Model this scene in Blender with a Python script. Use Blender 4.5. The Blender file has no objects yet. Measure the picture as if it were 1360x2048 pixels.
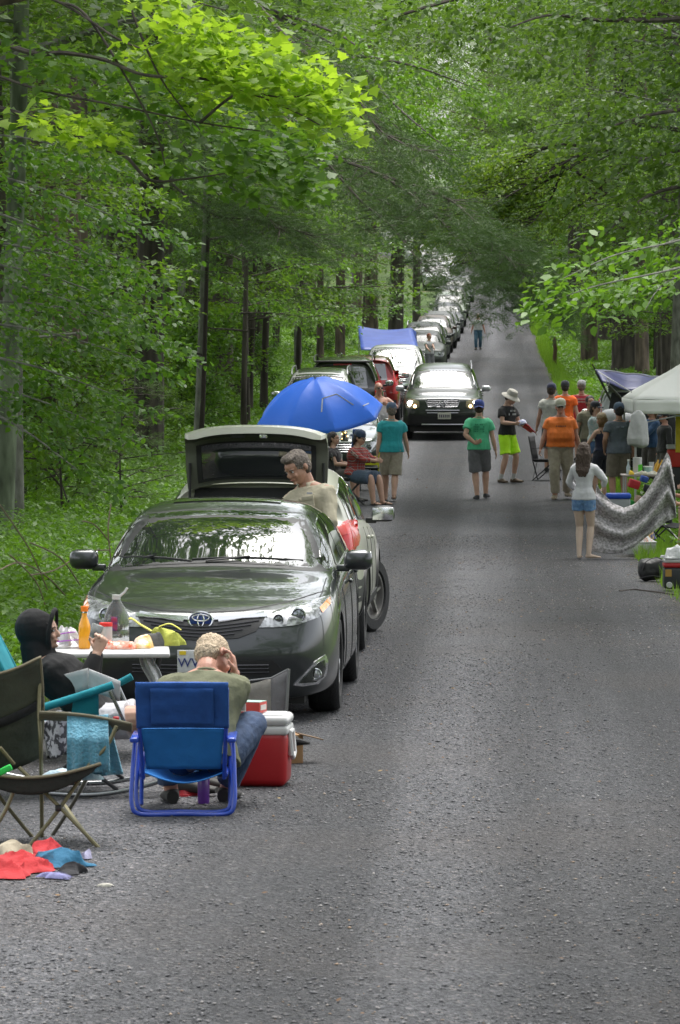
import bpy, bmesh, math, random
import numpy as np
from mathutils import Vector, Matrix, Euler, noise
from mathutils.bvhtree import BVHTree
random.seed(7); RNG = np.random.default_rng(7)
R = math.radians; PI = math.pi
sc = bpy.context.scene
COL = sc.collection
V = Vector
# ---------------------------------------------------------------- camera
FPX = 8500.0
CAMZ = 2.65
PITCH = math.atan((1024-675)/FPX)
cam_d = bpy.data.cameras.new("camera"); cam = bpy.data.objects.new("camera", cam_d); COL.objects.link(cam)
cam_d.sensor_fit = 'VERTICAL'; cam_d.sensor_height = 24; cam_d.lens = FPX/2048*24
cam_d.clip_start = 0.5; cam_d.clip_end = 4000
cam.location = (0, 0, CAMZ); cam.rotation_euler = (PI/2-PITCH, 0, 0)
cam_d.dof.use_dof = True; cam_d.dof.focus_distance = 42; cam_d.dof.aperture_fstop = 11.0
sc.camera = cam
CR = Euler((PI/2-PITCH, 0, 0)).to_matrix()
def at(px, py, d):
    """world point seen at photo pixel (px,py) standing d metres down the road"""
    v = CR @ V(((px-680)/FPX, (1024-py)/FPX, -1)); t = d/v.y
    return V((v.x*t, d, CAMZ+v.z*t))
# ---------------------------------------------------------------- tagging
def tag(o, label=None, cat=None, group=None, kind=None):
    if label: o['label'] = label
    if cat: o['category'] = cat
    if group: o['group'] = group
    if kind: o['kind'] = kind
    return o
def thing(name, label, cat, loc=(0,0,0), rz=0, group=None):
    o = bpy.data.objects.new(name, None); COL.objects.link(o); o.empty_display_size = .1
    o.location = loc; o.rotation_euler = (0, 0, rz)
    return tag(o, label, cat, group)
def link_mesh(name, me, m, parent=None):
    o = bpy.data.objects.new(name, me); COL.objects.link(o)
    if m is not None and not me.materials:
        for k in (m if isinstance(m, (list, tuple)) else [m]): me.materials.append(k)
    if parent: o.parent = parent
    return o
def dup(o, parent=None):
    c = o.copy(); COL.objects.link(c); c.parent = parent
    for ch in list(o.children): dup(ch, c)
    return c
# ---------------------------------------------------------------- materials
MATS = {}
def nt_new(name):
    m = bpy.data.materials.new(name); m.use_nodes = True
    return m, m.node_tree, m.node_tree.nodes['Principled BSDF']
def setcol(m, col):
    m.node_tree.nodes['Principled BSDF'].inputs['Base Color'].default_value = (*col, 1)
    for l in list(m.node_tree.nodes['Principled BSDF'].inputs['Base Color'].links): m.node_tree.links.remove(l)
    return m
def mat(name, col, rough=.6, metal=0, bump=0, bscale=40, vary=0, vscale=8, coat=0, spec=None, trans=0, alpha=1, emit=0, col2=None, stretch=None, ior=None, sheen=0, lo=.35, hi=.65):
    """general procedural material: base colour broken by noise, optional bump"""
    if name in MATS: return MATS[name]
    if not emit and metal < .5 and min(col) > .28: col = [min(x, .46+(x-.46)*.3) for x in col]; col2 = [min(x, .46+(x-.46)*.3) for x in col2] if col2 else None
    m, nt, b = nt_new(name); L = nt.links.new
    b.inputs['Roughness'].default_value = rough; b.inputs['Metallic'].default_value = metal
    if coat: b.inputs['Coat Weight'].default_value = coat; b.inputs['Coat Roughness'].default_value = .03
    if spec is not None: b.inputs['Specular IOR Level'].default_value = spec
    if trans: b.inputs['Transmission Weight'].default_value = trans
    if ior: b.inputs['IOR'].default_value = ior
    if sheen: b.inputs['Sheen Weight'].default_value = sheen
    b.inputs['Alpha'].default_value = alpha
    if emit:
        b.inputs['Emission Color'].default_value = (*col, 1); b.inputs['Emission Strength'].default_value = emit
    c = (*col, 1)
    b.inputs['Base Color'].default_value = c
    if vary or col2 or bump:
        tc = nt.nodes.new('ShaderNodeTexCoord'); src = tc.outputs['Object']
        if stretch:
            mp = nt.nodes.new('ShaderNodeMapping'); mp.inputs['Scale'].default_value = stretch; L(src, mp.inputs[0]); src = mp.outputs[0]
    if vary or col2:
        n = nt.nodes.new('ShaderNodeTexNoise'); n.inputs['Scale'].default_value = vscale; n.inputs['Detail'].default_value = 6; L(src, n.inputs['Vector'])
        r = nt.nodes.new('ShaderNodeValToRGB'); L(n.outputs[0], r.inputs[0])
        if col2: a, d = c, (*col2, 1)
        else: a = (*[x*(1-vary) for x in col], 1); d = (*[min(1, x*(1+vary)) for x in col], 1)
        r.color_ramp.elements[0].position = lo; r.color_ramp.elements[0].color = a
        r.color_ramp.elements[1].position = hi; r.color_ramp.elements[1].color = d
        L(r.outputs[0], b.inputs['Base Color'])
    if bump:
        n2 = nt.nodes.new('ShaderNodeTexNoise'); n2.inputs['Scale'].default_value = bscale; n2.inputs['Detail'].default_value = 5; L(src, n2.inputs['Vector'])
        bp = nt.nodes.new('ShaderNodeBump'); bp.inputs['Strength'].default_value = bump; bp.inputs['Distance'].default_value = .02; L(n2.outputs[0], bp.inputs['Height']); L(bp.outputs[0], b.inputs['Normal'])
    MATS[name] = m
    return m
def leafmat(name, c1, c2, trans=.4, rough=.45, val=.35, tint=(1.5, 1.5, .8)):
    if name in MATS: return MATS[name]
    m, nt, b = nt_new(name); L = nt.links.new; N = nt.nodes.new
    g = N('ShaderNodeNewGeometry'); oi = N('ShaderNodeObjectInfo'); tc = N('ShaderNodeTexCoord')
    n = N('ShaderNodeTexNoise'); n.inputs['Scale'].default_value = .55; n.inputs['Detail'].default_value = 3; L(tc.outputs['Object'], n.inputs['Vector'])
    ad = N('ShaderNodeMath'); ad.operation = 'ADD'; L(g.outputs['Random Per Island'], ad.inputs[0]); L(n.outputs[0], ad.inputs[1])
    ad2 = N('ShaderNodeMath'); ad2.operation = 'ADD'; L(ad.outputs[0], ad2.inputs[0]); L(oi.outputs['Random'], ad2.inputs[1])
    r = N('ShaderNodeValToRGB'); mr = N('ShaderNodeMapRange'); mr.inputs[1].default_value = .5; mr.inputs[2].default_value = 2.4; L(ad2.outputs[0], mr.inputs[0]); L(mr.outputs[0], r.inputs[0])
    r.color_ramp.elements[0].color = (*c1, 1); r.color_ramp.elements[1].color = (*c2, 1)
    L(r.outputs[0], b.inputs['Base Color']); b.inputs['Roughness'].default_value = rough; b.inputs['Specular IOR Level'].default_value = .5
    t = N('ShaderNodeBsdfTranslucent'); mx = N('ShaderNodeMix'); mx.data_type = 'RGBA'; mx.blend_type = 'MULTIPLY'; mx.inputs['Factor'].default_value = 1
    L(r.outputs[0], mx.inputs['A']); mx.inputs['B'].default_value = (*tint, 1); L(mx.outputs['Result'], t.inputs['Color'])
    ms = N('ShaderNodeMixShader'); ms.inputs[0].default_value = trans; L(b.outputs[0], ms.inputs[1]); L(t.outputs[0], ms.inputs[2])
    L(ms.outputs[0], nt.nodes['Material Output'].inputs['Surface'])
    MATS[name] = m; return m
# ---------------------------------------------------------------- mesh builder
def frame_of(a):
    a = a.normalized(); u = V((0, 0, 1)) if abs(a.z) < .9 else V((1, 0, 0))
    x = a.cross(u).normalized(); return x, a.cross(x).normalized()
class MB:
    def __init__(s): s.v = []; s.f = []; s.mi = []; s.cur = 0
    def add(s, vs, fs, M=None):
        o = len(s.v)
        for p in vs: s.v.append(tuple(M @ V(p)) if M is not None else tuple(p))
        for f in fs: s.f.append(tuple(o+i for i in f)); s.mi.append(s.cur)
        return s
    def box(s, c, size, M=None, rot=None, bev=0, taper=1):
        x, y, z = [k/2 for k in size]; T = Matrix.Translation(V(c))
        if rot: T = T @ Euler(rot).to_matrix().to_4x4()
        if M is not None: T = M @ T
        if bev:
            bm = bmesh.new(); bmesh.ops.create_cube(bm, size=1)
            for v in bm.verts:
                k = taper if v.co.z > 0 else 1
                v.co = V((v.co.x*2*x*k, v.co.y*2*y*k, v.co.z*2*z))
            bmesh.ops.bevel(bm, geom=bm.edges[:], offset=bev, segments=3, affect='EDGES', profile=.5)
            bm.verts.index_update(); s.add([v.co for v in bm.verts], [[v.index for v in f.verts] for f in bm.faces], T); bm.free(); return s
        t = taper
        vs = [(-x,-y,-z),(x,-y,-z),(x,y,-z),(-x,y,-z),(-x*t,-y*t,z),(x*t,-y*t,z),(x*t,y*t,z),(-x*t,y*t,z)]
        return s.add(vs, [(0,3,2,1),(4,5,6,7),(0,1,5,4),(1,2,6,5),(2,3,7,6),(3,0,4,7)], T)
    def tube(s, pts, r, n=8, caps=True, M=None, flat=1):
        pts = [V(p) for p in pts]; rs = r if isinstance(r, (list, tuple)) else [r]*len(pts)
        o = len(s.v); k = len(pts); x = None
        for i, p in enumerate(pts):
            a = (pts[min(i+1, k-1)]-pts[max(i-1, 0)])
            if a.length < 1e-9: a = V((0, 0, 1))
            a.normalize()
            if x is None: x, y = frame_of(a)
            else: x = (x-a*x.dot(a)).normalized() if (x-a*x.dot(a)).length > 1e-6 else frame_of(a)[0]; y = a.cross(x)
            for j in range(n):
                t = 2*PI*j/n; q = p+(x*math.cos(t)+y*math.sin(t)*flat)*rs[i]
                s.v.append(tuple(M @ q) if M is not None else tuple(q))
        for i in range(k-1):
            for j in range(n):
                s.f.append((o+i*n+j, o+i*n+(j+1) % n, o+(i+1)*n+(j+1) % n, o+(i+1)*n+j)); s.mi.append(s.cur)
        if caps:
            s.f.append(tuple(o+j for j in range(n))[::-1]); s.f.append(tuple(o+(k-1)*n+j for j in range(n))); s.mi += [s.cur]*2
        return s
    def lathe(s, prof, n=20, M=None, cap=True):
        """prof: list of (r,z)"""
        o = len(s.v)
        for r, z in prof:
            for j in range(n):
                t = 2*PI*j/n; q = V((r*math.cos(t), r*math.sin(t), z)); s.v.append(tuple(M @ q) if M is not None else tuple(q))
        for i in range(len(prof)-1):
            for j in range(n): s.f.append((o+i*n+j, o+i*n+(j+1) % n, o+(i+1)*n+(j+1) % n, o+(i+1)*n+j)); s.mi.append(s.cur)
        if cap:
            s.f.append(tuple(o+j for j in range(n))[::-1]); s.f.append(tuple(o+(len(prof)-1)*n+j for j in range(n))); s.mi += [s.cur]*2
        return s
    def ball(s, c, r, n=12, M=None):
        rx, ry, rz = (r, r, r) if not isinstance(r, (list, tuple)) else r
        m = n//2; prof = []
        T = Matrix.Translation(V(c)) @ Matrix.Diagonal((rx, ry, rz, 1))
        if M is not None: T = M @ T
        return s.lathe([(max(1e-3, math.sin(PI*i/m)), -math.cos(PI*i/m)) for i in range(m+1)], n, T)
    def grid(s, fn, nu, nv, wrap=False):
        o = len(s.v)
        for i in range(nu+1):
            for j in range(nv+1): s.v.append(tuple(fn(i/nu, j/nv)))
        for i in range(nu):
            for j in range(nv):
                a = o+i*(nv+1)+j; s.f.append((a, a+1, a+nv+2, a+nv+1)); s.mi.append(s.cur)
        return s
    def poly(s, pts): return s.add(pts, [tuple(range(len(pts)))])
    def prism(s, pts2, y0, y1, M=None):
        """outline in x,z extruded along y"""
        n = len(pts2); vs = [(p[0], y0, p[1]) for p in pts2]+[(p[0], y1, p[1]) for p in pts2]
        return s.add(vs, [tuple(range(n)), tuple(range(2*n-1, n-1, -1))]+[(i, i+n, (i+1) % n+n, (i+1) % n) for i in range(n)], M)
    def mesh(s, name, smooth=True, fix=True):
        me = bpy.data.meshes.new(name); me.from_pydata(s.v, [], s.f)
        if any(s.mi): me.polygons.foreach_set('material_index', s.mi)
        if fix:
            bm = bmesh.new(); bm.from_mesh(me); bmesh.ops.recalc_face_normals(bm, faces=bm.faces); bm.to_mesh(me); bm.free()
        if smooth:
            me.polygons.foreach_set('use_smooth', [True]*len(me.polygons))
            me.set_sharp_from_angle(angle=R(38))
        me.update(); return me
    def build(s, name, m, parent=None, smooth=True, fix=True):
        return link_mesh(name, s.mesh(name, smooth, fix), m, parent)
def arc(pts, n=6):
    """Catmull-Rom through points"""
    P = [V(p) for p in pts]; out = []
    for i in range(len(P)-1):
        p0, p1, p2, p3 = P[max(i-1, 0)], P[i], P[i+1], P[min(i+2, len(P)-1)]
        for k in range(n):
            t = k/n; out.append(.5*((2*p1)+(p2-p0)*t+(2*p0-5*p1+4*p2-p3)*t*t+(3*p1-p0-3*p2+p3)*t**3))
    return out+[P[-1]]
def interp(x, xs, ys): return float(np.interp(x, xs, ys))
def np_mesh(name, verts, faces_flat, k):
    """verts (n,3) array; faces_flat (m,k) array"""
    me = bpy.data.meshes.new(name); n = len(verts); m = len(faces_flat)
    me.vertices.add(n); me.vertices.foreach_set('co', np.asarray(verts, np.float32).ravel())
    me.loops.add(m*k); me.loops.foreach_set('vertex_index', np.asarray(faces_flat, np.int32).ravel())
    me.polygons.add(m); me.polygons.foreach_set('loop_start', np.arange(0, m*k, k, dtype=np.int32)); me.polygons.foreach_set('loop_total', np.full(m, k, np.int32))
    me.update(calc_edges=True); return me
# ---------------------------------------------------------------- world and light
w = bpy.data.worlds.new("World"); sc.world = w; w.use_nodes = True
wn = w.node_tree; bg = wn.nodes['Background']
sky = wn.nodes.new('ShaderNodeTexSky'); sky.sky_type = 'NISHITA'; sky.sun_disc = False
SUN_EL, SUN_ROT = R(72), R(25)
sky.sun_elevation = SUN_EL; sky.sun_rotation = SUN_ROT; sky.dust_density = 4; sky.air_density = 1.0; sky.altitude = 200
hs = wn.nodes.new('ShaderNodeHueSaturation'); hs.inputs['Saturation'].default_value = .22
wn.links.new(sky.outputs[0], hs.inputs['Color']); wn.links.new(hs.outputs[0], bg.inputs['Color']); bg.inputs['Strength'].default_value = .15
sd = bpy.data.lights.new("sun", 'SUN'); so = bpy.data.objects.new("sun", sd); COL.objects.link(so)
sd.energy = 1.3; sd.angle = R(40); sd.color = (1, .97, .92)
sdir = V((math.sin(SUN_ROT)*math.cos(SUN_EL), math.cos(SUN_ROT)*math.cos(SUN_EL), math.sin(SUN_EL)))
so.rotation_euler = sdir.to_track_quat('Z', 'Y').to_euler()
sc.view_settings.view_transform = 'Standard'; sc.view_settings.look = 'None'; sc.view_settings.gamma = 1; sc.view_settings.exposure = 1.45
sc.cycles.max_bounces = 6; sc.cycles.diffuse_bounces = 3; sc.cycles.glossy_bounces = 3; sc.cycles.transmission_bounces = 6; sc.cycles.transparent_max_bounces = 6
sc.cycles.use_denoising = True; sc.cycles.caustics_reflective = False; sc.cycles.caustics_refractive = False
sc.cycles.sample_clamp_indirect = 6
# ================================================================ terrain and road
ZY = [-40, 0, 30, 45, 60, 77, 100, 130, 160, 207, 240, 265, 290, 310, 350, 400, 470, 600, 1600]
ZZ = [0, 0, 0, -.13, -.42, -.27, .18, .75, 1.3, 2.04, 3.4, 5.0, 6.3, 6.95, 8.9, 11, 15, 22, 60]
def zr(y):
    s = 0
    for o in (-6, -3, 0, 3, 6): s += interp(y+o, ZY, ZZ)
    return s/5
CY = [-40, 30, 270, 300, 320, 340, 360, 380, 400, 430, 480]
CX = [-2.0, .5, 9.5, 9.5, 9.0, 8.1, 7.0, 5.6, 3.8, -1, -12]
def xc(y): return interp(y, CY, CX)
RL, RR = 2.9, 2.7
def hz(x, y):
    c = xc(y); z = zr(y)
    off = max(c-RL-x, x-c-RR, 0)
    left = x < c
    k = .055 if left else .03
    if y > 240: k = .05
    o = max(0, off-1.2)
    z += k*min(o, 60)
    z += (noise.noise((x*.23, y*.12, 0))*.18+noise.noise((x*.8, y*.5, 5))*.05)*min(1, max(0, off-.2)/2)
    return z
def G(px, d, dz=0):
    """ground point seen in photo column px at distance d"""
    x = (px-680)/FPX*d; return V((x, d, hz(x, d)+dz))
def build_ground():
    ys = list(np.arange(-30, 60, 1.5))+list(np.arange(60, 330, 2.5))+list(np.arange(330, 520, 8))+[560, 640, 800, 1100, 1600]
    offs = [-600, -300, -150, -90, -60, -45, -35, -28, -22, -18, -15, -12, -10, -8.5, -7, -6, -5.2, -4.5, -3.9, -3.4, -3, -2.6, -1.5, 0, 1.5, 2.6, 3, 3.4, 3.9, 4.5, 5.2, 6, 7, 8.5, 10, 12, 15, 18, 22, 28, 35, 45, 60, 90, 150, 300, 600]
    b = MB(); n = len(offs)
    for y in ys:
        c = xc(y)
        for o in offs: b.v.append((c+o, y, hz(c+o, y)-.03))
    for i in range(len(ys)-1):
        for j in range(n-1): a = i*n+j; b.f.append((a, a+1, a+n+1, a+n)); b.mi.append(0)
    m, nt, p = nt_new('forest_floor'); L = nt.links.new; N = nt.nodes.new
    tc = N('ShaderNodeTexCoord'); n1 = N('ShaderNodeTexNoise'); n1.inputs['Scale'].default_value = .5; n1.inputs['Detail'].default_value = 8; L(tc.outputs['Object'], n1.inputs['Vector'])
    r = N('ShaderNodeValToRGB'); L(n1.outputs[0], r.inputs[0])
    r.color_ramp.elements[0].position = .3; r.color_ramp.elements[0].color = (.035, .06, .012, 1)
    r.color_ramp.elements[1].position = .72; r.color_ramp.elements[1].color = (.09, .065, .035, 1)
    e = r.color_ramp.elements.new(.52); e.color = (.06, .115, .02, 1)
    n2 = N('ShaderNodeTexNoise'); n2.inputs['Scale'].default_value = 22; n2.inputs['Detail'].default_value = 6; L(tc.outputs['Object'], n2.inputs['Vector'])
    mx = N('ShaderNodeMix'); mx.data_type = 'RGBA'; mx.blend_type = 'MULTIPLY'; mx.inputs['Factor'].default_value = .7; L(r.outputs[0], mx.inputs['A'])
    r2 = N('ShaderNodeValToRGB'); L(n2.outputs[0], r2.inputs[0]); r2.color_ramp.elements[0].position = .35; r2.color_ramp.elements[0].color = (.35, .35, .3, 1); r2.color_ramp.elements[1].position = .6; r2.color_ramp.elements[1].color = (1.3, 1.3, 1.2, 1)
    L(r2.outputs[0], mx.inputs['B']); L(mx.outputs['Result'], p.inputs['Base Color']); p.inputs['Roughness'].default_value = .95
    bp = N('ShaderNodeBump'); bp.inputs['Strength'].default_value = .8; bp.inputs['Distance'].default_value = .06; L(n2.outputs[0], bp.inputs['Height']); L(bp.outputs[0], p.inputs['Normal'])
    tag(b.build('ground', m), kind='structure')
def build_road():
    m, nt, p = nt_new('road_gravel'); L = nt.links.new; N = nt.nodes.new
    tc = N('ShaderNodeTexCoord'); uv = N('ShaderNodeUVMap'); uv.uv_map = 'uv'
    # wheel tracks and damp patches, in lateral/along coordinates
    sx = N('ShaderNodeSeparateXYZ'); L(uv.outputs[0], sx.inputs[0])
    mp = N('ShaderNodeMapping'); mp.inputs['Scale'].default_value = (1.5, .012, 1); L(uv.outputs[0], mp.inputs[0])
    n1 = N('ShaderNodeTexNoise'); n1.inputs['Scale'].default_value = 1; n1.inputs['Detail'].default_value = 4; L(mp.outputs[0], n1.inputs['Vector'])
    mp2 = N('ShaderNodeMapping'); mp2.inputs['Scale'].default_value = (.8, .03, 1); L(uv.outputs[0], mp2.inputs[0])
    n1b = N('ShaderNodeTexNoise'); n1b.inputs['Scale'].default_value = 1; n1b.inputs['Detail'].default_value = 5; L(mp2.outputs[0], n1b.inputs['Vector'])
    # two pale worn tracks
    def bump_at(u0, wd):
        a = N('ShaderNodeMath'); a.operation = 'SUBTRACT'; L(sx.outputs[0], a.inputs[0]); a.inputs[1].default_value = u0
        b_ = N('ShaderNodeMath'); b_.operation = 'ABSOLUTE'; L(a.outputs[0], b_.inputs[0])
        c = N('ShaderNodeMapRange'); c.interpolation_type = 'SMOOTHSTEP'; L(b_.outputs[0], c.inputs[0]); c.inputs[1].default_value = 0; c.inputs[2].default_value = wd; c.inputs[3].default_value = 1; c.inputs[4].default_value = 0
        return c.outputs[0]
    t1, t2 = bump_at(.30, .70), bump_at(-1.45, .7)
    mxx = N('ShaderNodeMath'); mxx.operation = 'MAXIMUM'; L(t1, mxx.inputs[0]); L(t2, mxx.inputs[1])
    ad = N('ShaderNodeMath'); ad.operation = 'MULTIPLY_ADD'; L(mxx.outputs[0], ad.inputs[0]); ad.inputs[1].default_value = .46; L(n1.outputs[0], ad.inputs[2])
    ad2 = N('ShaderNodeMath'); ad2.operation = 'ADD'; L(ad.outputs[0], ad2.inputs[0]); L(n1b.outputs[0], ad2.inputs[1])
    r = N('ShaderNodeValToRGB'); mr = N('ShaderNodeMapRange'); mr.inputs[1].default_value = .75; mr.inputs[2].default_value = 1.5; L(ad2.outputs[0], mr.inputs[0]); L(mr.outputs[0], r.inputs[0])
    r.color_ramp.elements[0].color = (.030, .031, .035, 1); r.color_ramp.elements[1].color = (.150, .153, .168, 1)
    e = r.color_ramp.elements.new(.42); e.color = (.070, .072, .080, 1)
    # stones
    vo = N('ShaderNodeTexVoronoi'); vo.inputs['Scale'].default_value = 55; L(tc.outputs['Object'], vo.inputs['Vector'])
    vo2 = N('ShaderNodeTexVoronoi'); vo2.inputs['Scale'].default_value = 140; L(tc.outputs['Object'], vo2.inputs['Vector'])
    sp = N('ShaderNodeSeparateColor'); L(vo.outputs['Color'], sp.inputs[0])
    r2 = N('ShaderNodeValToRGB'); L(sp.outputs[0], r2.inputs[0])
    r2.color_ramp.elements[0].color = (.35, .35, .36, 1); r2.color_ramp.elements[1].color = (1.7, 1.66, 1.66, 1)
    e = r2.color_ramp.elements.new(.93); e.color = (1.1, 1.08, 1.06, 1); e = r2.color_ramp.elements.new(.965); e.color = (1.9, 1.7, 1.5, 1)
    mx = N('ShaderNodeMix'); mx.data_type = 'RGBA'; mx.blend_type = 'MULTIPLY'; mx.inputs['Factor'].default_value = 1; mx.clamp_result = False
    L(r.outputs[0], mx.inputs['A']); L(r2.outputs[0], mx.inputs['B'])
    # brown tinge of leaf litter toward the far part
    n3 = N('ShaderNodeTexNoise'); n3.inputs['Scale'].default_value = .35; n3.inputs['Detail'].default_value = 6; L(tc.outputs['Object'], n3.inputs['Vector'])
    r3 = N('ShaderNodeValToRGB'); L(n3.outputs[0], r3.inputs[0]); r3.color_ramp.elements[0].position = .5; r3.color_ramp.elements[0].color = (0, 0, 0, 1); r3.color_ramp.elements[1].position = .8; r3.color_ramp.elements[1].color = (.35, .35, .35, 1)
    mb = N('ShaderNodeMix'); mb.data_type = 'RGBA'; L(r3.outputs[0], mb.inputs['Factor']); L(mx.outputs['Result'], mb.inputs['A']); mb.inputs['B'].default_value = (.085, .066, .055, 1)
    # dirty edges
    eg = N('ShaderNodeMath'); eg.operation = 'ABSOLUTE'; L(sx.outputs[0], eg.inputs[0])
    n4 = N('ShaderNodeTexNoise'); n4.inputs['Scale'].default_value = 1.6; n4.inputs['Detail'].default_value = 6; L(tc.outputs['Object'], n4.inputs['Vector'])
    ea = N('ShaderNodeMath'); ea.operation = 'ADD'; L(eg.outputs[0], ea.inputs[0]); L(n4.outputs[0], ea.inputs[1])
    er = N('ShaderNodeMapRange'); er.inputs[1].default_value = 2.75; er.inputs[2].default_value = 3.3; L(ea.outputs[0], er.inputs[0])
    me_ = N('ShaderNodeMix'); me_.data_type = 'RGBA'; L(er.outputs[0], me_.inputs['Factor']); L(mb.outputs['Result'], me_.inputs['A']); me_.inputs['B'].default_value = (.075, .066, .045, 1)
    L(me_.outputs['Result'], p.inputs['Base Color']); p.inputs['Roughness'].default_value = .8; p.inputs['Specular IOR Level'].default_value = .35
    bp = N('ShaderNodeBump'); bp.inputs['Strength'].default_value = 1; bp.inputs['Distance'].default_value = .025; L(vo.outputs['Distance'], bp.inputs['Height'])
    bp2 = N('ShaderNodeBump'); bp2.inputs['Strength'].default_value = .5; bp2.inputs['Distance'].default_value = .008; L(vo2.outputs['Distance'], bp2.inputs['Height']); L(bp.outputs[0], bp2.inputs['Normal']); L(bp2.outputs[0], p.inputs['Normal'])
    ys = list(np.arange(-20, 70, 1.0))+list(np.arange(70, 470, 2.5)); us = [-3.1, -2.6, -1.5, 0, 1.5, 2.5, 3.0]
    b = MB(); uvs = []
    for y in ys:
        c = xc(y)
        for i, u in enumerate(us):
            e = 0
            if i in (0, len(us)-1): e = noise.noise((y*.35, i, 0))*.35+noise.noise((y*1.3, i, 3))*.15
            b.v.append((c+u+e, y, hz(c+u, y)+(.004 if 0 < i < len(us)-1 else -.035)+.01*math.cos(u*1.1))); uvs.append((u, y))
    n = len(us)
    for i in range(len(ys)-1):
        for j in range(n-1): a = i*n+j; b.f.append((a, a+1, a+n+1, a+n)); b.mi.append(0)
    me = b.mesh('road', fix=False); l = me.uv_layers.new(name='uv')
    for lp in me.loops: l.data[lp.index].uv = uvs[lp.vertex_index]
    tag(link_mesh('road', me, m), kind='structure')
def build_gravel(n=150000):
    """loose stones lying on the near road"""
    d = 15+(RNG.random(n)**1.4)*50
    u = RNG.uniform(-3.0, 2.9, n)
    kp = np.array([noise.noise((a*.9, b_*.28, 7))+.5*noise.noise((a*3, b_*1.2, 3))+(.35 if abs(a) > 2.2 else 0) > RNG.random()*.6-.45 for a, b_ in zip(u, d)]); d = d[kp]; u = u[kp]; n = len(d); x = np.array([xc(k) for k in d])+u
    z = np.array([hz(a, b_) for a, b_ in zip(x, d)])+.004+.01*np.cos(u*1.1)
    s = .004+.009*RNG.random(n)**3.5; s[:500] *= 1.6
    base = np.array([(1, 0, 0), (-1, 0, 0), (0, 1, 0), (0, -1, 0), (0, 0, .38), (0, 0, -.35)], float)
    th = RNG.uniform(0, 2*PI, n); sc_ = RNG.uniform(.6, 1.4, (n, 3))
    vv = base[None]*sc_[:, None]*s[:, None, None]+RNG.uniform(-.2, .2, (n, 6, 3))*s[:, None, None]
    c_, s_ = np.cos(th)[:, None], np.sin(th)[:, None]
    out = np.stack([vv[..., 0]*c_-vv[..., 1]*s_, vv[..., 0]*s_+vv[..., 1]*c_, vv[..., 2]], -1)+np.stack([x, d, z+.25*s], -1)[:, None]
    fs = np.array([(0, 2, 4), (2, 1, 4), (1, 3, 4), (3, 0, 4), (2, 0, 5), (1, 2, 5), (3, 1, 5), (0, 3, 5)])
    F = (fs[None]+6*np.arange(n)[:, None, None]).reshape(-1, 3)
    me = np_mesh('gravel', out.reshape(-1, 3), F, 3)
    m, nt, p = nt_new('loose_stone'); N = nt.nodes.new; g = N('ShaderNodeNewGeometry'); r = N('ShaderNodeValToRGB'); nt.links.new(g.outputs['Random Per Island'], r.inputs[0])
    r.color_ramp.elements[0].color = (.07, .07, .078, 1); r.color_ramp.elements[1].color = (.42, .42, .43, 1); e = r.color_ramp.elements.new(.65); e.color = (.15, .15, .16, 1); e = r.color_ramp.elements.new(.95); e.color = (.24, .23, .23, 1)
    e = r.color_ramp.elements.new(.975); e.color = (.3, .2, .12, 1)
    nt.links.new(r.outputs[0], p.inputs['Base Color']); p.inputs['Roughness'].default_value = .7
    tag(link_mesh('gravel', me, m), 'loose grey stones scattered over the near road', 'gravel', kind='stuff')
def leaf_litter(n=1500):
    rd = random.Random(31); P = []; S = []
    for k in range(n):
        d = 16*(260/16)**rd.random(); u = rd.uniform(-3, 2.9)
        if rd.random() < .5: u = rd.choice((-1, 1))*(3-abs(rd.gauss(0, .5)))
        x = xc(d)+u; P.append((x, d, hz(x, d)+.016+.01*math.cos(u*1.1))); S.append(rd.uniform(.012, .04)*(d/30)**.3)
    P = np.array(P); th = RNG.uniform(0, 6.28, n); D = np.stack([np.cos(th), np.sin(th), RNG.normal(0, .15, n)], -1); Nn = np.stack([RNG.normal(0, .3, n), RNG.normal(-.2, .3, n), np.ones(n)], -1)
    D /= np.linalg.norm(D, axis=1, keepdims=True); Y = np.cross(Nn, D); Y /= np.linalg.norm(Y, axis=1, keepdims=True); sh = np.array([(0, 0), (.5, .3), (1, 0), (.5, -.3)]); S = np.array(S)
    v = P[:, None]+S[:, None, None]*(sh[None, :, 0, None]*D[:, None]+sh[None, :, 1, None]*Y[:, None]); me = np_mesh('leaf_litter', v.reshape(-1, 3), np.arange(n*4).reshape(-1, 4), 4)
    m, nt, p = nt_new('litter'); g = nt.nodes.new('ShaderNodeNewGeometry'); r = nt.nodes.new('ShaderNodeValToRGB'); nt.links.new(g.outputs['Random Per Island'], r.inputs[0]); nt.links.new(r.outputs[0], p.inputs['Base Color']); p.inputs['Roughness'].default_value = .8
    r.color_ramp.elements[0].color = (.06, .035, .02, 1); r.color_ramp.elements[1].color = (.35, .26, .12, 1); e = r.color_ramp.elements.new(.6); e.color = (.16, .09, .045, 1)
    tag(link_mesh('leaf_litter', me, m), 'small brown dead leaves strewn over the gravel road', 'leaf litter', kind='stuff')
build_ground(); build_road(); build_gravel(); leaf_litter()
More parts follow.
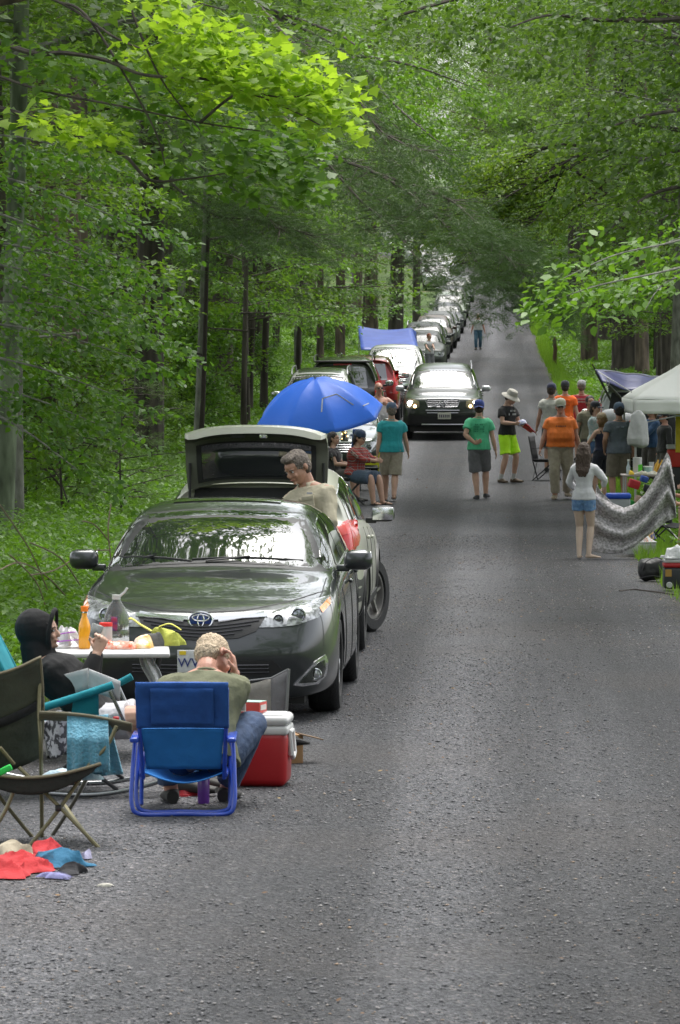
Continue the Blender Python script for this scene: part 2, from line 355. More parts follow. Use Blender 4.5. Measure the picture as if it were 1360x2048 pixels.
# ================================================================ foliage
SHAPES = {
 'diamond': np.array([(0, 0, 0), (.5, .27, .05), (1, 0, -.03), (.5, -.27, .05)]),
 'oval': np.array([(0, 0, 0), (.3, .27, .05), (.68, .24, .04), (1, 0, -.06), (.68, -.24, .04), (.3, -.27, .05)]),
 'maple': np.array([(0, 0, 0), (.02, .16, 0), (.02, .52, 0), (.27, .36, 0), (.42, .56, 0), (.62, .26, 0), (1, 0, 0), (.62, -.26, 0), (.42, -.56, 0), (.27, -.36, 0), (.02, -.52, 0), (.02, -.16, 0)]),
 'needle': np.array([(0, .035, 0), (1, 0, 0), (0, -.035, 0)]),
}
def unit(a): return a/np.maximum(1e-9, np.linalg.norm(a, axis=-1, keepdims=True))
def leaves_mesh(name, P, D, Nn, S, shape):
    sh = SHAPES[shape]; k = len(sh)
    D = unit(D); Y = unit(np.cross(Nn, D)); Z = np.cross(D, Y)
    v = (P[:, None]+S[:, None, None]*(sh[None, :, 0, None]*D[:, None]+sh[None, :, 1, None]*Y[:, None]+sh[None, :, 2, None]*Z[:, None]))
    return np_mesh(name, v.reshape(-1, 3), np.arange(len(P)*k).reshape(-1, k), k)
class Cloud:
    def __init__(s): s.P = []; s.D = []; s.N = []; s.S = []
    def spray(s, p, a, length, width, n, size, droop=.25, thick=.1, tilt=.4, up=(0, 0, 1), rng=RNG):
        """flat leafy twig system starting at p along a"""
        a = np.array(a, float); a /= np.linalg.norm(a); lat = np.cross((0, 0, 1), a); lat /= max(1e-6, np.linalg.norm(lat))
        t = rng.random(n)**.8; k = rng.uniform(-1, 1, n); k = np.sign(k)*np.abs(k)**.8
        wt = width*np.clip(np.sin(PI*np.clip(t*.9+.12, 0, 1)), .1, 1)
        # gather into side twigs so gaps show
        tq = np.round(t*7+rng.normal(0, .17, n))/7
        pos = np.array(p)+a*((tq+np.abs(k)*.18)*length)[:, None]+lat*(k*wt)[:, None]
        pos[:, 2] += -droop*length*(t**2)*.6-droop*np.abs(k*wt)*.45+rng.normal(0, thick*.5, n)
        pos += rng.normal(0, .02+size*.15, (n, 3))
        d = a*.55+lat*(np.sign(k)*.8)[:, None]+rng.normal(0, .45, (n, 3)); d[:, 2] -= .25
        nn = np.array(up)[None]+rng.normal(0, tilt, (n, 3))
        s.P.append(pos); s.D.append(d); s.N.append(nn); s.S.append(size*rng.uniform(.6, 1.25, n))
    def needles(s, p, a, length, width, n, size, rng=RNG, droop=.2):
        a = np.array(a, float); a /= np.linalg.norm(a); lat = np.cross((0, 0, 1), a); lat /= max(1e-6, np.linalg.norm(lat))
        m = max(6, n//26); t = rng.random(m)**.7; k = rng.uniform(-1, 1, m)*(1.1-t)
        c = np.array(p)+a*(t*length)[:, None]+lat*(k*width)[:, None]; c[:, 2] += -droop*length*t*t+rng.normal(0, .06, m)
        c = np.repeat(c, 26, 0); q = len(c)
        ax = a*.8+lat*(np.repeat(np.sign(k), 26)*.6)[:, None]
        s.P.append(c+unit(ax)*(rng.random((q, 1))*.28)+rng.normal(0, .012, (q, 3)))
        s.D.append(ax+rng.normal(0, .55, (q, 3))); s.N.append(rng.normal(0, 1, (q, 3))); s.S.append(size*rng.uniform(.6, 1.1, q))
    def mesh(s, name, shape): return leaves_mesh(name, np.concatenate(s.P), np.concatenate(s.D), np.concatenate(s.N), np.concatenate(s.S), shape)
LM = dict(
 beech=leafmat('leaf_beech', (.055, .12, .016), (.15, .26, .03), .5),
 canopy=leafmat('leaf_canopy', (.05, .11, .022), (.135, .225, .04), .48),
 far=leafmat('leaf_far', (.065, .13, .035), (.155, .26, .055), .5),
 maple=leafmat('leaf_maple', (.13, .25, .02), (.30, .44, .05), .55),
 mapledk=leafmat('leaf_maple_shaded', (.06, .14, .02), (.15, .27, .035), .5),  # darker copy of the maple leaf, shade put into its colour
 pine=leafmat('needle_pine', (.06, .12, .035), (.12, .20, .055), .35, tint=(1.2, 1.2, .8)),
 yellow=leafmat('leaf_yellowing', (.10, .20, .025), (.24, .31, .05), .5),
 shrub=leafmat('leaf_shrub', (.05, .125, .018), (.13, .25, .035), .48),
 herb=leafmat('leaf_herb', (.05, .13, .016), (.14, .27, .03), .42),
 grass=leafmat('blade_grass', (.09, .20, .018), (.20, .34, .035), .42),
)
BK = dict(
 dark=mat('bark_dark', (.035, .028, .024), .9, bump=1, bscale=9, col2=(.10, .085, .07), vscale=7, stretch=(1, 1, .18)),
 brown=mat('bark_brown', (.05, .038, .03), .9, bump=1, bscale=8, col2=(.17, .13, .10), vscale=6, stretch=(1, 1, .2)),
 grey=mat('bark_grey', (.10, .10, .085), .9, bump=.8, bscale=12, col2=(.22, .22, .19), vscale=9, stretch=(1, 1, .35)),
 lichen=mat('bark_lichen', (.06, .075, .045), .9, bump=.7, bscale=12, col2=(.19, .23, .15), vscale=5, stretch=(1, 1, .3)),
 twig=mat('bark_twig', (.045, .035, .03), .9, bump=.3),
)
def trunk_mb(H, r0, r1, lean=(0, 0), wob=.15, n=10, seed=0, root=True):
    rd = random.Random(seed); pts = []; rs = []
    k = 9; ph = rd.uniform(0, 6)
    for i in range(k+1):
        t = i/k; pts.append((lean[0]*t*H+math.sin(ph+t*5)*wob*t, lean[1]*t*H+math.cos(ph*1.7+t*4)*wob*t, t*H))
        rs.append(r0*(1-t)+r1*t)
    b = MB()
    if root: pts = [(pts[0][0], pts[0][1], -.4), (pts[0][0], pts[0][1], 0), (pts[0][0]*.97+pts[1][0]*.03, pts[0][1], .35)]+pts[1:]; rs = [r0*1.5, r0*1.35, r0*1.05]+rs[1:]
    b.tube(pts, rs, n); return b, pts, rs
def on_trunk(pts, z):
    zs = [p[2] for p in pts]; return V((interp(z, zs, [p[0] for p in pts]), interp(z, zs, [p[1] for p in pts]), z))
def make_tree(H, r0, z0, rad, nbr, nsp, nlf, size, shape='diamond', seed=0, prof='round', elev=.25, cone=False, sw=.55, sl=1.3, thick=.12):
    rng = np.random.default_rng(seed); rd = random.Random(seed)
    b, pts, rs = trunk_mb(H, r0, r0*.12, (rd.uniform(-.04, .04), rd.uniform(-.04, .04)), H*.02, seed=seed)
    c = Cloud()
    for i in range(nbr):
        t = (i+rd.random())/nbr; z = z0+(H-z0)*t**.92*.98; az = i*2.4+rd.uniform(-.4, .4)
        if prof == 'cone': L = rad*(1-t)**.75+.5
        else: L = rad*(.55+.6*math.sin(PI*min(1, t*.85+.2)))*(1-.6*max(0, t-.7)/.3)
        L *= rd.uniform(.7, 1.15); e = elev*(1-t*.3)+rd.uniform(-.12, .2)+(.5*t if prof != 'cone' else -.1)
        p0 = on_trunk(pts, z); d = V((math.cos(az)*math.cos(e), math.sin(az)*math.cos(e), math.sin(e)))
        sag = rd.uniform(.05, .14)*L
        bp = [p0+d*L*k+V((math.sin(az*3+k*4)*.06*L, math.cos(az*2+k*4)*.06*L, -sag*k*k)) for k in (0, .35, .7, 1)]
        rb = max(.012, r0*.28*(1-t*.6)); b.tube(bp, [rb, rb*.7, rb*.4, rb*.12], 5, caps=False)
        for j in range(nsp):
            k = .25+.75*(j+rd.random()*.8)/nsp; q = p0+d*L*k+V((0, 0, -sag*k*k))
            sd_ = rd.choice((-1, 1)); sa = az+sd_*rd.uniform(.2, 1.1); s_ = sl*rd.uniform(.6, 1.2)*(1 if H > 4 else H/4)
            a = (math.cos(sa), math.sin(sa), rd.uniform(-.15, .2))
            if shape == 'needle': c.needles(q, a, s_, sw, nlf, size, rng)
            else: c.spray(q, a, s_, sw*s_/sl*rd.uniform(.8, 1.2), nlf, size, thick=thick, rng=rng)
            b.tube([q, q+V(a)*s_*.5, q+V(a)*s_*.9+V((0, 0, -.08*s_))], [.012, .008, .003], 3, caps=False)
    return b.mesh('trunk', fix=False), c.mesh('crown', shape)
def tree_obj(name, label, cat, group, tm, cm, bark, leaf, loc, rz=0, sc_=(1, 1, 1)):
    t = thing(name, label, cat, loc, rz, group); t.scale = sc_
    a = link_mesh('trunk', tm, None, t)
    if not tm.materials: tm.materials.append(bark)
    a.material_slots[0].link = 'OBJECT'; a.material_slots[0].material = bark
    if cm:
        c = link_mesh('crown', cm, None, t)
        if not cm.materials: cm.materials.append(leaf)
        c.material_slots[0].link = 'OBJECT'; c.material_slots[0].material = leaf
    return t
def pj(x, y, z):
    v = CR.transposed() @ V((x, y, z-CAMZ)); return 680-v.x/v.z*FPX, 1024+v.y/v.z*FPX
def blocks(x, y, r, zl, zh):
    """would a crown here hide the road, the cars or the open verge?"""
    px0, pb = pj(x-r, y, zl); px1, pt = pj(x+r, y, zh); W_ = []
    if y < 300: W_.append((800, 1085, 450, 900))
    if y < 260: W_.append((1060, 1180, 560, 900))
    W_.append((800, 960, 478, 640))
    return any(px1 > a and px0 < b and pb > c and pt < d for a, b, c, d in W_)
def forest():
    und = [make_tree(9, .09, 2.2, 2.4, 26, 5, 80, .125, seed=11+i, elev=.1) for i in range(3)]
    low = [make_tree(7.5, .07, .7, 2.3, 26, 5, 75, .13, seed=31+i, elev=.05) for i in range(2)]
    can = [make_tree(24, .33, 6.0, 4.6, 48, 7, 70, .17, seed=51+i, sw=.9, sl=2.0, thick=.3) for i in range(3)]
    pin = [make_tree(22, .28, 5.0, 4.2, 52, 7, 150, .11, 'needle', seed=71+i, prof='cone', elev=0, sw=.6, sl=1.5) for i in range(2)]
    shr = [make_tree(1.9, .02, .15, .9, 16, 4, 42, .10, seed=91+i, elev=.5, sw=.3, sl=.7, thick=.15) for i in range(3)]
    rd = random.Random(5); cnt = dict(u=0, c=0, f=0, s=0, p=0)
    def edge(y, side): return xc(y)-RL if side < 0 else xc(y)+RR
    def put(kind, x, y, sc_=1.0, leaf=None, bark=None, grp=None):
        z = hz(x, y)-.05; s = (sc_*rd.uniform(.9, 1.1),)*2+(sc_*rd.uniform(.9, 1.15),)
        args = dict(
          u=(und, 'young_tree', 'slender young broadleaf tree with layered light green leaves among the roadside woods', 'tree', 'young understorey trees in the woods', 'beech', 'dark'),
          f=(low, 'leafy_tree', 'bushy pale green tree leafed nearly to the ground on the far hillside', 'tree', 'low leafed trees on the far hillside', 'far', 'dark'),
          c=(can, 'forest_tree', 'tall broadleaf forest tree with high dark green crown over the road', 'tree', 'tall canopy trees beside the road', 'canopy', 'brown'),
          s=(shr, 'shrub', 'low leafy green shrub growing in the forest undergrowth', 'shrub', 'shrubs under the trees', 'shrub', 'twig'),
          p=(pin, 'pine_tree', 'tall dark pine with thin drooping needled boughs in the woods', 'pine tree', 'pines in the woods', 'pine', 'dark'))[kind]
        tm, cm = rd.choice(args[0])
        tree_obj(args[1], args[2], args[3], args[4], tm, cm, BK[bark or args[6]], LM[leaf or args[5]], (x, y, z), rd.uniform(0, 6.28), s); cnt[kind] += 1
    # understorey left and right of the road
    for side, n, ys in ((-1, 52, (66, 300)), (1, 44, (75, 300))):
        k = 0; tries = 0
        while k < n and tries < 4000:
            tries += 1; y = ys[0]*(ys[1]/ys[0])**rd.random(); e = edge(y, side)
            lim = (-.088*y-2.0) if side < 0 else (.088*y+2.0)
            x = rd.uniform(lim, e-2.2) if side < 0 else rd.uniform(e+2.6, lim)
            s = rd.uniform(.75, 1.25)
            if (side < 0 and lim > e-2.4) or (side > 0 and lim < e+2.8): continue
            g = hz(x, y)
            if side < 0 and y < 135 and 40 < pj(x, y, g)[0] < 470: continue
            if blocks(x, y, 2.2*s, g+2*s, g+9*s) or (side > 0 and y < 120 and x < e+5): continue
            put('u', x, y, s, leaf=rd.choice(('beech', 'beech', 'far', 'shrub'))); k += 1
    # tall canopy
    for side, n, ys in ((-1, 34, (50, 330)), (1, 34, (60, 330))):
        k = 0; tries = 0
        while k < n and tries < 4000:
            tries += 1; y = rd.uniform(*ys); e = edge(y, side); x = e+side*rd.uniform(1.8, max(2.5, min(26, .12*y+3)))
            g = hz(x, y); px, py = pj(x, y, g)
            if blocks(x, y, 5, g+5.8, g+24): continue
            if 770 < px < 960 and y < 340: continue
            if 1070 < px < 1180 and y < 330: continue
            put('c', x, y, rd.uniform(.85, 1.15), leaf=rd.choice(('canopy', 'far', 'canopy')), bark=rd.choice(('brown', 'dark', 'grey'))); k += 1
    for side, n in ((-1, 7), (1, 4)):
        for k in range(n):
            y = rd.uniform(75, 240); e = edge(y, side); x = e+side*rd.uniform(5, 14)
            if not blocks(x, y, 3.5, hz(x, y)+5, hz(x, y)+22): put('p', x, y, rd.uniform(.8, 1.1))
    # trees near the camera, over it and behind it: they shade the road and show in the glass
    for x, y in ((-9, 18), (-11, 30), (-12, 48), (10, 22), (11, 38), (9.5, 50), (-9, 4), (10, 5), (-8, -9), (9, -10), (12, 62), (-14, 62), (-6.2, 41), (-5.8, 49), (-4.3, 39.5), (-9, -20), (9, -22), (-4, -34), (5, -36)):
        put('c', x, y, rd.uniform(.9, 1.1))
    for k in range(22):
        y = rd.uniform(-45, 20); x = rd.choice((-1, 1))*rd.uniform(5.5, 16) if y > -26 else rd.uniform(-16, 16)
        put('f', x, y, rd.uniform(1.0, 1.6), leaf='beech')
    # far hillside closing the view
    for k in range(90):
        y = 300+150*rd.random()**1.2; x = rd.uniform(-.085*y, .095*y) if k % 2 else rd.uniform(.018*y, .06*y)
        if abs(x-xc(y)) < (5.0 if y < 400 else 1): continue
        if blocks(x, y, 2.6, hz(x, y), hz(x, y)+8): continue
        put('f', x, y, rd.uniform(1.2, 2.0))
    for k in range(70):
        y = 300+160*rd.random(); x = rd.uniform(-.03*y, .095*y)
        if abs(x-xc(y)) < (6 if y < 400 else 2): continue
        if blocks(x, y, 4.5, hz(x, y)+6, hz(x, y)+24): continue
        put('c', x, y, rd.uniform(1.05, 1.35), leaf='far')
    # dark wood behind the left verge: low leafed trees set back
    for k in range(15):
        y = 135*(300/135)**rd.random(); x = rd.uniform(-.085*y-2, edge(y, -1)-8)
        if not blocks(x, y, 2.2, hz(x, y), hz(x, y)+8): put('f', x, y, rd.uniform(.8, 1.3), leaf='beech')
    for k in range(26):
        y = 120*(320/120)**rd.random(); e = edge(y, 1)+8
        if e > .088*y+2: continue
        x = rd.uniform(e, .088*y+2)
        if not blocks(x, y, 2.2, hz(x, y), hz(x, y)+8): put('f', x, y, rd.uniform(.8, 1.3), leaf='beech')
    # shrubs
    n = 0
    while n < 88:
        side = -1 if n < 60 else 1; y = (52 if side < 0 else 120)*(4.2 if side < 0 else 2.4)**rd.random()
        e = edge(y, side); x = e+side*rd.uniform(3.5, 15); px, py = pj(x, y, hz(x, y)); n += 1
        if px < -60 or px > 1420 or blocks(x, y, .9, hz(x, y), hz(x, y)+1.8): continue
        put('s', x, y, rd.uniform(.6, 1.5))
    n = 0
    while n < 34:
        n += 1; y = rd.uniform(52, 140); px = rd.uniform(-20, 470); x = (px-680)/FPX*y
        if x > edge(y, -1)-2.6 or blocks(x, y, 1.0, hz(x, y), hz(x, y)+2): continue
        put('s', x, y, rd.uniform(.7, 1.5), leaf=rd.choice(('beech', 'shrub')))
    pol = [make_tree(17, .10+.03*i, 8.5, 2.2, 12, 5, 60, .14, seed=301+i) for i in range(3)]
    n = 0
    while n < 42:
        y = rd.uniform(62, 230); px = rd.uniform(0, 800) if n < 32 else rd.uniform(1180, 1360); x = (px-680)/FPX*y
        if (n < 32 and x > edge(y, -1)-2.5) or (n >= 32 and x < edge(y, 1)+3): y += .1; n += (rd.random() < .05); continue
        n += 1; tm, cm = rd.choice(pol); s = rd.uniform(.8, 1.4); z = hz(x, y)
        t = tree_obj('slender_tree', 'slender dark trunked tree standing in the shade of the roadside woods', 'tree', 'slender trunks in the woods', tm, cm, BK[rd.choice(('dark', 'brown', 'grey', 'dark'))], LM['canopy'], (x, y, z-.05), rd.uniform(0, 6.28), (s, s, 1.1)); t.rotation_euler.x = rd.uniform(-.05, .05); t.rotation_euler.y = rd.uniform(-.07, .07)
    # --- trunks that stand out one by one: foot px, distance, diameter, lean at the top, bark, label
    TR = [
     (4, 58, .30, .035, 16, 'lichen', 'pale lichen covered trunk leaning right at the left edge of the photo'),
     (36, 61, .17, -.01, 14, 'grey', 'thin grey trunk close beside the leaning lichen covered trunk'),
     (88, 74, .60, .004, 22, 'brown', 'thick rough barked trunk standing farthest left behind the beech leaves'),
     (152, 84, .50, .002, 22, 'brown', 'reddish brown ridged trunk rising left of the big dark pine'),
     (225, 120, .38, .0, 20, 'dark', 'dark slim trunk half hidden between the brown ridged trunk and the pine'),
     (322, 105, .27, .05, 18, 'dark', 'dark trunk leaning right just beside the big pine'),
     (396, 92, .20, .028, 15, 'grey', 'pale grey birch like trunk leaning right above the fern verge'),
     (401, 88, .11, .042, 13, 'twig', 'thin dark stem crossing in front of the pale grey trunk'),
     (374, 150, .40, 0, 20, 'dark', 'dark straight trunk behind the pale birch like trunk'),
     (478, 118, .24, .14, 12, 'dark', 'dark trunk leaning strongly to the right in the shady hollow'),
     (494, 135, .2, .03, 14, 'dark', 'thin black trunk standing behind the strongly leaning trunk'),
     (596, 150, .28, .0, 20, 'grey', 'slim greyish trunk behind the white car with roof rails'),
     (640, 160, .28, .005, 20, 'brown', 'slim brown trunk behind the black car'),
     (680, 165, .40, .0, 22, 'brown', 'upright brown trunk left of the blue tarp'),
     (743, 185, .62, .0, 24, 'brown', 'stout brown trunk directly behind the blue tarp'),
     (790, 188, .70, .022, 25, 'dark', 'stout dark trunk leaning slightly right above the blue tarp'),
     (833, 230, .45, .0, 24, 'dark', 'dark trunk beside the row of farthest parked cars'),
     (1178, 172, .68, .0, 24, 'brown', 'straight brown trunk nearest the grass on the right verge'),
     (1213, 215, .9, .0, 26, 'dark', 'dark trunk between the two thick trunks of the right verge'),
     (1252, 158, 1.05, -.012, 26, 'dark', 'thickest dark trunk of the right hand woods'),
     (1284, 150, .5, -.005, 22, 'brown', 'narrow ridged trunk close right of the thickest trunk'),
     (1342, 135, .95, .0, 25, 'dark', 'broad dark trunk at the right edge above the white canopy'),
     (1150, 255, 1.0, .0, 26, 'dark', 'dark trunk at the far bend where the grass bank ends'),
     (1318, 200, .5, .0, 24, 'brown', 'straight brown trunk set back in the shade behind the canopy'),
    ]
    topc = [can[0][1], can[1][1], can[2][1]]
    for i, (px, d, dia, lean, H, bk, lab) in enumerate(TR):
        p = G(px, d); b, pts, rs = trunk_mb(H, dia/2, dia*.18, (lean, 0), .12, 14, seed=200+i)
        rg = random.Random(i)
        for k in range(5):     # dead stubs and small limbs
            z = rg.uniform(2, H*.8); a = rg.uniform(0, 6.28); q = on_trunk(pts, z); l = rg.uniform(.5, 2.2)
            b.tube([q, q+V((math.cos(a)*l*.5, math.sin(a)*l*.5, .1)), q+V((math.cos(a)*l, math.sin(a)*l, rg.uniform(-.2, .5)))], [.03, .018, .006], 5, caps=False)
        t = thing('tree', lab, 'tree', p, 0); link_mesh('trunk', b.mesh('trunk', fix=False), BK[bk], t)
        c = link_mesh('crown', topc[i % 3], None, t); tp = on_trunk(pts, H)
        c.location = (tp.x*.9, tp.y, 1.5); c.scale = (.8, .8, H/24); c.rotation_euler.z = i*1.3
        c.material_slots[0].link = 'OBJECT'; c.material_slots[0].material = LM['canopy']
    snag = MB(); p = G(1109, 172)
    snag.tube([(0, 0, -.1), (0, 0, .3), (.03, 0, .7), (-.02, 0, 1.05), (.02, .02, 1.2)], [.1, .085, .08, .07, .02], 8)
    o = snag.build('tree_stump', mat('dead_wood', (.12, .07, .045), .9, bump=.8, bscale=20)); o.location = p
    tag(o, 'short broken brown snag standing in the grass of the right verge', 'stump')
    print('forest', cnt)
forest()
# ---------------------------------------------------------------- near boughs
def bough(b, pts, r0, r1=.006, sub=6):
    P = arc(pts, sub); n = len(P); b.tube(P, [r0+(r1-r0)*i/(n-1) for i in range(n)], 6, caps=False); return P
def near_maple():
    d = 36; base = G(-60, 37); tr = thing('maple_tree', 'near maple reaching bright yellow green leaves across the upper left', 'tree', (0, 0, 0))
    b = MB(); b.tube([base+V((0, 0, -.3)), base+V((.02, 0, 2)), base+V((-.03, 0, 4.5)), base+V((.05, 0, 9))], [.13, .11, .09, .03], 10)
    cb, cd = Cloud(), Cloud(); rd = random.Random(3)
    lines = [
      [(-60, 60, 37), (60, 105, 36.5), (130, 106, 36), (210, 120, 36), (290, 150, 35.5), (420, 160, 35), (560, 210, 34.6), (640, 250, 34.5)],
      [(-60, 130, 37), (80, 180, 36.5), (240, 212, 36), (400, 245, 35.6), (520, 262, 35.4)],
      [(-60, 200, 37), (110, 250, 36.6), (200, 295, 36.5), (250, 312, 36.3), (300, 360, 36), (370, 358, 36), (450, 347, 36)],
      [(-60, -60, 37), (120, 5, 36.2), (240, 80, 35.8), (330, 100, 35.5), (470, 60, 35)],
      [(-60, -160, 37), (150, -60, 36), (300, -20, 35.6), (450, 20, 35)],
      [(120, 5, 36.2), (180, 40, 36), (300, 240, 35.8), (330, 330, 35.8)],
      [(255, 0, 35.4), (290, 90, 35.4), (330, 170, 35.4), (400, 260, 35.3)],
      [(400, 245, 35.6), (480, 185, 35), (560, 195, 34.7), (620, 190, 34.5)]]
    for l in lines: bough(b, [at(*q) for q in l], .028 if len(l) > 5 else .014)
    b.build('trunk', BK['dark'], tr)
    ctr = []
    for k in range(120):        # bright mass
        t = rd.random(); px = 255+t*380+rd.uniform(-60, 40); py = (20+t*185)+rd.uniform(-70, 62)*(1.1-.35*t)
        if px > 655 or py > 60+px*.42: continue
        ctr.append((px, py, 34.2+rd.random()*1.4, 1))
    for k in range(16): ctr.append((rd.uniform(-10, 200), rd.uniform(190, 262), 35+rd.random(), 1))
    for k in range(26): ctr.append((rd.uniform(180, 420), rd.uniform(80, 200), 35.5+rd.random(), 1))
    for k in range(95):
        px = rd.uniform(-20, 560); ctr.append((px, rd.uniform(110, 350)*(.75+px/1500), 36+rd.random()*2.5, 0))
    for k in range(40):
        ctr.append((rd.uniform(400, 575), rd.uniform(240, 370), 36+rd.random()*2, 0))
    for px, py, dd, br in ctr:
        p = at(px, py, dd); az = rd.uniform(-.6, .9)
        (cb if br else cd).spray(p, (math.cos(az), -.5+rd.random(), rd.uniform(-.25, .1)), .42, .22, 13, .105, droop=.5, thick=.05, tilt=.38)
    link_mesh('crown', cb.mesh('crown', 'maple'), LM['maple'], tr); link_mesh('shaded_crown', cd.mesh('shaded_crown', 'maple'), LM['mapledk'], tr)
def near_beech():
    base = G(-90, 44); tr = thing('beech_tree', 'near beech spreading flat layers of small green leaves down the left edge', 'tree')
    b = MB(); b.tube([base+V((0, 0, -.3)), base+V((.1, 0, 2.5)), base+V((0, 0, 6))], [.12, .1, .05], 8); c = Cloud(); rd = random.Random(9)
    layers = [((-90, 330), (280, 455), 60), ((-90, 400), (200, 520), 60), ((-90, 470), (260, 560), 50), ((-90, 540), (300, 665), 85), ((-90, 600), (250, 640), 60),
              ((-90, 700), (230, 790), 55), ((-90, 270), (150, 300), 50), ((-90, 760), (200, 850), 40), ((-60, 520), (230, 600), 70), ((-60, 640), (280, 720), 40), ((-60, 800), (180, 960), 40)]
    for (x0, y0), (x1, y1), sp in layers:
        pts = [at(x0, y0, 44), at((x0+x1)/2, (y0+y1)/2-12, 43), at(x1, y1, 42)]; bough(b, pts, .018, .003)
        n = int((x1-x0)/19)
        for k in range(n):
            t = (k+rd.random())/n; px = x0+(x1-x0)*t; py = y0+(y1-y0)*t+rd.uniform(-sp, sp)*.45*(1-.6*t)
            p = at(px, py, 44-2*t+rd.uniform(-1.6, 1.2)); az = rd.uniform(-.8, .6)
            c.spray(p, (math.cos(az), -.6+1.2*rd.random(), -.2), .6, .26, 34, .085, droop=.4, thick=.05, tilt=.38)
    b.build('trunk', BK['grey'], tr); link_mesh('crown', c.mesh('crown', 'oval'), LM['shrub'], tr)
def near_pine():
    d0 = 86; base = G(296, d0); H = 22
    tr = thing('pine_tree', 'big dark pine whose long drooping boughs sweep right above the parked cars', 'pine tree')
    b = MB(); b.tube([base+V((0, 0, -.3)), base+V((0, 0, .4)), base+V((.05, 0, 3)), base+V((.1, 0, 9)), base+V((.2, 0, H))], [.42, .33, .28, .25, .1], 16)
    c = Cloud(); rd = random.Random(4)
    limbs = [
      [(300, -120, 86), (470, 120, 82), (620, 285, 78), (760, 350, 75), (860, 420, 73), (950, 520, 71), (1020, 580, 70)],
      [(620, 285, 78), (720, 400, 76), (780, 450, 74), (850, 540, 72)],
      [(760, 350, 75), (900, 400, 73), (1000, 500, 70), (1050, 560, 69)],
      [(300, 60, 86), (450, 250, 84), (640, 330, 80), (760, 400, 78), (880, 460, 76)],
      [(300, -260, 86), (560, 60, 80), (680, 150, 77), (760, 260, 76), (850, 300, 75)],
      [(300, 330, 86), (420, 425, 84), (520, 440, 83), (620, 470, 82)],
      [(300, 200, 86), (400, 330, 84), (500, 400, 83), (560, 460, 82)],
      [(560, 60, 80), (620, 100, 79), (700, 200, 78), (780, 330, 77)]]
    for i, l in enumerate(limbs):
        P = bough(b, [at(*q) for q in l], .05 if i in (0, 3, 4) else .03, .006)
        L = len(P)
        for k in range(L//4, L):
            for m in range(6 if i in (0, 2, 3) else 4):
                p = P[k]; a = (P[min(k+1, L-1)]-P[max(k-1, 0)]).normalized(); az = rd.uniform(-1.1, 1.1)
                dr = V((a.x*math.cos(az)-a.y*math.sin(az), a.x*math.sin(az)+a.y*math.cos(az), a.z*.7+rd.uniform(-.35, .25)))
                q = p+dr*rd.uniform(.1, .3)
                c.needles(q, dr, rd.uniform(.7, 1.3), .35, 230, .12)
                b.tube([p, q+dr*.5], [.01, .004], 3, caps=False)
    for k in range(150):       # boughs round the trunk itself
        t = rd.random(); px = 250+rd.random()**1.2*330; py = 120+t*380; p = at(px, py, 84+rd.uniform(-2, 3))
        c.needles(p, (1, rd.uniform(-.7, .7), rd.uniform(-.5, .1)), 1.2, .5, 240, .12)
    tip = [(rd.uniform(880, 1070), 0) for k in range(70)]
    for px, _ in tip:          # hanging needle mass at the tips
        py = 430+(px-880)*.75+rd.uniform(-75, 40); c.needles(at(px, py, 70+rd.uniform(-1.5, 1.5)), (.8, rd.uniform(-.5, .5), -.5), .9, .35, 260, .12)
    b.build('trunk', BK['dark'], tr); link_mesh('crown', c.mesh('crown', 'needle'), LM['pine'], tr)
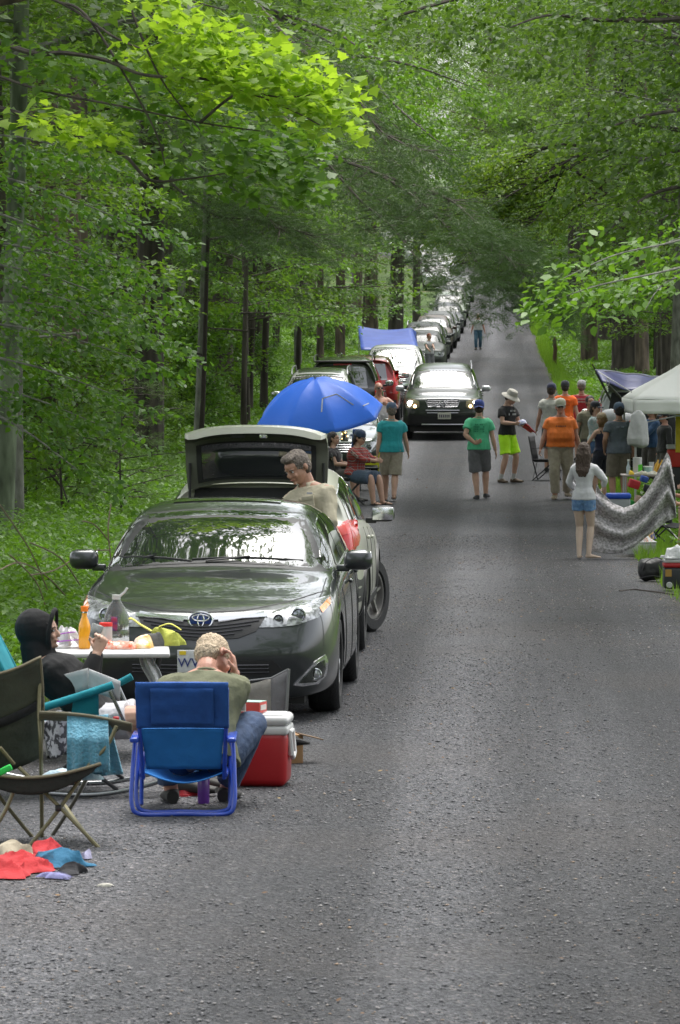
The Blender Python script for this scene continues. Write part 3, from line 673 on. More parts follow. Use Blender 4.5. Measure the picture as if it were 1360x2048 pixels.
def right_branches():
    base = G(1490, 44); tr = thing('beech_tree', 'near beech holding sprays of bright pointed leaves over the right verge', 'tree')
    b = MB(); b.tube([base+V((0, 0, -.3)), base+V((0, 0, 3)), base+V((0, 0, 7))], [.14, .12, .05], 8); c = Cloud(); rd = random.Random(19)
    for l, n, sp in (([(1490, 430, 44), (1360, 480, 43), (1230, 510, 42), (1120, 560, 41)], 26, 60), ([(1490, 500, 44), (1340, 540, 42), (1200, 570, 41), (1110, 600, 40.5)], 26, 38),
                     ([(1490, 460, 44), (1380, 470, 44), (1300, 500, 43)], 14, 50), ([(1490, 520, 43), (1340, 560, 42), (1290, 620, 41.5)], 12, 30)):
        P = bough(b, [at(*q) for q in l], .016, .003)
        for k in range(n):
            t = (k+rd.random())/n; i = int(t*(len(P)-1)); p = P[i]+V((rd.uniform(-.1, .1), rd.uniform(-.5, .5), rd.uniform(-sp, sp)*.0048))
            az = rd.uniform(-.8, .8)+PI; c.spray(p, (math.cos(az), math.sin(az), -.2), .42, .2, 13, .115, droop=.5, thick=.03, tilt=.36)
    b.build('trunk', BK['grey'], tr); link_mesh('crown', c.mesh('crown', 'oval'), LM['herb'], tr)
    base = G(1500, 78); tr = thing('yellowing_tree', 'tree with a twiggy drooping branch of yellow green leaves over the far road', 'tree')
    b = MB(); b.tube([base+V((0, 0, -.3)), base+V((0, 0, 5)), base+V((0, 0, 12))], [.2, .17, .06], 8); c = Cloud()
    for i, l in enumerate(([(1500, 250, 78), (1320, 310, 77), (1200, 300, 76), (1130, 325, 75), (1020, 390, 74), (930, 440, 73)],
              [(1200, 300, 76), (1130, 340, 75), (1080, 370, 75), (1030, 410, 75), (990, 470, 75)], [(1210, 300, 76), (1110, 290, 75), (1040, 330, 75), (960, 400, 74)],
              [(1130, 325, 75), (1100, 400, 75), (1060, 450, 74)], [(1140, 335, 75), (1230, 400, 75), (1270, 465, 75)], [(1320, 310, 77), (1240, 340, 75), (1180, 400, 75)])):
        P = bough(b, [at(*q) for q in l], .035, .005); L = len(P)
        for k in range(L//3, L):
            for m in range(2):
                a = (-1, rd.uniform(-.8, .8), rd.uniform(-.7, .1)); q = P[k]+V(a)*rd.uniform(0, .25)
                b.tube([P[k], q+V(a)*.25, q+V(a)*.6+V((0, 0, -.1))], [.011, .007, .003], 3, caps=False)
                if i != 4: c.spray(q, a, .75, .32, 60, .09, droop=.45, thick=.1, tilt=.6)
    for k in range(110): c.spray(at(rd.uniform(960, 1210), rd.uniform(285, 460), 75+rd.uniform(-1, 1)), (-1, rd.uniform(-.6, .6), -.3), .6, .28, 22, .08, droop=.4, thick=.1, tilt=.6)
    b.build('trunk', BK['twig'], tr); link_mesh('crown', c.mesh('crown', 'diamond'), LM['yellow'], tr)
    # upper right broadleaf masses, nearer and greyer
    base = G(1560, 66); tr = thing('oak_tree', 'broad oak filling the upper right with grey green shaded leaves', 'tree')
    b = MB(); b.tube([base+V((0, 0, -.3)), base+V((0, 0, 5)), base+V((0, 0, 14))], [.3, .26, .1], 8); c = Cloud()
    for l in ([(1560, -60, 66), (1400, 30, 65), (1200, 40, 64), (1100, 30, 63), (1020, 55, 62)], [(1560, 180, 66), (1420, 210, 65), (1300, 230, 64), (1200, 260, 63)], [(1560, 330, 66), (1440, 360, 65), (1300, 390, 64), (1210, 470, 63)], [(1560, -160, 66), (1300, -40, 64), (1000, -20, 62), (800, 30, 61), (750, 50, 61)]):
        P = bough(b, [at(*q) for q in l], .06, .01)
        for k in range(46):
            t = k/46; p = P[int(t*(len(P)-1))]+V((rd.uniform(-.6, .6), rd.uniform(-1, 1), rd.uniform(-.75, .55))); az = rd.uniform(-1, 1)+PI
            c.spray(p, (math.cos(az), math.sin(az), -.2), .9, .4, 46, .12, droop=.35, thick=.15, tilt=.5)
    b.build('trunk', BK['dark'], tr); link_mesh('crown', c.mesh('crown', 'oval'), LM['canopy'], tr)
    # bright shoots over the middle, from a tree of the left side
    base = G(150, 96); tr = thing('hickory_tree', 'slim tree whose long leafed shoots hang bright green over the middle of the road', 'tree')
    b = MB(); b.tube([base+V((0, 0, -.3)), base+V((.3, 0, 6)), base+V((1, 0, 13))], [.16, .14, .06], 8); c = Cloud()
    for l in ([(260, -160, 96), (540, 20, 88), (700, 110, 82), (780, 200, 79), (860, 270, 77), (930, 325, 76)], [(540, 20, 88), (700, 170, 82), (800, 260, 79), (870, 330, 78)], [(540, 20, 88), (680, 70, 83), (740, 120, 81)], [(700, 110, 82), (820, 130, 80), (960, 180, 79)]):
        P = bough(b, [at(*q) for q in l], .04, .005)
        for k in range(len(P)//3, len(P)):
            for m in range(4):
                az = rd.uniform(-1, 1); c.spray(P[k]+V((rd.uniform(-.3, .3), rd.uniform(-.5, .5), rd.uniform(-.35, .3))), (math.cos(az), math.sin(az), -.35), .6, .24, 22, .11, droop=.5, thick=.08, tilt=.5)
    b.build('trunk', BK['dark'], tr); link_mesh('crown', c.mesh('crown', 'diamond'), LM['herb'], tr)
    # small dark evergreen on the verge
    tm, cm = make_tree(2.3, .02, .1, .75, 34, 3, 130, .07, 'needle', seed=401, prof='cone', elev=.3, sw=.2, sl=.4)
    tree_obj('small_pine', 'small dull green evergreen standing alone on the fern verge below the big pine', 'pine tree', None, tm, cm, BK['twig'], LM['pine'], G(242, 66))
near_maple(); near_beech(); near_pine(); right_branches()
# ---------------------------------------------------------------- ground cover
def ground_cover():
    rng = np.random.default_rng(77); rd = random.Random(77)
    def field(name, label, n, dr, side, offr, size, k, leaf, hgt, shape='diamond', upr=.5, keep=None, pw=1.0):
        P = []; S = []
        while len(P) < n:
            d = dr[0]*(dr[1]/dr[0])**(rd.random()**pw); e = xc(d)+(-RL if side < 0 else RR)
            o = offr[0]+(offr[1]-offr[0])*rd.random()**1.1; x = e+side*o
            if abs(x) > .084*d+1: continue
            c = noise.noise((x*.5, d*.3, 9))+.9*noise.noise((x*1.7, d*.9, 2))
            if c < -.35+rd.random()*.5-.5*(o > .8): continue
            P.append((x, d, hz(x, d))); S.append(size*(d/60)**.45*rd.uniform(.7, 1.3)*(1+.5*c))
        P = np.array(P); S = np.array(S)
        P2 = np.repeat(P, k, 0); S2 = np.repeat(S, k); q = len(P2)
        th = rng.uniform(0, 2*PI, q); el = rng.uniform(.15, 1.1, q) if shape != 'needle' else rng.uniform(.9, 1.5, q)
        hh = np.repeat(hgt*(.4+.9*rng.random(len(P))), k)
        D = np.stack([np.cos(th)*np.cos(el), np.sin(th)*np.cos(el), np.sin(el)*upr], -1)
        P2 = P2.copy(); lift = rng.random(q)**.8*hh if shape != 'needle' else -.01
        P2[:, 2] += lift; P2[:, :2] += rng.normal(0, .07 if shape != 'needle' else .05, (q, 2))
        Nn = np.stack([-np.cos(th)*.3, -np.sin(th)*.3, np.ones(q)], -1)+rng.normal(0, .3, (q, 3)) if shape != 'needle' else np.stack([-np.sin(th), np.cos(th), 0*th], -1)+rng.normal(0, .5, (q, 3))
        me = leaves_mesh(name, P2, D, Nn, S2*rng.uniform(.6, 1.2, q), shape)
        tag(link_mesh(name, me, LM[leaf]), label, name.replace('_', ' '), kind='stuff')
    field('undergrowth', 'dense leafy green undergrowth covering the left forest verge', 85000, (26, 240), -1, (-.1, 18), .085, 6, 'herb', .46, pw=.75)
    field('verge_plants', 'low leafy plants along the right edge of the road', 22000, (36, 280), 1, (.5, 16), .10, 6, 'herb', .22, pw=.8)
    SHAPES['blade'] = np.array([(0, .03, 0), (1, 0, 0), (0, -.03, 0)])
    field('grass', 'bright green grass of the right verge', 60000, (36, 330), 1, (-.15, 9), .16, 5, 'grass', .1, 'needle', 1, pw=.7)
    field('grass', 'tufts of grass at the edge of the left verge', 26000, (24, 200), -1, (-.3, 7), .24, 4, 'grass', .1, 'needle', 1, pw=.7)
    field('grass', 'bright green grassy bank at the right of the far bend', 26000, (225, 345), 1, (-.3, 13), .26, 5, 'grass', .12, 'needle', 1)
ground_cover()
# ================================================================ vehicles
def paint(name, col, metal=.55, rough=.32, coat=1):
    m = mat('paint_'+name, col, rough, metal, coat=coat, bump=.01, bscale=3); return m
GL = mat('car_glass', (.012, .016, .015), .02, 0, spec=.8, ior=1.85, coat=1)
RUB = mat('rubber', (.016, .016, .017), .75, bump=.3, bscale=60)
BLK = mat('black_plastic', (.018, .018, .019), .5)
CHR = mat('chrome', (.75, .76, .78), .12, 1)
SIL = mat('silver_alloy', (.42, .42, .44), .3, .9)
LENS = mat('lamp_lens', (.36, .37, .38), .05, .6, coat=1, spec=.8)
LENSD = mat('lamp_bowl', (.18, .19, .2), .12, .9, coat=1)
AMB = mat('amber_lens', (.8, .28, .05), .15, coat=1)
REDL = mat('red_lens', (.55, .010, .012), .2, coat=.4, spec=.5)
REDL2 = mat('red_lens_pale', (.60, .07, .06), .2, coat=.3)
GLF = mat('far_glass', (.015, .02, .018), .12, 0, spec=.5, ior=1.5)
DARKI = mat('car_interior', (.03, .03, .032), .9, bump=.2)
HEADON = mat('lit_headlamp', (1, .93, .8), .3, emit=9)
class Car: pass
def hull(sp, lev=2):
    """smooth car shell; y from 0 (nose) to L (tail), nose toward -Y"""
    L, Wd = sp['L'], sp['W']/2; ys = sp['ys']; ti0 = 5; ti1 = sp.get('ti', 5)
    P = []
    for k, y in enumerate(ys):
        w = Wd*interp(y, sp['wy'], sp['wv']); zc = interp(y, sp['ty'], sp['tz']); zb = min(interp(y, sp['by'], sp['bz']), zc-sp.get('crown', .07))
        zs = sp.get('sill', .2) if not (k in (0, len(ys)-1)) else sp.get('lip', .22)
        h = max(0, min(1, (zc-zb-.12)/.15)); wr = w*.90-sp.get('tumble', .36)*(zc-zb)
        col = [(w*.80, zs), (w*.965, zs+.03), (w*1.0, zs+.18), (w, zb*.62+.05), (w*sp.get('shx', .985), zb-.12), (w*.945, zb)]
        A = [(.86, .45), (.68, .75), (.46, .9), (.22, .98), (0, 1)]
        hood = [(w*a, zb+(zc-zb)*f) for a, f in A]
        gh = [(w*.90, zb+.03), ((w*.90+wr)/2+.02, (zb+zc)/2), (wr, zc-.075), (wr*.72, zc-.018), (0, zc)]
        up = [(a[0]*(1-h)+b[0]*h, a[1]*(1-h)+b[1]*h) for a, b in zip(hood, gh)]
        row = [V((x, y, z)) for x, z in col+up]
        if k == 0:
            for i, v in enumerate(row): v.y += sp['fdy'][min(i, 5)]
        if k == len(ys)-1:
            for i, v in enumerate(row): v.y += sp['rdy'][min(i, len(sp['rdy'])-1)]
        P.append(row)
    verts = []; faces = []
    n = 11; full = []
    for row in P:
        r = [len(verts)+i for i in range(2*n-1)]
        verts += [v.copy() for v in row]+[V((-v.x, v.y, v.z)) for v in row[-2::-1]]
        full.append(r)
    for k in range(len(full)-1):
        for i in range(2*n-2): a, b = full[k], full[k+1]; faces.append((a[i], a[i+1], b[i+1], b[i]))
        faces.append((full[k][-1], full[k][0], full[k+1][0], full[k+1][-1]))
    def cap(row, ids, ti, bulge, sgn):
        fr = [row[i].x/row[ti].x for i in range(ti, n)]; fr = fr+[-f for f in fr[-2::-1]]; m = len(fr)
        g = []
        for i in range(ti+1):
            if i == ti: g.append(ids[ti:2*n-1-ti]); continue
            line = [ids[i]]
            for f in fr[1:-1]:
                v = row[i]; verts.append(V((v.x*f, v.y+sgn*bulge*(1-f*f)*(1 if i < ti-1 else .8), v.z))); line.append(len(verts)-1)
            line.append(ids[2*n-2-i]); g.append(line)
        for q in range(1, m-1):   # push the top row as well so plan curvature matches
            v = verts[g[ti][q]]; v.y += sgn*bulge*(1-fr[q]**2)*.75
        for i in range(ti):
            for q in range(m-1): faces.append((g[i][q], g[i+1][q], g[i+1][q+1], g[i][q+1]))
    cap(P[0], full[0], ti0, sp.get('fb', .1), -1); cap(P[-1], full[-1], ti1, sp.get('rb', .06), 1)
    me = bpy.data.meshes.new('hull'); me.from_pydata([tuple(v) for v in verts], [], faces)
    bm = bmesh.new(); bm.from_mesh(me); bmesh.ops.recalc_face_normals(bm, faces=bm.faces); bm.to_mesh(me); bm.free()
    o = bpy.data.objects.new('tmp_hull', me); COL.objects.link(o)
    s = o.modifiers.new('s', 'SUBSURF'); s.levels = lev; s.render_levels = lev
    # wheel wells
    wb = MB()
    for y in (sp['fa'], sp['ra']):
        for sx in (1, -1):
            wb.lathe([(sp['ar'], -.16), (sp['ar'], .5)], 28, Matrix.Translation((sx*(Wd-.05), y, sp['wr']+.0)) @ Matrix.Rotation(sx*PI/2, 4, 'Y') @ Matrix.Translation((0, 0, -.08)))
    c = wb.build('tmp_cut', None, smooth=False)
    bo = o.modifiers.new('b', 'BOOLEAN'); bo.operation = 'DIFFERENCE'; bo.object = c; bo.solver = 'EXACT'
    dg = bpy.context.evaluated_depsgraph_get(); me2 = bpy.data.meshes.new_from_object(o.evaluated_get(dg))
    bpy.data.objects.remove(o); bpy.data.objects.remove(c)
    me2.polygons.foreach_set('use_smooth', [True]*len(me2.polygons)); me2.set_sharp_from_angle(angle=R(35))
    for a in list(me2.materials): pass
    me2.materials.clear(); me2.polygons.foreach_set('material_index', [0]*len(me2.polygons))
    return me2
def bvh_of(me):
    return BVHTree.FromPolygons([v.co for v in me.vertices], [p.vertices for p in me.polygons])
def patch_mesh(bvh, view, outline, off=.004, res=.06, depth=.02, smooth_pts=0):
    """outline seen from a side, laid on the shell: view f(ront) r(ear) s(ide +x) t(op) n(side -x)"""
    if smooth_pts:
        P = [V((*p, 0)) for p in outline]; n = len(P); out = []
        for i in range(n):
            p0, p1, p2, p3 = P[i-1], P[i], P[(i+1) % n], P[(i+2) % n]
            for k in range(smooth_pts):
                t = k/smooth_pts; out.append((.5*((2*p1)+(p2-p0)*t+(2*p0-5*p1+4*p2-p3)*t*t+(3*p1-p0-3*p2+p3)*t**3))[:2])
        outline = out
    bm = bmesh.new(); vs = [bm.verts.new((p[0], p[1], 0)) for p in outline]; bm.faces.new(vs)
    bmesh.ops.triangulate(bm, faces=bm.faces[:])
    for _ in range(7):
        e = [x for x in bm.edges if x.calc_length() > res]
        if not e: break
        bmesh.ops.subdivide_edges(bm, edges=e, cuts=1); bmesh.ops.triangulate(bm, faces=bm.faces[:])
    D = dict(f=V((0, 1, 0)), r=V((0, -1, 0)), s=V((-1, 0, 0)), n=V((1, 0, 0)), t=V((0, 0, -1)))[view]
    last = None; miss = []
    for v in bm.verts:
        a, b = v.co.x, v.co.y
        o = dict(f=V((a, -20, b)), r=V((a, 20, b)), s=V((20, a, b)), n=V((-20, a, b)), t=V((a, b, 20)))[view]
        h = bvh.ray_cast(o, D)
        if h[0] is None: miss.append((v, o)); continue
        v.co = h[0]-D*off+h[1]*off*.5; last = v.co.copy()
    for v, o in miss:
        c = min((u for u in bm.verts if all(u is not q for q, _ in miss)), key=lambda u: (u.co-o-D*D.dot(u.co-o)).length, default=None)
        v.co = (o+D*D.dot(c.co-o)) if c else o
    be = [e for e in bm.edges if e.is_boundary]
    r = bmesh.ops.extrude_edge_only(bm, edges=be)
    for v in [x for x in r['geom'] if isinstance(x, bmesh.types.BMVert)]: v.co += D*depth
    me = bpy.data.meshes.new('patch'); bm.to_mesh(me); bm.free()
    bm = bmesh.new(); bm.from_mesh(me); bmesh.ops.recalc_face_normals(bm, faces=bm.faces)
    s = sum(f.normal.dot(-D)*f.calc_area() for f in bm.faces)
    if s < 0: bmesh.ops.reverse_faces(bm, faces=bm.faces[:])
    bm.to_mesh(me); bm.free()
    me.polygons.foreach_set('use_smooth', [True]*len(me.polygons)); me.set_sharp_from_angle(angle=R(40)); return me
def proj(bvh, view, p, off=.0):
    D = dict(f=V((0, 1, 0)), r=V((0, -1, 0)), s=V((-1, 0, 0)), n=V((1, 0, 0)), t=V((0, 0, -1)))[view]
    a, b = p; o = dict(f=V((a, -20, b)), r=V((a, 20, b)), s=V((20, a, b)), n=V((-20, a, b)), t=V((a, b, 20)))[view]
    h = bvh.ray_cast(o, D); return (h[0]-D*off) if h[0] is not None else o+D*20
def mir(pts): return [(-a, b) for a, b in pts][::-1]
def wheel_parts(parent, x, y, r, wd, side, rimm=SIL, spokes=10, rr=.66, steer=0):
    e = MB(); T = Matrix.Translation((x, y, r)) @ Matrix.Rotation(steer, 4, 'Z') @ Matrix.Rotation(side*PI/2, 4, 'Y')
    a = wd/2
    e.lathe([(r*rr, -a), (r*.93, -a), (r*.985, -a*.8), (r, -a*.5), (r, a*.5), (r*.985, a*.8), (r*.93, a), (r*(rr+.03), a), (r*rr, a*.8), (r*rr, -a)], 36, T, cap=False)
    for k in (-.45, 0, .45): e.lathe([(r*.98, a*k-.006), (r*1.004, a*k-.005), (r*1.004, a*k+.005), (r*.98, a*k+.006)], 36, T, cap=False)
    w = e.build('wheel', RUB, parent)
    b = MB(); b.lathe([(r*rr*.98, -a*.9), (r*rr*.94, a*.4), (r*rr*.99, a*.85), (r*rr*.9, a*.86), (r*rr*.86, a*.3), (r*.1, a*.1), (.001, a*.1)], 36, T, cap=False)
    for k in range(spokes):
        t = 2*PI*k/spokes; M = T @ Matrix.Rotation(t, 4, 'Z')
        b.box((r*rr*.5, 0, a*.55), (r*rr*.86, r*.075, a*.35), M)
    b.lathe([(r*.14, a*.2), (r*.14, a*.85), (r*.1, a*.95), (.001, a*.95)], 14, T, cap=False)
    b.build('rim', rimm, w)
    c = MB(); c.lathe([(r*rr*.9, -a*.7), (r*rr*.9, -a*.2)], 24, T); c.build('brake_drum', BLK, w)
def tex_text(name, body, size, m, parent, M, ext=.002):
    cu = bpy.data.curves.new(name, 'FONT'); cu.body = body; cu.size = size; cu.extrude = ext; cu.align_x = 'CENTER'; cu.align_y = 'CENTER'; cu.resolution_u = 2
    o = bpy.data.objects.new('tmp', cu); COL.objects.link(o); dg = bpy.context.evaluated_depsgraph_get()
    me = bpy.data.meshes.new_from_object(o.evaluated_get(dg)); bpy.data.objects.remove(o)
    me.transform(M); me.materials.clear(); return link_mesh(name, me, m, parent)
PRE = {}
PRE['sedan'] = dict(L=4.82, W=1.84, ys=[0, .10, .3, .6, .95, 1.22, 1.36, 1.75, 2.15, 2.6, 3.1, 3.5, 3.85, 4.15, 4.4, 4.65, 4.82],
  wy=[0, .1, .3, .6, .95, 1.3, 2, 3.5, 4.3, 4.65, 4.82], wv=[.76, .87, .955, .995, 1, 1, 1, 1, .975, .9, .8],
  ty=[0, .1, .3, .6, .95, 1.25, 1.36, 1.75, 2.15, 2.6, 3.1, 3.5, 3.85, 4.15, 4.4, 4.82], tz=[.735, .79, .85, .90, .945, .975, 1.02, 1.24, 1.425, 1.47, 1.46, 1.40, 1.24, 1.10, 1.09, 1.03],
  by=[0, .3, 1.0, 2, 3.5, 4.82], bz=[.70, .80, .90, .935, .99, .98], fdy=[.10, .06, .0, -.04, -.02, .05], rdy=[-.05, -.02, .03, .04, .03, 0], fb=.13, rb=.08, sill=.15, lip=.14,
  fa=.97, ra=3.75, wr=.335, ar=.375, crown=.06, tumble=.37)
PRE['hatch'] = dict(L=4.45, W=1.80, ys=[0, .10, .3, .6, .95, 1.15, 1.3, 1.65, 2.0, 2.5, 3.1, 3.6, 3.95, 4.2, 4.38, 4.45],
  wy=[0, .1, .3, .6, 1, 2, 3.6, 4.1, 4.45], wv=[.78, .88, .96, 1, 1, 1, 1, .985, .90],
  ty=[0, .1, .3, .6, .95, 1.15, 1.3, 1.65, 2.0, 2.5, 3.1, 3.6, 3.95, 4.2, 4.45], tz=[.84, .92, .97, 1.02, 1.07, 1.10, 1.16, 1.38, 1.545, 1.60, 1.60, 1.57, 1.53, 1.49, 1.45],
  by=[0, .3, 1, 2, 3.5, 4.45], bz=[.80, .9, .98, 1.02, 1.07, 1.10], fdy=[.08, .04, 0, -.04, 0, .05], rdy=[.02, .03, .05, .07, .06, .0, -.06, -.18, -.32], fb=.1, rb=.06, sill=.27, lip=.3, ti=8,
  fa=.92, ra=3.555, wr=.345, ar=.39, crown=.06, tumble=.36)
PRE['suv'] = dict(L=4.8, W=1.90, ys=[0, .08, .25, .5, .85, 1.15, 1.3, 1.6, 1.95, 2.5, 3.2, 3.9, 4.4, 4.62, 4.74, 4.8],
  wy=[0, .08, .3, .6, 1, 2, 4, 4.5, 4.8], wv=[.80, .89, .965, 1, 1, 1, 1, .985, .93],
  ty=[0, .08, .25, .5, .85, 1.15, 1.3, 1.6, 1.95, 2.5, 3.2, 3.9, 4.4, 4.62, 4.8], tz=[.98, 1.03, 1.06, 1.09, 1.12, 1.15, 1.22, 1.46, 1.69, 1.75, 1.77, 1.76, 1.73, 1.70, 1.66],
  by=[0, .3, 1, 2, 3.5, 4.8], bz=[.93, .99, 1.04, 1.08, 1.12, 1.14], fdy=[.06, .03, 0, -.05, -.01, .03], rdy=[.02, .04, .06, .07, .05, .0, -.05, -.13, -.22], fb=.09, rb=.05, sill=.32, lip=.34, ti=8,
  fa=.95, ra=3.8, wr=.37, ar=.42, crown=.05, tumble=.30)
PRE['van'] = dict(PRE['suv'], ty=[0, .08, .25, .5, .85, 1.1, 1.3, 1.6, 1.95, 2.5, 3.2, 3.9, 4.4, 4.62, 4.8], tz=[.92, .98, 1.03, 1.08, 1.13, 1.18, 1.3, 1.55, 1.76, 1.84, 1.86, 1.85, 1.83, 1.8, 1.76], tumble=.22)
PRE['pickup'] = dict(PRE['suv'], L=5.6, W=1.96, ys=[0, .08, .25, .5, .85, 1.2, 1.4, 1.75, 2.1, 2.6, 3.1, 3.4, 3.6, 3.75, 4.2, 5.0, 5.5, 5.6],
  wy=[0, .08, .3, .6, 5.4, 5.6], wv=[.86, .93, .98, 1, 1, .96],
  ty=[0, .08, .25, .5, .85, 1.2, 1.4, 1.75, 2.1, 2.6, 3.1, 3.4, 3.6, 3.75, 4.2, 5.6], tz=[1.06, 1.1, 1.13, 1.16, 1.19, 1.22, 1.3, 1.56, 1.78, 1.83, 1.82, 1.76, 1.35, 1.2, 1.18, 1.18], ra=4.4, ti=5, rdy=[0, 0, .02, .02, 0, 0], tumble=.26)
def side_glass(sp, C):
    """window outlines in (y,z) from the shell's own lines"""
    out = []
    a, b = C['g0'], C['g1']; cuts = C['cuts']; edges = [a]+cuts+[b]
    for i in range(len(edges)-1):
        y0, y1 = edges[i]+.025, edges[i+1]-.025; n = 5; lo = []; up = []
        for k in range(n+1):
            y = y0+(y1-y0)*k/n; zb = interp(y, sp['by'], sp['bz'])+.055; zt = interp(y, sp['ty'], sp['tz'])-.125
            if zt-zb < .015: zt = zb+.015
            lo.append((y, zb)); up.append((y, zt))
        out.append(lo+up[::-1])
    return out
def make_car(kind, label, pt, tail=False, detail=1, name='parked_car', cat='car', grp=None, mods=None, glass=None, mirror=None, rails=None, wheelm=SIL, spokes=10, seats=True, lev=2):
    sp = dict(PRE[kind]); sp.update(mods or {}); C = dict(sedan=dict(g0=1.50, g1=4.0, cuts=[2.55, 3.42]), hatch=dict(g0=1.45, g1=4.25, cuts=[2.35, 3.2]), suv=dict(g0=1.5, g1=4.6, cuts=[2.4, 3.4]), van=dict(g0=1.5, g1=4.6, cuts=[2.4, 3.4]), pickup=dict(g0=1.6, g1=3.5, cuts=[2.6]))[kind]
    L, Wd = sp['L'], sp['W']/2
    me = hull(sp, lev); bv = bvh_of(me); t = thing(name, label, cat, group=grp); G_ = glass or GL
    link_mesh('body', me, pt, t)
    def pa(nm, view, ol, m, off=.004, both=False, parent=t, res=.07, depth=.02, sm=0):
        o = link_mesh(nm, patch_mesh(bv, view, ol, off, res, depth, sm), m, parent)
        if both:
            if view == 's': link_mesh(nm, patch_mesh(bv, 'n', ol, off, res, depth, sm), m, parent)
            else: link_mesh(nm, patch_mesh(bv, view, mir(ol), off, res, depth, sm), m, parent)
        return o
    # glass
    ty, tz = sp['ty'], sp['tz']
    wsy = 1.30 if kind != 'sedan' else 1.36
    if kind == 'pickup': wsy = 1.4
    roof_y = dict(sedan=2.12, hatch=1.97, suv=1.92, van=1.92, pickup=2.07)[kind]
    zb0 = interp(wsy, ty, tz)+.0; zt0 = interp(roof_y, ty, tz)-.045
    wb_ = Wd*.87; wr_ = Wd*.90-sp['tumble']*(interp(roof_y, ty, tz)-interp(roof_y, sp['by'], sp['bz']))-.045
    ws = [(-wb_+.02, zb0-.035), (-wb_*.5, zb0), (0, zb0+.012), (wb_*.5, zb0), (wb_-.02, zb0-.035), ((wb_+wr_)/2+.012, (zb0+zt0)/2), (wr_, zt0-.02), (wr_*.5, zt0+.012), (0, zt0+.02), (-wr_*.5, zt0+.012), (-wr_, zt0-.02), (-(wb_+wr_)/2-.012, (zb0+zt0)/2)]
    pa('windshield_frame', 'f', [(x*1.022, z+(.012 if z > (zb0+zt0)/2 else -.02)) for x, z in ws], BLK, .002)
    pa('windshield', 'f', ws, G_, .006, res=.12)
    for ol in side_glass(sp, C):
        pa('side_window', 's', ol, G_, .004, both=True)
    if kind == 'sedan':
        pa('rear_window', 't', [(-.55, 3.5), (.55, 3.5), (.62, 4.0), (-.62, 4.0)], G_)
    elif kind != 'pickup' and not mods_get(mods, 'open'):
        zt = interp(L-.1, ty, tz)-.12; pa('rear_window', 'r', [(-.62, 1.14), (.62, 1.14), (.55, zt), (-.55, zt)], G_, .005)
    # wheels
    for y in (sp['fa'], sp['ra']):
        for sx in (1, -1): wheel_parts(t, sx*(Wd-.125), y, sp['wr'], .22, sx, wheelm, spokes, steer=mods_get(mods, 'steer') or 0 if y == sp['fa'] else 0)
    und = MB(); und.box((0, L/2, .30), (Wd*1.62, L*.86, .22) if kind != 'sedan' else (Wd*1.5, L*.9, .38)); und.build('underbody', BLK, t)
    # mirrors
    my, mz = wsy+.42, interp(wsy+.42, sp['by'], sp['bz'])+.11
    for sx in (1, -1):
        b = MB(); M = Matrix.Translation((sx*(Wd+.075), my, mz))
        b.box((0, 0, 0), (.21, .14, .145), M, bev=.055); b.box((-sx*.11, .02, -.06), (.10, .06, .05), M, bev=.012)
        mo = b.build('wing_mirror', mirror or pt, t)
        g = MB(); g.box((0, .078, 0), (.19, .006, .11), M, bev=.002); g.build('mirror_glass', CHR, mo)
    if rails:
        for sx in (1, -1):
            b = MB(); xr = Wd*.9-sp['tumble']*.62; y0, y1 = roof_y+.15, L-.55
            pts = [(sx*xr, y0, interp(y0, ty, tz)-.07), (sx*xr, y0+.1, interp(y0+.1, ty, tz)+.03)]+[(sx*(xr-.01), y0+.1+(y1-y0-.2)*k/5, interp(y0+(y1-y0)*k/5, ty, tz)+.035) for k in range(1, 5)]+[(sx*xr, y1-.1, interp(y1, ty, tz)+.03), (sx*xr, y1, interp(y1, ty, tz)-.07)]
            b.tube(pts, .018, 6); b.build('roof_rail', rails, t)
    # seams along the side
    sm = MB()
    for sx, vw in ((1, 's'), (-1, 'n')):
        for yy in [C['g0']+.05]+C['cuts']:
            pts = [proj(bv, vw, (yy+.03*math.sin(z*5), z), 0) for z in np.linspace(sp['sill']+.12, interp(yy, sp['by'], sp['bz'])-.01, 9)]
            sm.tube(pts, .005, 4, caps=False)
    sm.build('door_seam', BLK, t)
    for sx, vw in ((1, 's'), (-1, 'n')):
        for yy in C['cuts']:
            p = proj(bv, vw, (yy-.13, interp(yy, sp['by'], sp['bz'])-.10), .02)
            h = MB(); h.box(p, (.03, .17, .03), bev=.012); h.build('door_handle', mods_get(mods, 'handlem') or pt, t)
    t['bv'] = 0; del t['bv']
    c = Car(); c.t = t; c.bv = bv; c.sp = sp; c.pa = pa; c.Wd = Wd; c.L = L; c.me = me
    return c
def mods_get(m, k): return (m or {}).get(k)
def lamp_round(c, nm, x, z, r, view='f', parent=None, off=.006, m=LENSD, ring=CHR):
    p = proj(c.bv, view, (x, z), off); b = MB(); M = Matrix.Translation(p) @ Matrix.Rotation(PI/2, 4, 'X')
    b.lathe([(r*1.05, -.01), (r*1.05, .012), (r*.9, .014), (r*.88, .004)], 20, M, cap=False); b.build(nm+'_ring', ring, parent or c.t)
    b = MB(); b.lathe([(r*.88, .0), (r*.6, .008), (r*.25, .012), (.001, .012)], 20, M, cap=False); return b.build(nm, m, parent or c.t)
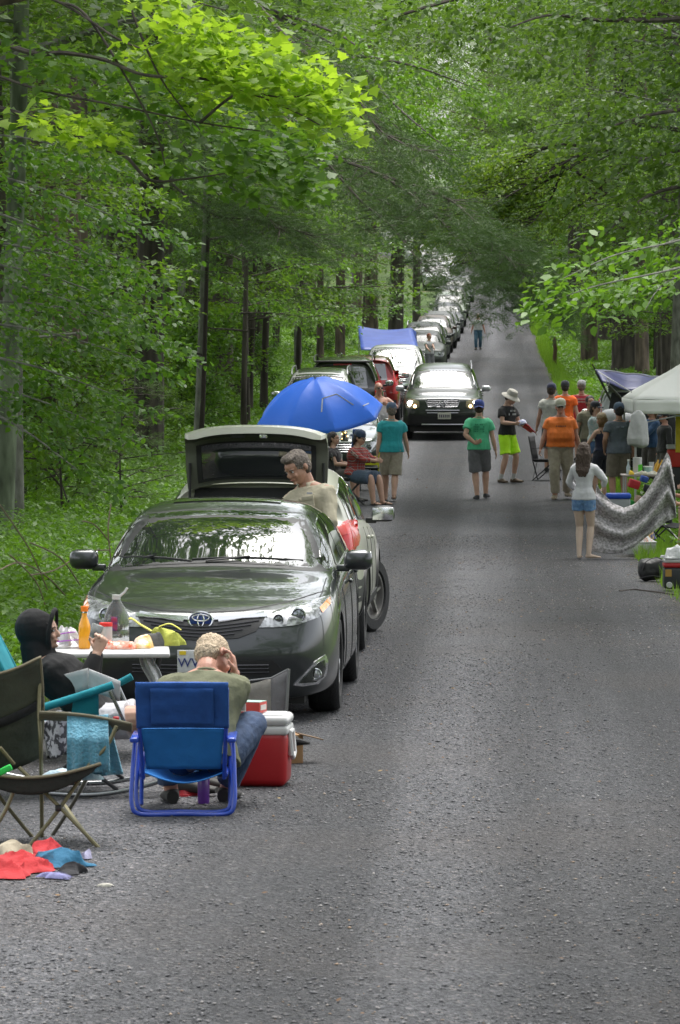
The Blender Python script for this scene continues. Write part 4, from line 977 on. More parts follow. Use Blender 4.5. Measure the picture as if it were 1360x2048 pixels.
def basic_front(c, lit=False, style=0, grille=BLK, chrome=True, plate=True, bumper=None):
    """front face for cars seen from farther off"""
    sp = c.sp; z0 = interp(0, sp['ty'], sp['tz']); W_ = c.Wd
    hl = [(W_*.50, z0-.19), (W_*.52, z0-.06), (W_*.82, z0-.02), (W_*.93, z0-.06), (W_*.92, z0-.17), (W_*.78, z0-.22)]
    if style == 1: hl = [(W_*.58, z0-.25), (W_*.58, z0-.06), (W_*.80, z0-.03), (W_*.91, z0-.05), (W_*.91, z0-.24)]
    o1 = c.pa('headlight', 'f', hl, LENS, .006); o2 = c.pa('headlight', 'f', mir(hl), LENS, .006)
    for s_, o in ((1, o1), (-1, o2)): lamp_round(c, 'lamp', s_*W_*.72, z0-.13, .065, parent=o, off=.014, m=HEADON if lit else LENSD)
    gz = z0-.05; g = [(-W_*.42, gz), (W_*.42, gz), (W_*.36, gz-.2), (-W_*.36, gz-.2)]
    go = c.pa('grille', 'f', g, grille, .006)
    if chrome:
        b = MB()
        for k in range(4):
            z = gz-.03-.045*k; pts = [proj(c.bv, 'f', (x, z), .016) for x in np.linspace(-W_*.36, W_*.36, 9)]; b.tube(pts, .008, 4)
        b.build('grille_bar', CHR, go)
    c.pa('lower_intake', 'f', [(-W_*.55, z0-.36), (W_*.55, z0-.36), (W_*.48, z0-.5), (-W_*.48, z0-.5)], BLK, .006)
    if bumper: c.pa('bumper', 'f', [(-W_*.93, z0-.30), (W_*.93, z0-.30), (W_*.9, z0-.62), (-W_*.9, z0-.62)], bumper, .005)
    if plate:
        p = proj(c.bv, 'f', (0, z0-.33), .02); b = MB(); b.box(p, (.31, .012, .155), bev=.005); b.build('licence_plate', mat('plate', (.6, .6, .58), .5), c.t)
def basic_rear(c, h=.35, zt=None, lm=REDL, x0=.80, x1=.95, plate=True):
    z0 = zt or 1.12
    ol = [(c.Wd*x0, z0-h), (c.Wd*x1, z0-h), (c.Wd*x1, z0), (c.Wd*x0, z0)]
    c.pa('tail_light', 'r', ol, lm, .012, both=True); c.pa('rear_bumper', 'r', [(-c.Wd*.9, .62), (c.Wd*.9, .62), (c.Wd*.88, .36), (-c.Wd*.88, .36)], BLK, .012)
    if plate:
        p = proj(c.bv, 'r', (0, .86), .02); b = MB(); b.box(p, (.31, .012, .155), bev=.005); b.build('licence_plate', mat('plate', (.6, .6, .58), .5), c.t)
def place(c, x, d, yaw=0, back=False, dz=0):
    """x,d: where the nearest end's centre stands on the road"""
    L = c.L; h = hz(x, d+L/2)
    slope = (hz(x, d+L*.8)-hz(x, d+L*.2))/(L*.6)
    if not back: M = Matrix.Translation((x, d, 0)) @ Matrix.Rotation(-yaw, 4, 'Z') @ Matrix.Translation((0, L/2, 0))
    else: M = Matrix.Translation((x, d, 0)) @ Matrix.Rotation(-yaw, 4, 'Z') @ Matrix.Translation((0, L/2, 0)) @ Matrix.Rotation(PI, 4, 'Z')
    M = Matrix.Translation((0, 0, h+.012+dz)) @ M @ Matrix.Rotation(math.atan(slope)*(1 if not back else -1), 4, 'X') @ Matrix.Translation((0, -L/2, 0))
    c.t.matrix_world = M; c.M = M; bpy.context.view_layer.update(); return c
def shade_gray(n, v): return mat(n, (v, v, v), .6)
ROWYAW = .036
# ---- 1. the grey sedan in front
def sedan_front():
    pt = paint('graphite', (.032, .037, .039), .5, .28)
    c = make_car('sedan', 'dark grey hybrid sedan facing the camera behind the camping table', pt, name='sedan', lev=3, spokes=10, mods=dict(W=1.86))
    W_ = c.Wd; pa = c.pa
    bp = CHR
    # headlights
    hl = [(.40, .655), (.455, .745), (.60, .795), (.78, .83), (.862, .845), (.872, .79), (.80, .715), (.66, .668), (.52, .655)]
    hm = mat('headlamp_glass', (.30, .31, .32), .06, .5, coat=.3, spec=.6, vary=.5, vscale=30)
    for s_ in (1, -1):
        ol = hl if s_ > 0 else mir(hl); o = pa('headlight', 'f', ol, hm, .006, res=.04)
        lamp_round(c, 'projector', s_*.665, .735, .05, parent=o, off=.016, m=mat('projector_lens', (.25, .27, .3), .03, .8, coat=1))
        al = [(.80, .775), (.855, .835), (.866, .79), (.82, .74)]; pa('indicator', 'f', al if s_ > 0 else mir(al), AMB, .010, parent=o, res=.03)
        w_ = [(.56, .67), (.60, .79), (.615, .79), (.585, .672)]; pa('lamp_divider', 'f', w_ if s_ > 0 else mir(w_), SIL, .011, parent=o, res=.03)
        lamp_round(c, 'high_beam', s_*.53, .71, .035, parent=o, off=.012, m=LENSD, ring=SIL)
    # grille with chrome bars
    gr = [(-.45, .735), (-.25, .70), (0, .685), (.25, .70), (.45, .735), (.38, .63), (.26, .585), (0, .57), (-.26, .585), (-.38, .63)]
    go = pa('grille', 'f', gr, BLK, .005, res=.05)
    b = MB()
    def strip(pts, r, fl=.5): b.tube([proj(c.bv, 'f', p, .012) for p in pts], r, 6)
    for s_ in (1, -1):
        for k in range(6): strip([(s_*x, .745-.02*(1-abs(x)/.45)*1.2+dz) for x in np.linspace(.09, .455, 7) for dz in (-.003*k,)], .009)
        strip([(s_*x, .690+.06*(x/.45)**1.3) for x in np.linspace(.12, .43, 7)], .011)
        strip([(s_*x, .700+.06*(x/.45)**1.3) for x in np.linspace(.12, .43, 7)], .009)
    b.build('chrome_bar', CHR, go)
    b = MB()
    for q, z in enumerate((.665, .645, .622, .60)):
        hw = .40-.055*q; b.tube([proj(c.bv, 'f', (x, z+.05*(abs(x)/.45)**1.4-.004), .010) for x in np.linspace(-hw, hw, 13)], .005, 5)
    b.build('grille_slat', mat('slat_dark', (.04, .04, .045), .25, .5), go)
    # oval badge with three rings
    p = proj(c.bv, 'f', (0, .705), .022); M = Matrix.Translation(p) @ Matrix.Rotation(PI/2, 4, 'X')
    b = MB(); b.lathe([(.001, .004), (.07, .003), (.078, 0), (.078, -.02)], 28, M @ Matrix.Diagonal((1.08, .78, 1, 1)), cap=False); em = b.build('badge', mat('badge_blue', (.01, .05, .28), .25, .2, coat=1), c.t)
    b = MB()
    def ell(rx, rz, cx=0, cz=0, r=.005): b.tube([p+V((cx+rx*math.cos(t), -.008, cz+rz*math.sin(t))) for t in np.linspace(0, 2*PI, 25)], r, 6, caps=False)
    ell(.083, .058, r=.007); ell(.058, .022, 0, .018); ell(.022, .044, 0, .0)
    b.build('badge_ring', CHR, em)
    # lower intake and plate
    lo = [(-.5, .43), (0, .445), (.5, .43), (.56, .37), (.44, .325), (0, .315), (-.44, .325), (-.56, .37)]; li = pa('lower_intake', 'f', lo, BLK, .005)
    b = MB()
    for z in (.40, .375, .35): b.tube([proj(c.bv, 'f', (x, z), .012) for x in np.linspace(-.47, .47, 11)], .006, 5)
    b.build('intake_slat', mat('slat_dark', (.04, .04, .045), .25, .5), li)
    p = proj(c.bv, 'f', (0, .43), .03); b = MB(); b.box(p, (.305, .01, .155), bev=.004); pl = b.build('licence_plate', mat('plate_white', (.68, .70, .74), .45, vary=.1, vscale=30), c.t)
    X90 = Matrix.Rotation(PI/2, 4, 'X')
    navy = mat('plate_navy', (.015, .03, .16), .5); yel = mat('plate_sticker', (.75, .55, .03), .5)
    tex_text('plate_lettering', 'WV', .088, navy, pl, Matrix.Translation(p+V((-.075, -.008, -.012))) @ X90)
    b = MB(); b.box(p+V((-.115, -.007, .058)), (.045, .004, .026)); b.build('plate_sticker', yel, pl)
    # fog lamps
    for s_ in (1, -1):
        fg = [(.635, .255), (.70, .33), (.775, .41), (.845, .455), (.862, .40), (.85, .31), (.80, .255), (.70, .245)]; o = pa('fog_lamp_surround', 'f', fg if s_ > 0 else mir(fg), CHR, .006, res=.03)
        f2 = [(.67, .27), (.735, .34), (.80, .405), (.838, .42), (.845, .36), (.83, .30), (.78, .27)]; pa('fog_lamp_recess', 'f', f2 if s_ > 0 else mir(f2), mat('fog_recess', (.10, .11, .10), .12, .85), .011, parent=o, res=.03)
        lamp_round(c, 'fog_lamp', s_*.785, .325, .042, parent=o, off=.02, m=LENS)
    # bumper lines and bonnet shut line
    b = MB()
    b.tube([proj(c.bv, 'f', (x, interp(abs(x), [0, .3, .6, .8], [.752, .765, .818, .868])), .0) for x in np.linspace(-.82, .82, 25)], .006, 4)
    for s_ in (1, -1): b.tube([proj(c.bv, 't', (s_*interp(y, [.25, .6, 1.2], [.775, .80, .80]), y), -.001) for y in np.linspace(.28, 1.22, 10)], .005, 4)
    b.build('bonnet_seam', BLK, c.t)
    # sunroof, wipers, cowl
    pa('sunroof', 't', [(-.40, 2.42), (.40, 2.42), (.40, 2.95), (-.40, 2.95)], mat('sunroof_glass', (.02, .02, .02), .08, coat=1), .006, sm=0)
    pa('cowl', 'f', [(-.78, 1.0), (0, 1.035), (.78, 1.0), (.78, 1.018), (0, 1.052), (-.78, 1.018)], BLK, .007)
    for s_, x0, x1 in ((1, .62, -.18), (-1, -.18, -.78)):
        b = MB(); pts = [proj(c.bv, 'f', (x0+(x1-x0)*k/6, 1.045+.018*math.sin(k/6*PI)+(.012*k/6)), .022) for k in range(7)]; b.tube(pts, .008, 5); b.tube([pts[3], pts[3]+V((.02, -.03, .012)), pts[6]+V((.1, -.035, -.01))], .007, 5); b.build('wiper', BLK, c.t)
    # chrome strip under the side glass and mirror inside
    b = MB()
    for vw in 'sn': b.tube([proj(c.bv, vw, (y, interp(y, c.sp['by'], c.sp['bz'])+.035), .006) for y in np.linspace(1.55, 3.95, 12)], .007, 4)
    b.build('chrome_trim', CHR, c.t)
    place(c, -.955, 29.25, .047)
    return c
cam_car = sedan_front()
# ---- 2. the pale green hatchback with its tailgate up
def hatchback():
    pt = paint('khaki', (.46, .46, .39), .1, .4, .5)
    c = make_car('hatch', 'pale khaki crossover hatchback with its tailgate raised high', pt, name='hatchback', lev=3, spokes=5, wheelm=mat('two_tone_rim', (.33, .32, .31), .35, .7), mods=dict(open=1, steer=-.38), mirror=BLK)
    W_ = c.Wd; pa = c.pa
    # cladding and lamps, seen from behind
    pa('rear_bumper', 'r', [(-W_*.99, .66), (-W_*.7, .62), (W_*.7, .62), (W_*.99, .66), (W_*.97, .33), (-W_*.97, .33)], BLK, .012)
    for vw in 'sn':
        for yc in (c.sp['fa'], c.sp['ra']):
            ol = [(yc+.47*math.cos(t), .345+.47*math.sin(t)) for t in np.linspace(-.05, PI+.05, 16)]+[(yc+.385*math.cos(t), .345+.385*math.sin(t)) for t in np.linspace(PI+.05, -.05, 16)]
            pa('arch_cladding', vw, ol, BLK, .012, res=.08)
        pa('sill_cladding', vw, [(1.35, .30), (3.12, .30), (3.12, .44), (1.35, .44)], BLK, .01)
        tl = [(4.02, .98), (4.02, 1.18), (4.22, 1.20), (4.50, 1.12), (4.50, .86), (4.3, .88)]
    for s_ in (1, -1):
        tl = [(.60, .90), (.60, 1.0), (.70, 1.12), (.78, 1.16), (.835, 1.13), (.85, .98), (.83, .89)]; o = pa('tail_light', 'r', tl if s_ > 0 else mir(tl), REDL, .006, res=.03, depth=.006)
        t2 = [(.69, 1.02), (.70, 1.10), (.79, 1.13), (.79, 1.04)]; pa('reversing_lamp', 'r', t2 if s_ > 0 else mir(t2), REDL2, .010, parent=o, res=.03, depth=.004)
        sl = [(4.05, 1.0), (4.12, 1.13), (4.36, 1.10), (4.40, .92), (4.20, .93)]; pa('tail_light_side', 's' if s_ > 0 else 'n', sl, REDL, .005, parent=o, depth=.005, res=.04)
    op = [(-.56, .72), (.56, .72), (.60, 1.05), (.53, 1.42), (-.53, 1.42), (-.60, 1.05)]; o = pa('boot_opening', 'r', op, DARKI, .006)
    b = MB(); b.box((-.3, 4.25, 1.17), (.36, .12, .26), bev=.05); b.box((.3, 4.25, 1.17), (.36, .12, .26), bev=.05); b.build('rear_seat', mat('seat_cloth', (.05, .05, .055), .9), c.t)
    # tailgate, hinged at the roof
    wv = .585; prof = [(-.0, .0), (.03, .08), (.07, .20), (.10, .32), (.17, .43), (.30, .485), (.42, .47)]  # (toward camera, up)
    def gp(u, v, th=0):
        k = v*(len(prof)-1); i = min(int(k), len(prof)-2); f = k-i; a, e = prof[i], prof[i+1]; yy = a[0]+(e[0]-a[0])*f; zz = a[1]+(e[1]-a[1])*f
        ww = wv*(1+.03*math.sin(v*PI))*(1.0 if v < .85 else 1-.05*(v-.85)/.15); x = (u*2-1); ax = abs(x)
        k2 = min(1, v*1.3)**2; return V((x*ww, 4.32+yy-.05*ax**2.5+th*(1-k2*.6), 1.47+zz-.05*ax**4-.025*x*x-th*k2))
    b = MB(); b.grid(lambda u, v: gp(u, v), 16, 18)
    n = len(b.v)
    b.cur = 1; b.grid(lambda u, v: gp(u, v, .055-.02*(abs(u*2-1) > .97)), 16, 18)
    per = [i*19 for i in range(17)]+[16*19+j for j in range(1, 19)]+[i*19+18 for i in range(15, -1, -1)]+[j for j in range(17, 0, -1)]
    for i in range(len(per)): a, e = per[i], per[(i+1) % len(per)]; b.f.append((a, e, e+n, a+n)); b.mi.append(0)
    tg = b.build('tailgate', [pt, mat('tailgate_inner', (.12, .125, .10), .5)], c.t)
    b = MB(); b.grid(lambda u, v: gp(.11+u*.78, .10+v*.50, .075), 12, 10); b.build('tailgate_window', mat('tailgate_glass', (.02, .024, .024), .03, coat=1, spec=1, ior=2.3), tg)
    trim = mat('tailgate_trim', (.06, .062, .055), .6)
    b = MB()
    for (u0, u1, v0, v1) in ((.08, .92, .60, .63), (.08, .92, .06, .10), (.08, .115, .06, .63), (.885, .92, .06, .63)): b.grid(lambda u, v: gp(u0+(u1-u0)*u, v0+(v1-v0)*v, .085), 10, 8)
    b.build('tailgate_seal', BLK, tg)
    b = MB(); b.grid(lambda u, v: gp(.05+u*.9, .70+v*.20, .068), 12, 6); b.build('tailgate_lining', mat('lining_grey', (.085, .09, .075), .55), tg)
    b = MB(); q = gp(.44, .82, .085); b.box(q, (.07, .03, .05), bev=.01); q = gp(.53, .82, .09); b.build('badge_reflection', CHR, tg)
    b = MB(); q = gp(.62, .84, .085); b.box(q, (.12, .03, .05), bev=.008); b.build('latch_recess', BLK, tg)
    for s_ in (1, -1):
        b = MB(); b.tube([(s_*.57, 4.36, 1.14), gp(.5+s_*.47, .38, .05)], .012, 8); b.build('gas_strut', BLK, c.t)
    # dashboard wing mirror seen from behind is part of make_car; roof antenna
    b = MB(); b.box((0, 3.9, 1.57), (.03, .14, .05), bev=.012, taper=.4); b.build('antenna', BLK, c.t)
    place(c, -.705, 35.75, .045, back=True); return c
hatch_car = hatchback()
# ---- 3. the oncoming dark SUV with headlights on
def oncoming():
    pt = paint('black_green', (.020, .026, .020), .3, .35, .6)
    c = make_car('suv', 'dark green SUV driving toward the camera with its headlights on', pt, name='suv', mirror=mat('silver_cap', (.5, .5, .52), .3, .6, coat=1), rails=mat('rail_grey', (.2, .2, .21), .3, .8), mods=dict(W=1.93))
    W_ = c.Wd; pa = c.pa
    hl = [(.55, .80), (.56, .93), (.70, .975), (.84, .98), (.90, .90), (.895, .78), (.74, .755), (.60, .76)]
    for s_ in (1, -1):
        o = pa('headlight', 'f', hl if s_ > 0 else mir(hl), mat('amber_tint_lens', (.45, .36, .25), .08, .5, coat=1), .006)
        lamp_round(c, 'lit_lamp', s_*.77, .875, .075, parent=o, off=.02, m=HEADON); lamp_round(c, 'lit_sidelamp', s_*.66, .81, .042, parent=o, off=.02, m=mat('lit_amber', (1, .6, .25), .3, emit=5))
    gr = [(-.38, .975), (.38, .975), (.40, .93), (.35, .80), (-.35, .80), (-.40, .93)]; go = pa('grille', 'f', gr, BLK, .008)
    b = MB()
    P = [proj(c.bv, 'f', q, .02) for q in [(-.38, .975), (0, .98), (.38, .975), (.40, .93), (.35, .80), (0, .79), (-.35, .80), (-.40, .93), (-.38, .975)]]; b.tube(P, .010, 6)
    for z in (.94, .90, .86, .82): b.tube([proj(c.bv, 'f', (x, z), .016) for x in np.linspace(-.37, .37, 7)], .004, 4)
    b.tube([proj(c.bv, 'f', (-.28, .79), .026), proj(c.bv, 'f', (.28, .98), .026)], .013, 5)
    b.build('grille_bar', mat('grille_metal', (.32, .32, .33), .3, .9), go)
    p = proj(c.bv, 'f', (0, .885), .03); b = MB(); b.tube([p+V((.055*math.cos(t), 0, .055*math.sin(t))) for t in np.linspace(0, 2*PI, 20)], .012, 6); b.build('badge', SIL, go)
    pa('lower_intake', 'f', [(-.42, .70), (.42, .70), (.38, .62), (-.38, .62)], BLK, .008); b = MB(); b.tube([proj(c.bv, 'f', (x, .715), .02) for x in np.linspace(-.4, .4, 7)], .012, 6); b.tube([proj(c.bv, 'f', (x, .655), .02) for x in np.linspace(-.37, .37, 7)], .010, 6); b.build('intake_trim', SIL, c.t)
    pa('front_bumper', 'f', [(-.93, .60), (-.3, .57), (.3, .57), (.93, .60), (.90, .36), (-.90, .36)], BLK, .01)
    b = MB(); b.tube([proj(c.bv, 'f', (x, .375), .02) for x in np.linspace(-.5, .5, 9)], .018, 6); b.build('skid_plate', SIL, c.t)
    p = proj(c.bv, 'f', (.04, .585), .03); b = MB(); b.box(p, (.31, .012, .16), bev=.004); pl = b.build('licence_plate', mat('plate_beige', (.5, .48, .40), .5), c.t)
    b = MB()
    for k in range(6): b.box(p+V((-.11+.044*k, -.008, -.005)), (.026, .004, .07))
    b.build('plate_figures', mat('plate_dark', (.08, .07, .10), .5), pl)
    b = MB(); b.box((-.72, 1.75, 1.52), (.02, .02, .02)); b.build('permit', mat('white_tag', (.8, .8, .8), .5), c.t)
    place(c, 2.44, 101, .03); return c
oncoming()
# ---- 4. the row behind
def row():
    c = make_car('suv', 'white SUV with roof rails parked behind the blue beach umbrella', paint('white', (.62, .62, .60), .1, .4), mirror=CHR, rails=SIL, name='suv', mods=dict(W=1.85)); basic_front(c); c.pa('roof_panel', 't', [(-.5, 2.1), (.5, 2.1), (.5, 4.2), (-.5, 4.2)], paint('roofdark', (.05, .06, .05), .4), .004); place(c, -.55, 97, ROWYAW)
    c = make_car('sedan', 'dark green car half hidden behind the blue beach umbrella', paint('dkgreen', (.04, .055, .045)), name='parked_car'); basic_front(c); place(c, -.10, 84, ROWYAW)
    c = make_car('suv', 'black SUV with tinted rear glass and red tail lights, tail toward the camera', paint('black', (.014, .014, .015)), name='suv', rails=BLK, mods=dict(W=2.0, ty=PRE['suv']['ty'], tz=[z+.12*min(1, i/6) for i, z in enumerate(PRE['suv']['tz'])]))
    basic_rear(c, .52, 1.32); c.pa('high_brake_light', 'r', [(-.22, 1.74), (.22, 1.74), (.22, 1.70), (-.22, 1.70)], REDL, .015)
    b = MB(); b.box((0, 4.72, 1.79), (1.36, .3, .05), bev=.02); b.build('spoiler', BLK, c.t); place(c, .06, 104, ROWYAW, back=True)
    c = make_car('suv', 'red SUV seen from behind between the black SUV and the white pickup', paint('red', (.28, .012, .014)), name='suv', rails=CHR); basic_rear(c, .6, 1.38); place(c, .62, 111, ROWYAW, back=True)
    c = make_car('pickup', 'white pickup truck facing the camera in front of the blue tarp', paint('white2', (.66, .66, .65), .1, .35), name='pickup_truck', cat='truck', mirror=BLK); basic_front(c, style=1, bumper=CHR); place(c, 1.52, 121, ROWYAW)
    # far cars, nearest first: kind, colour, right edge px, distance, label
    far = [('hatch', (.07, .08, .07), 892, 160, 'dull green hatchback the white shirted figure leans on'),
      ('suv', (.035, .045, .042), 893, 172, 'dark SUV with glinting bonnet behind the dull green hatchback'),
      ('sedan', (.05, .055, .06), 899, 185, 'low dark car squeezed between the dark SUV and the brownish car'),
      ('suv', (.09, .06, .045), 905, 198, 'brownish car with bright streaked windshield behind the dark SUV'),
      ('suv', (.06, .065, .06), 913, 207, 'dark green car just behind the brownish car'),
      ('sedan', (.10, .11, .11), 920, 216, 'grey car tucked behind the brownish car'),
      ('hatch', (.04, .045, .05), 927, 226, 'black car between the grey car and the pale green van'),
      ('van', (.22, .26, .20), 932, 235, 'pale green van with a flat roof in the far part of the row'),
      ('suv', (.07, .07, .075), 937, 245, 'charcoal car just uphill of the pale green van'),
      ('suv', (.22, .24, .23), 940, 254, 'silver grey car just behind the flat roofed van'),
      ('hatch', (.05, .055, .06), 948, 262, 'dark car with open door mirror at the top of the visible lane'),
      ('suv', (.70, .70, .69), 905, 278, 'white car highest on the left of the row below the pine tip'),
      ('van', (.66, .66, .64), 896, 297, 'white van seen through the pine twigs above the white car'),
      ('suv', (.64, .65, .66), 922, 309, 'pale car among the pine needles near the crest'),
      ('van', (.70, .70, .70), 885, 322, 'white vehicle higher up the hill left of the pine twigs'),
      ('suv', (.66, .68, .70), 862, 341, 'white vehicle seen through branches next above'),
      ('van', (.70, .70, .68), 838, 362, 'second highest white vehicle, blurred among leaves'),
      ('suv', (.68, .69, .71), 806, 384, 'highest and leftmost white vehicle, far up the hill')]
    for i, (k, col, px, d, lab) in enumerate(far):
        br = sum(col)/3 > .4
        c = make_car(k, lab, paint('far%d' % i, [k_*.75 for k_ in col], 0, .5, .15), glass=GLF, lev=2 if d < 260 else 1, mirror=None, rails=SIL if i in (1, 5) else None, grp='cars parked in a row up the hill'); basic_front(c, style=i % 2)
        y = d+2; yaw = math.atan((xc(y+6)-xc(y-6))/12); x = (px-680)/FPX*d-c.Wd
        place(c, x, d, yaw)
row()
# ---- 5. silver minivan on the right with its rear open
def minivan():
    c = make_car('van', 'silver minivan with its rear door open behind the people on the right', paint('silver', (.40, .42, .42), .6, .35), name='minivan', cat='van', mods=dict(open=1, W=1.95)); basic_rear(c, .5, 1.45, plate=False)
    c.pa('boot_opening', 'r', [(-.66, .62), (.66, .62), (.68, 1.1), (.58, 1.68), (-.58, 1.68), (-.68, 1.1)], DARKI, .012)
    b = MB(); b.grid(lambda u, v: V(((u*2-1)*.66, 4.62+v*1.0, 1.80+.22*v-.04*(u*2-1)**2)), 8, 6); b.grid(lambda u, v: V(((u*2-1)*.66, 4.62+v*1.0, 1.76+.22*v-.04*(u*2-1)**2)), 8, 6); b.build('tailgate', paint('silver', (.4, .42, .42)), c.t)
    place(c, 5.95, 84, .05, back=True); return c
minivan()
# ================================================================ people
def ground_at(px, py, d0=14, d1=320):
    """distance at which the ground shows at photo pixel (px,py)"""
    d = d0
    while d < d1:
        x = (px-680)/FPX*d
        if pj(x, d, hz(x, d))[1] <= py: return d
        d += .1
    return d1
SKIN = dict(light=mat('skin_light', (.50, .30, .22), .5, vary=.10, vscale=9, bump=.05, bscale=60), tan=mat('skin_tan', (.40, .215, .145), .5, vary=.10, vscale=9), pale=mat('skin_pale', (.56, .37, .29), .5, vary=.08, vscale=9), red=mat('skin_ruddy', (.46, .235, .17), .5, vary=.12, vscale=9, bump=.05, bscale=60))
def cloth(name, col, vary=.12, bump=.6, **k): return mat('cloth_'+name, col, .85, vary=vary, vscale=k.pop('vscale', 14), bump=bump, bscale=k.pop('bscale', 16), sheen=.15, **k)
def remesh(mb, vox, name, smooth=2, disp=0, dscale=9, seed=0):
    me = mb.mesh(name, smooth=False, fix=True); o = bpy.data.objects.new('tmp', me); COL.objects.link(o)
    r = o.modifiers.new('r', 'REMESH'); r.mode = 'VOXEL'; r.voxel_size = vox; r.use_smooth_shade = True
    if smooth: s = o.modifiers.new('s', 'SMOOTH'); s.factor = .5; s.iterations = smooth
    dg = bpy.context.evaluated_depsgraph_get(); m2 = bpy.data.meshes.new_from_object(o.evaluated_get(dg)); bpy.data.objects.remove(o)
    m2.name = name; m2.materials.clear()
    if disp:
        n = len(m2.vertices); co = np.empty(n*3, np.float32); no = np.empty(n*3, np.float32)
        m2.vertices.foreach_get('co', co); m2.vertices.foreach_get('normal', no); co = co.reshape(-1, 3); no = no.reshape(-1, 3)
        q = [noise.noise((c[0]*dscale+seed, c[1]*dscale, c[2]*dscale*.55))+.6*noise.noise((c[0]*dscale*2.3, c[1]*dscale*2.3+seed, c[2]*dscale*1.1)) for c in co]
        co += no*(np.array(q)*disp)[:, None]; m2.vertices.foreach_set('co', co.ravel())
    m2.polygons.foreach_set('use_smooth', [True]*len(m2.polygons)); m2.update(); return m2
def ik(a, b, l1, l2, hint):
    d = b-a; L = min(d.length, (l1+l2)*.999); u = d.normalized(); b = a+u*L
    x = (l1*l1-l2*l2+L*L)/(2*L); h = math.sqrt(max(0, l1*l1-x*x)); n = (hint-u*hint.dot(u)).normalized(); return a+u*x+n*h, b
def loft(b, secs, n=18, p=2.3):
    """secs: (centre, rx, ry, xaxis, yaxis)"""
    o = len(b.v)
    for c, rx, ry, X, Y in secs:
        for j in range(n):
            t = 2*PI*j/n; ct, st = math.cos(t), math.sin(t); k = (abs(ct)**p+abs(st)**p)**(-1/p); b.v.append(tuple(c+X*(rx*ct*k)+Y*(ry*st*k)))
    for i in range(len(secs)-1):
        for j in range(n): b.f.append((o+i*n+j, o+i*n+(j+1) % n, o+(i+1)*n+(j+1) % n, o+(i+1)*n+j)); b.mi.append(0)
    b.f.append(tuple(o+j for j in range(n))[::-1]); b.f.append(tuple(o+(len(secs)-1)*n+j for j in range(n))); b.mi += [0, 0]
def limb(b, pts, rs, n=12):
    P = []; Rr = []
    for i in range(len(pts)-1):
        for k in range(4): t = k/4; P.append(V(pts[i]).lerp(V(pts[i+1]), t)); Rr.append(rs[i]+(rs[i+1]-rs[i])*t)
    P.append(V(pts[-1])); Rr.append(rs[-1]); b.tube(P, Rr, n)
def hand(b, w, d, pn, s, side, curl=.35, spread=.18):
    """w wrist, d direction, pn palm normal"""
    d = d.normalized(); pn = (pn-d*pn.dot(d)).normalized(); lat = d.cross(pn)*side
    loft(b, [(w-d*.01, .026*s, .020*s, lat, pn), (w+d*.03*s, .036*s, .018*s, lat, pn), (w+d*.07*s, .042*s, .016*s, lat, pn), (w+d*.095*s, .040*s, .013*s, lat, pn)], 10)
    for i, (o, L, r) in enumerate(((-.032, .066, .0082), (-.011, .076, .0088), (.011, .071, .0086), (.031, .056, .0078))):
        p0 = w+d*.085*s+lat*o*s; a = d*math.cos(.1)+lat*o*spread*8; c = curl*(1+.12*i)
        q1 = p0+(a*math.cos(c*.6)+pn*math.sin(c*.6)).normalized()*L*.5*s; q2 = q1+(a*math.cos(c*1.5)+pn*math.sin(c*1.5)).normalized()*L*.32*s; q3 = q2+(a*math.cos(c*2.3)+pn*math.sin(c*2.3)).normalized()*L*.27*s
        b.tube([p0, q1, q2, q3], [r*1.1*s, r*s, r*.92*s, r*.7*s], 8)
    p0 = w+d*.025*s-lat*.028*s; a = (d*.62-lat*.75+pn*.25).normalized(); q = p0+a*.04*s; b.tube([p0, q, q+(d*.85-lat*.25+pn*.4).normalized()*.034*s], [.013*s, .011*s, .008*s], 8)
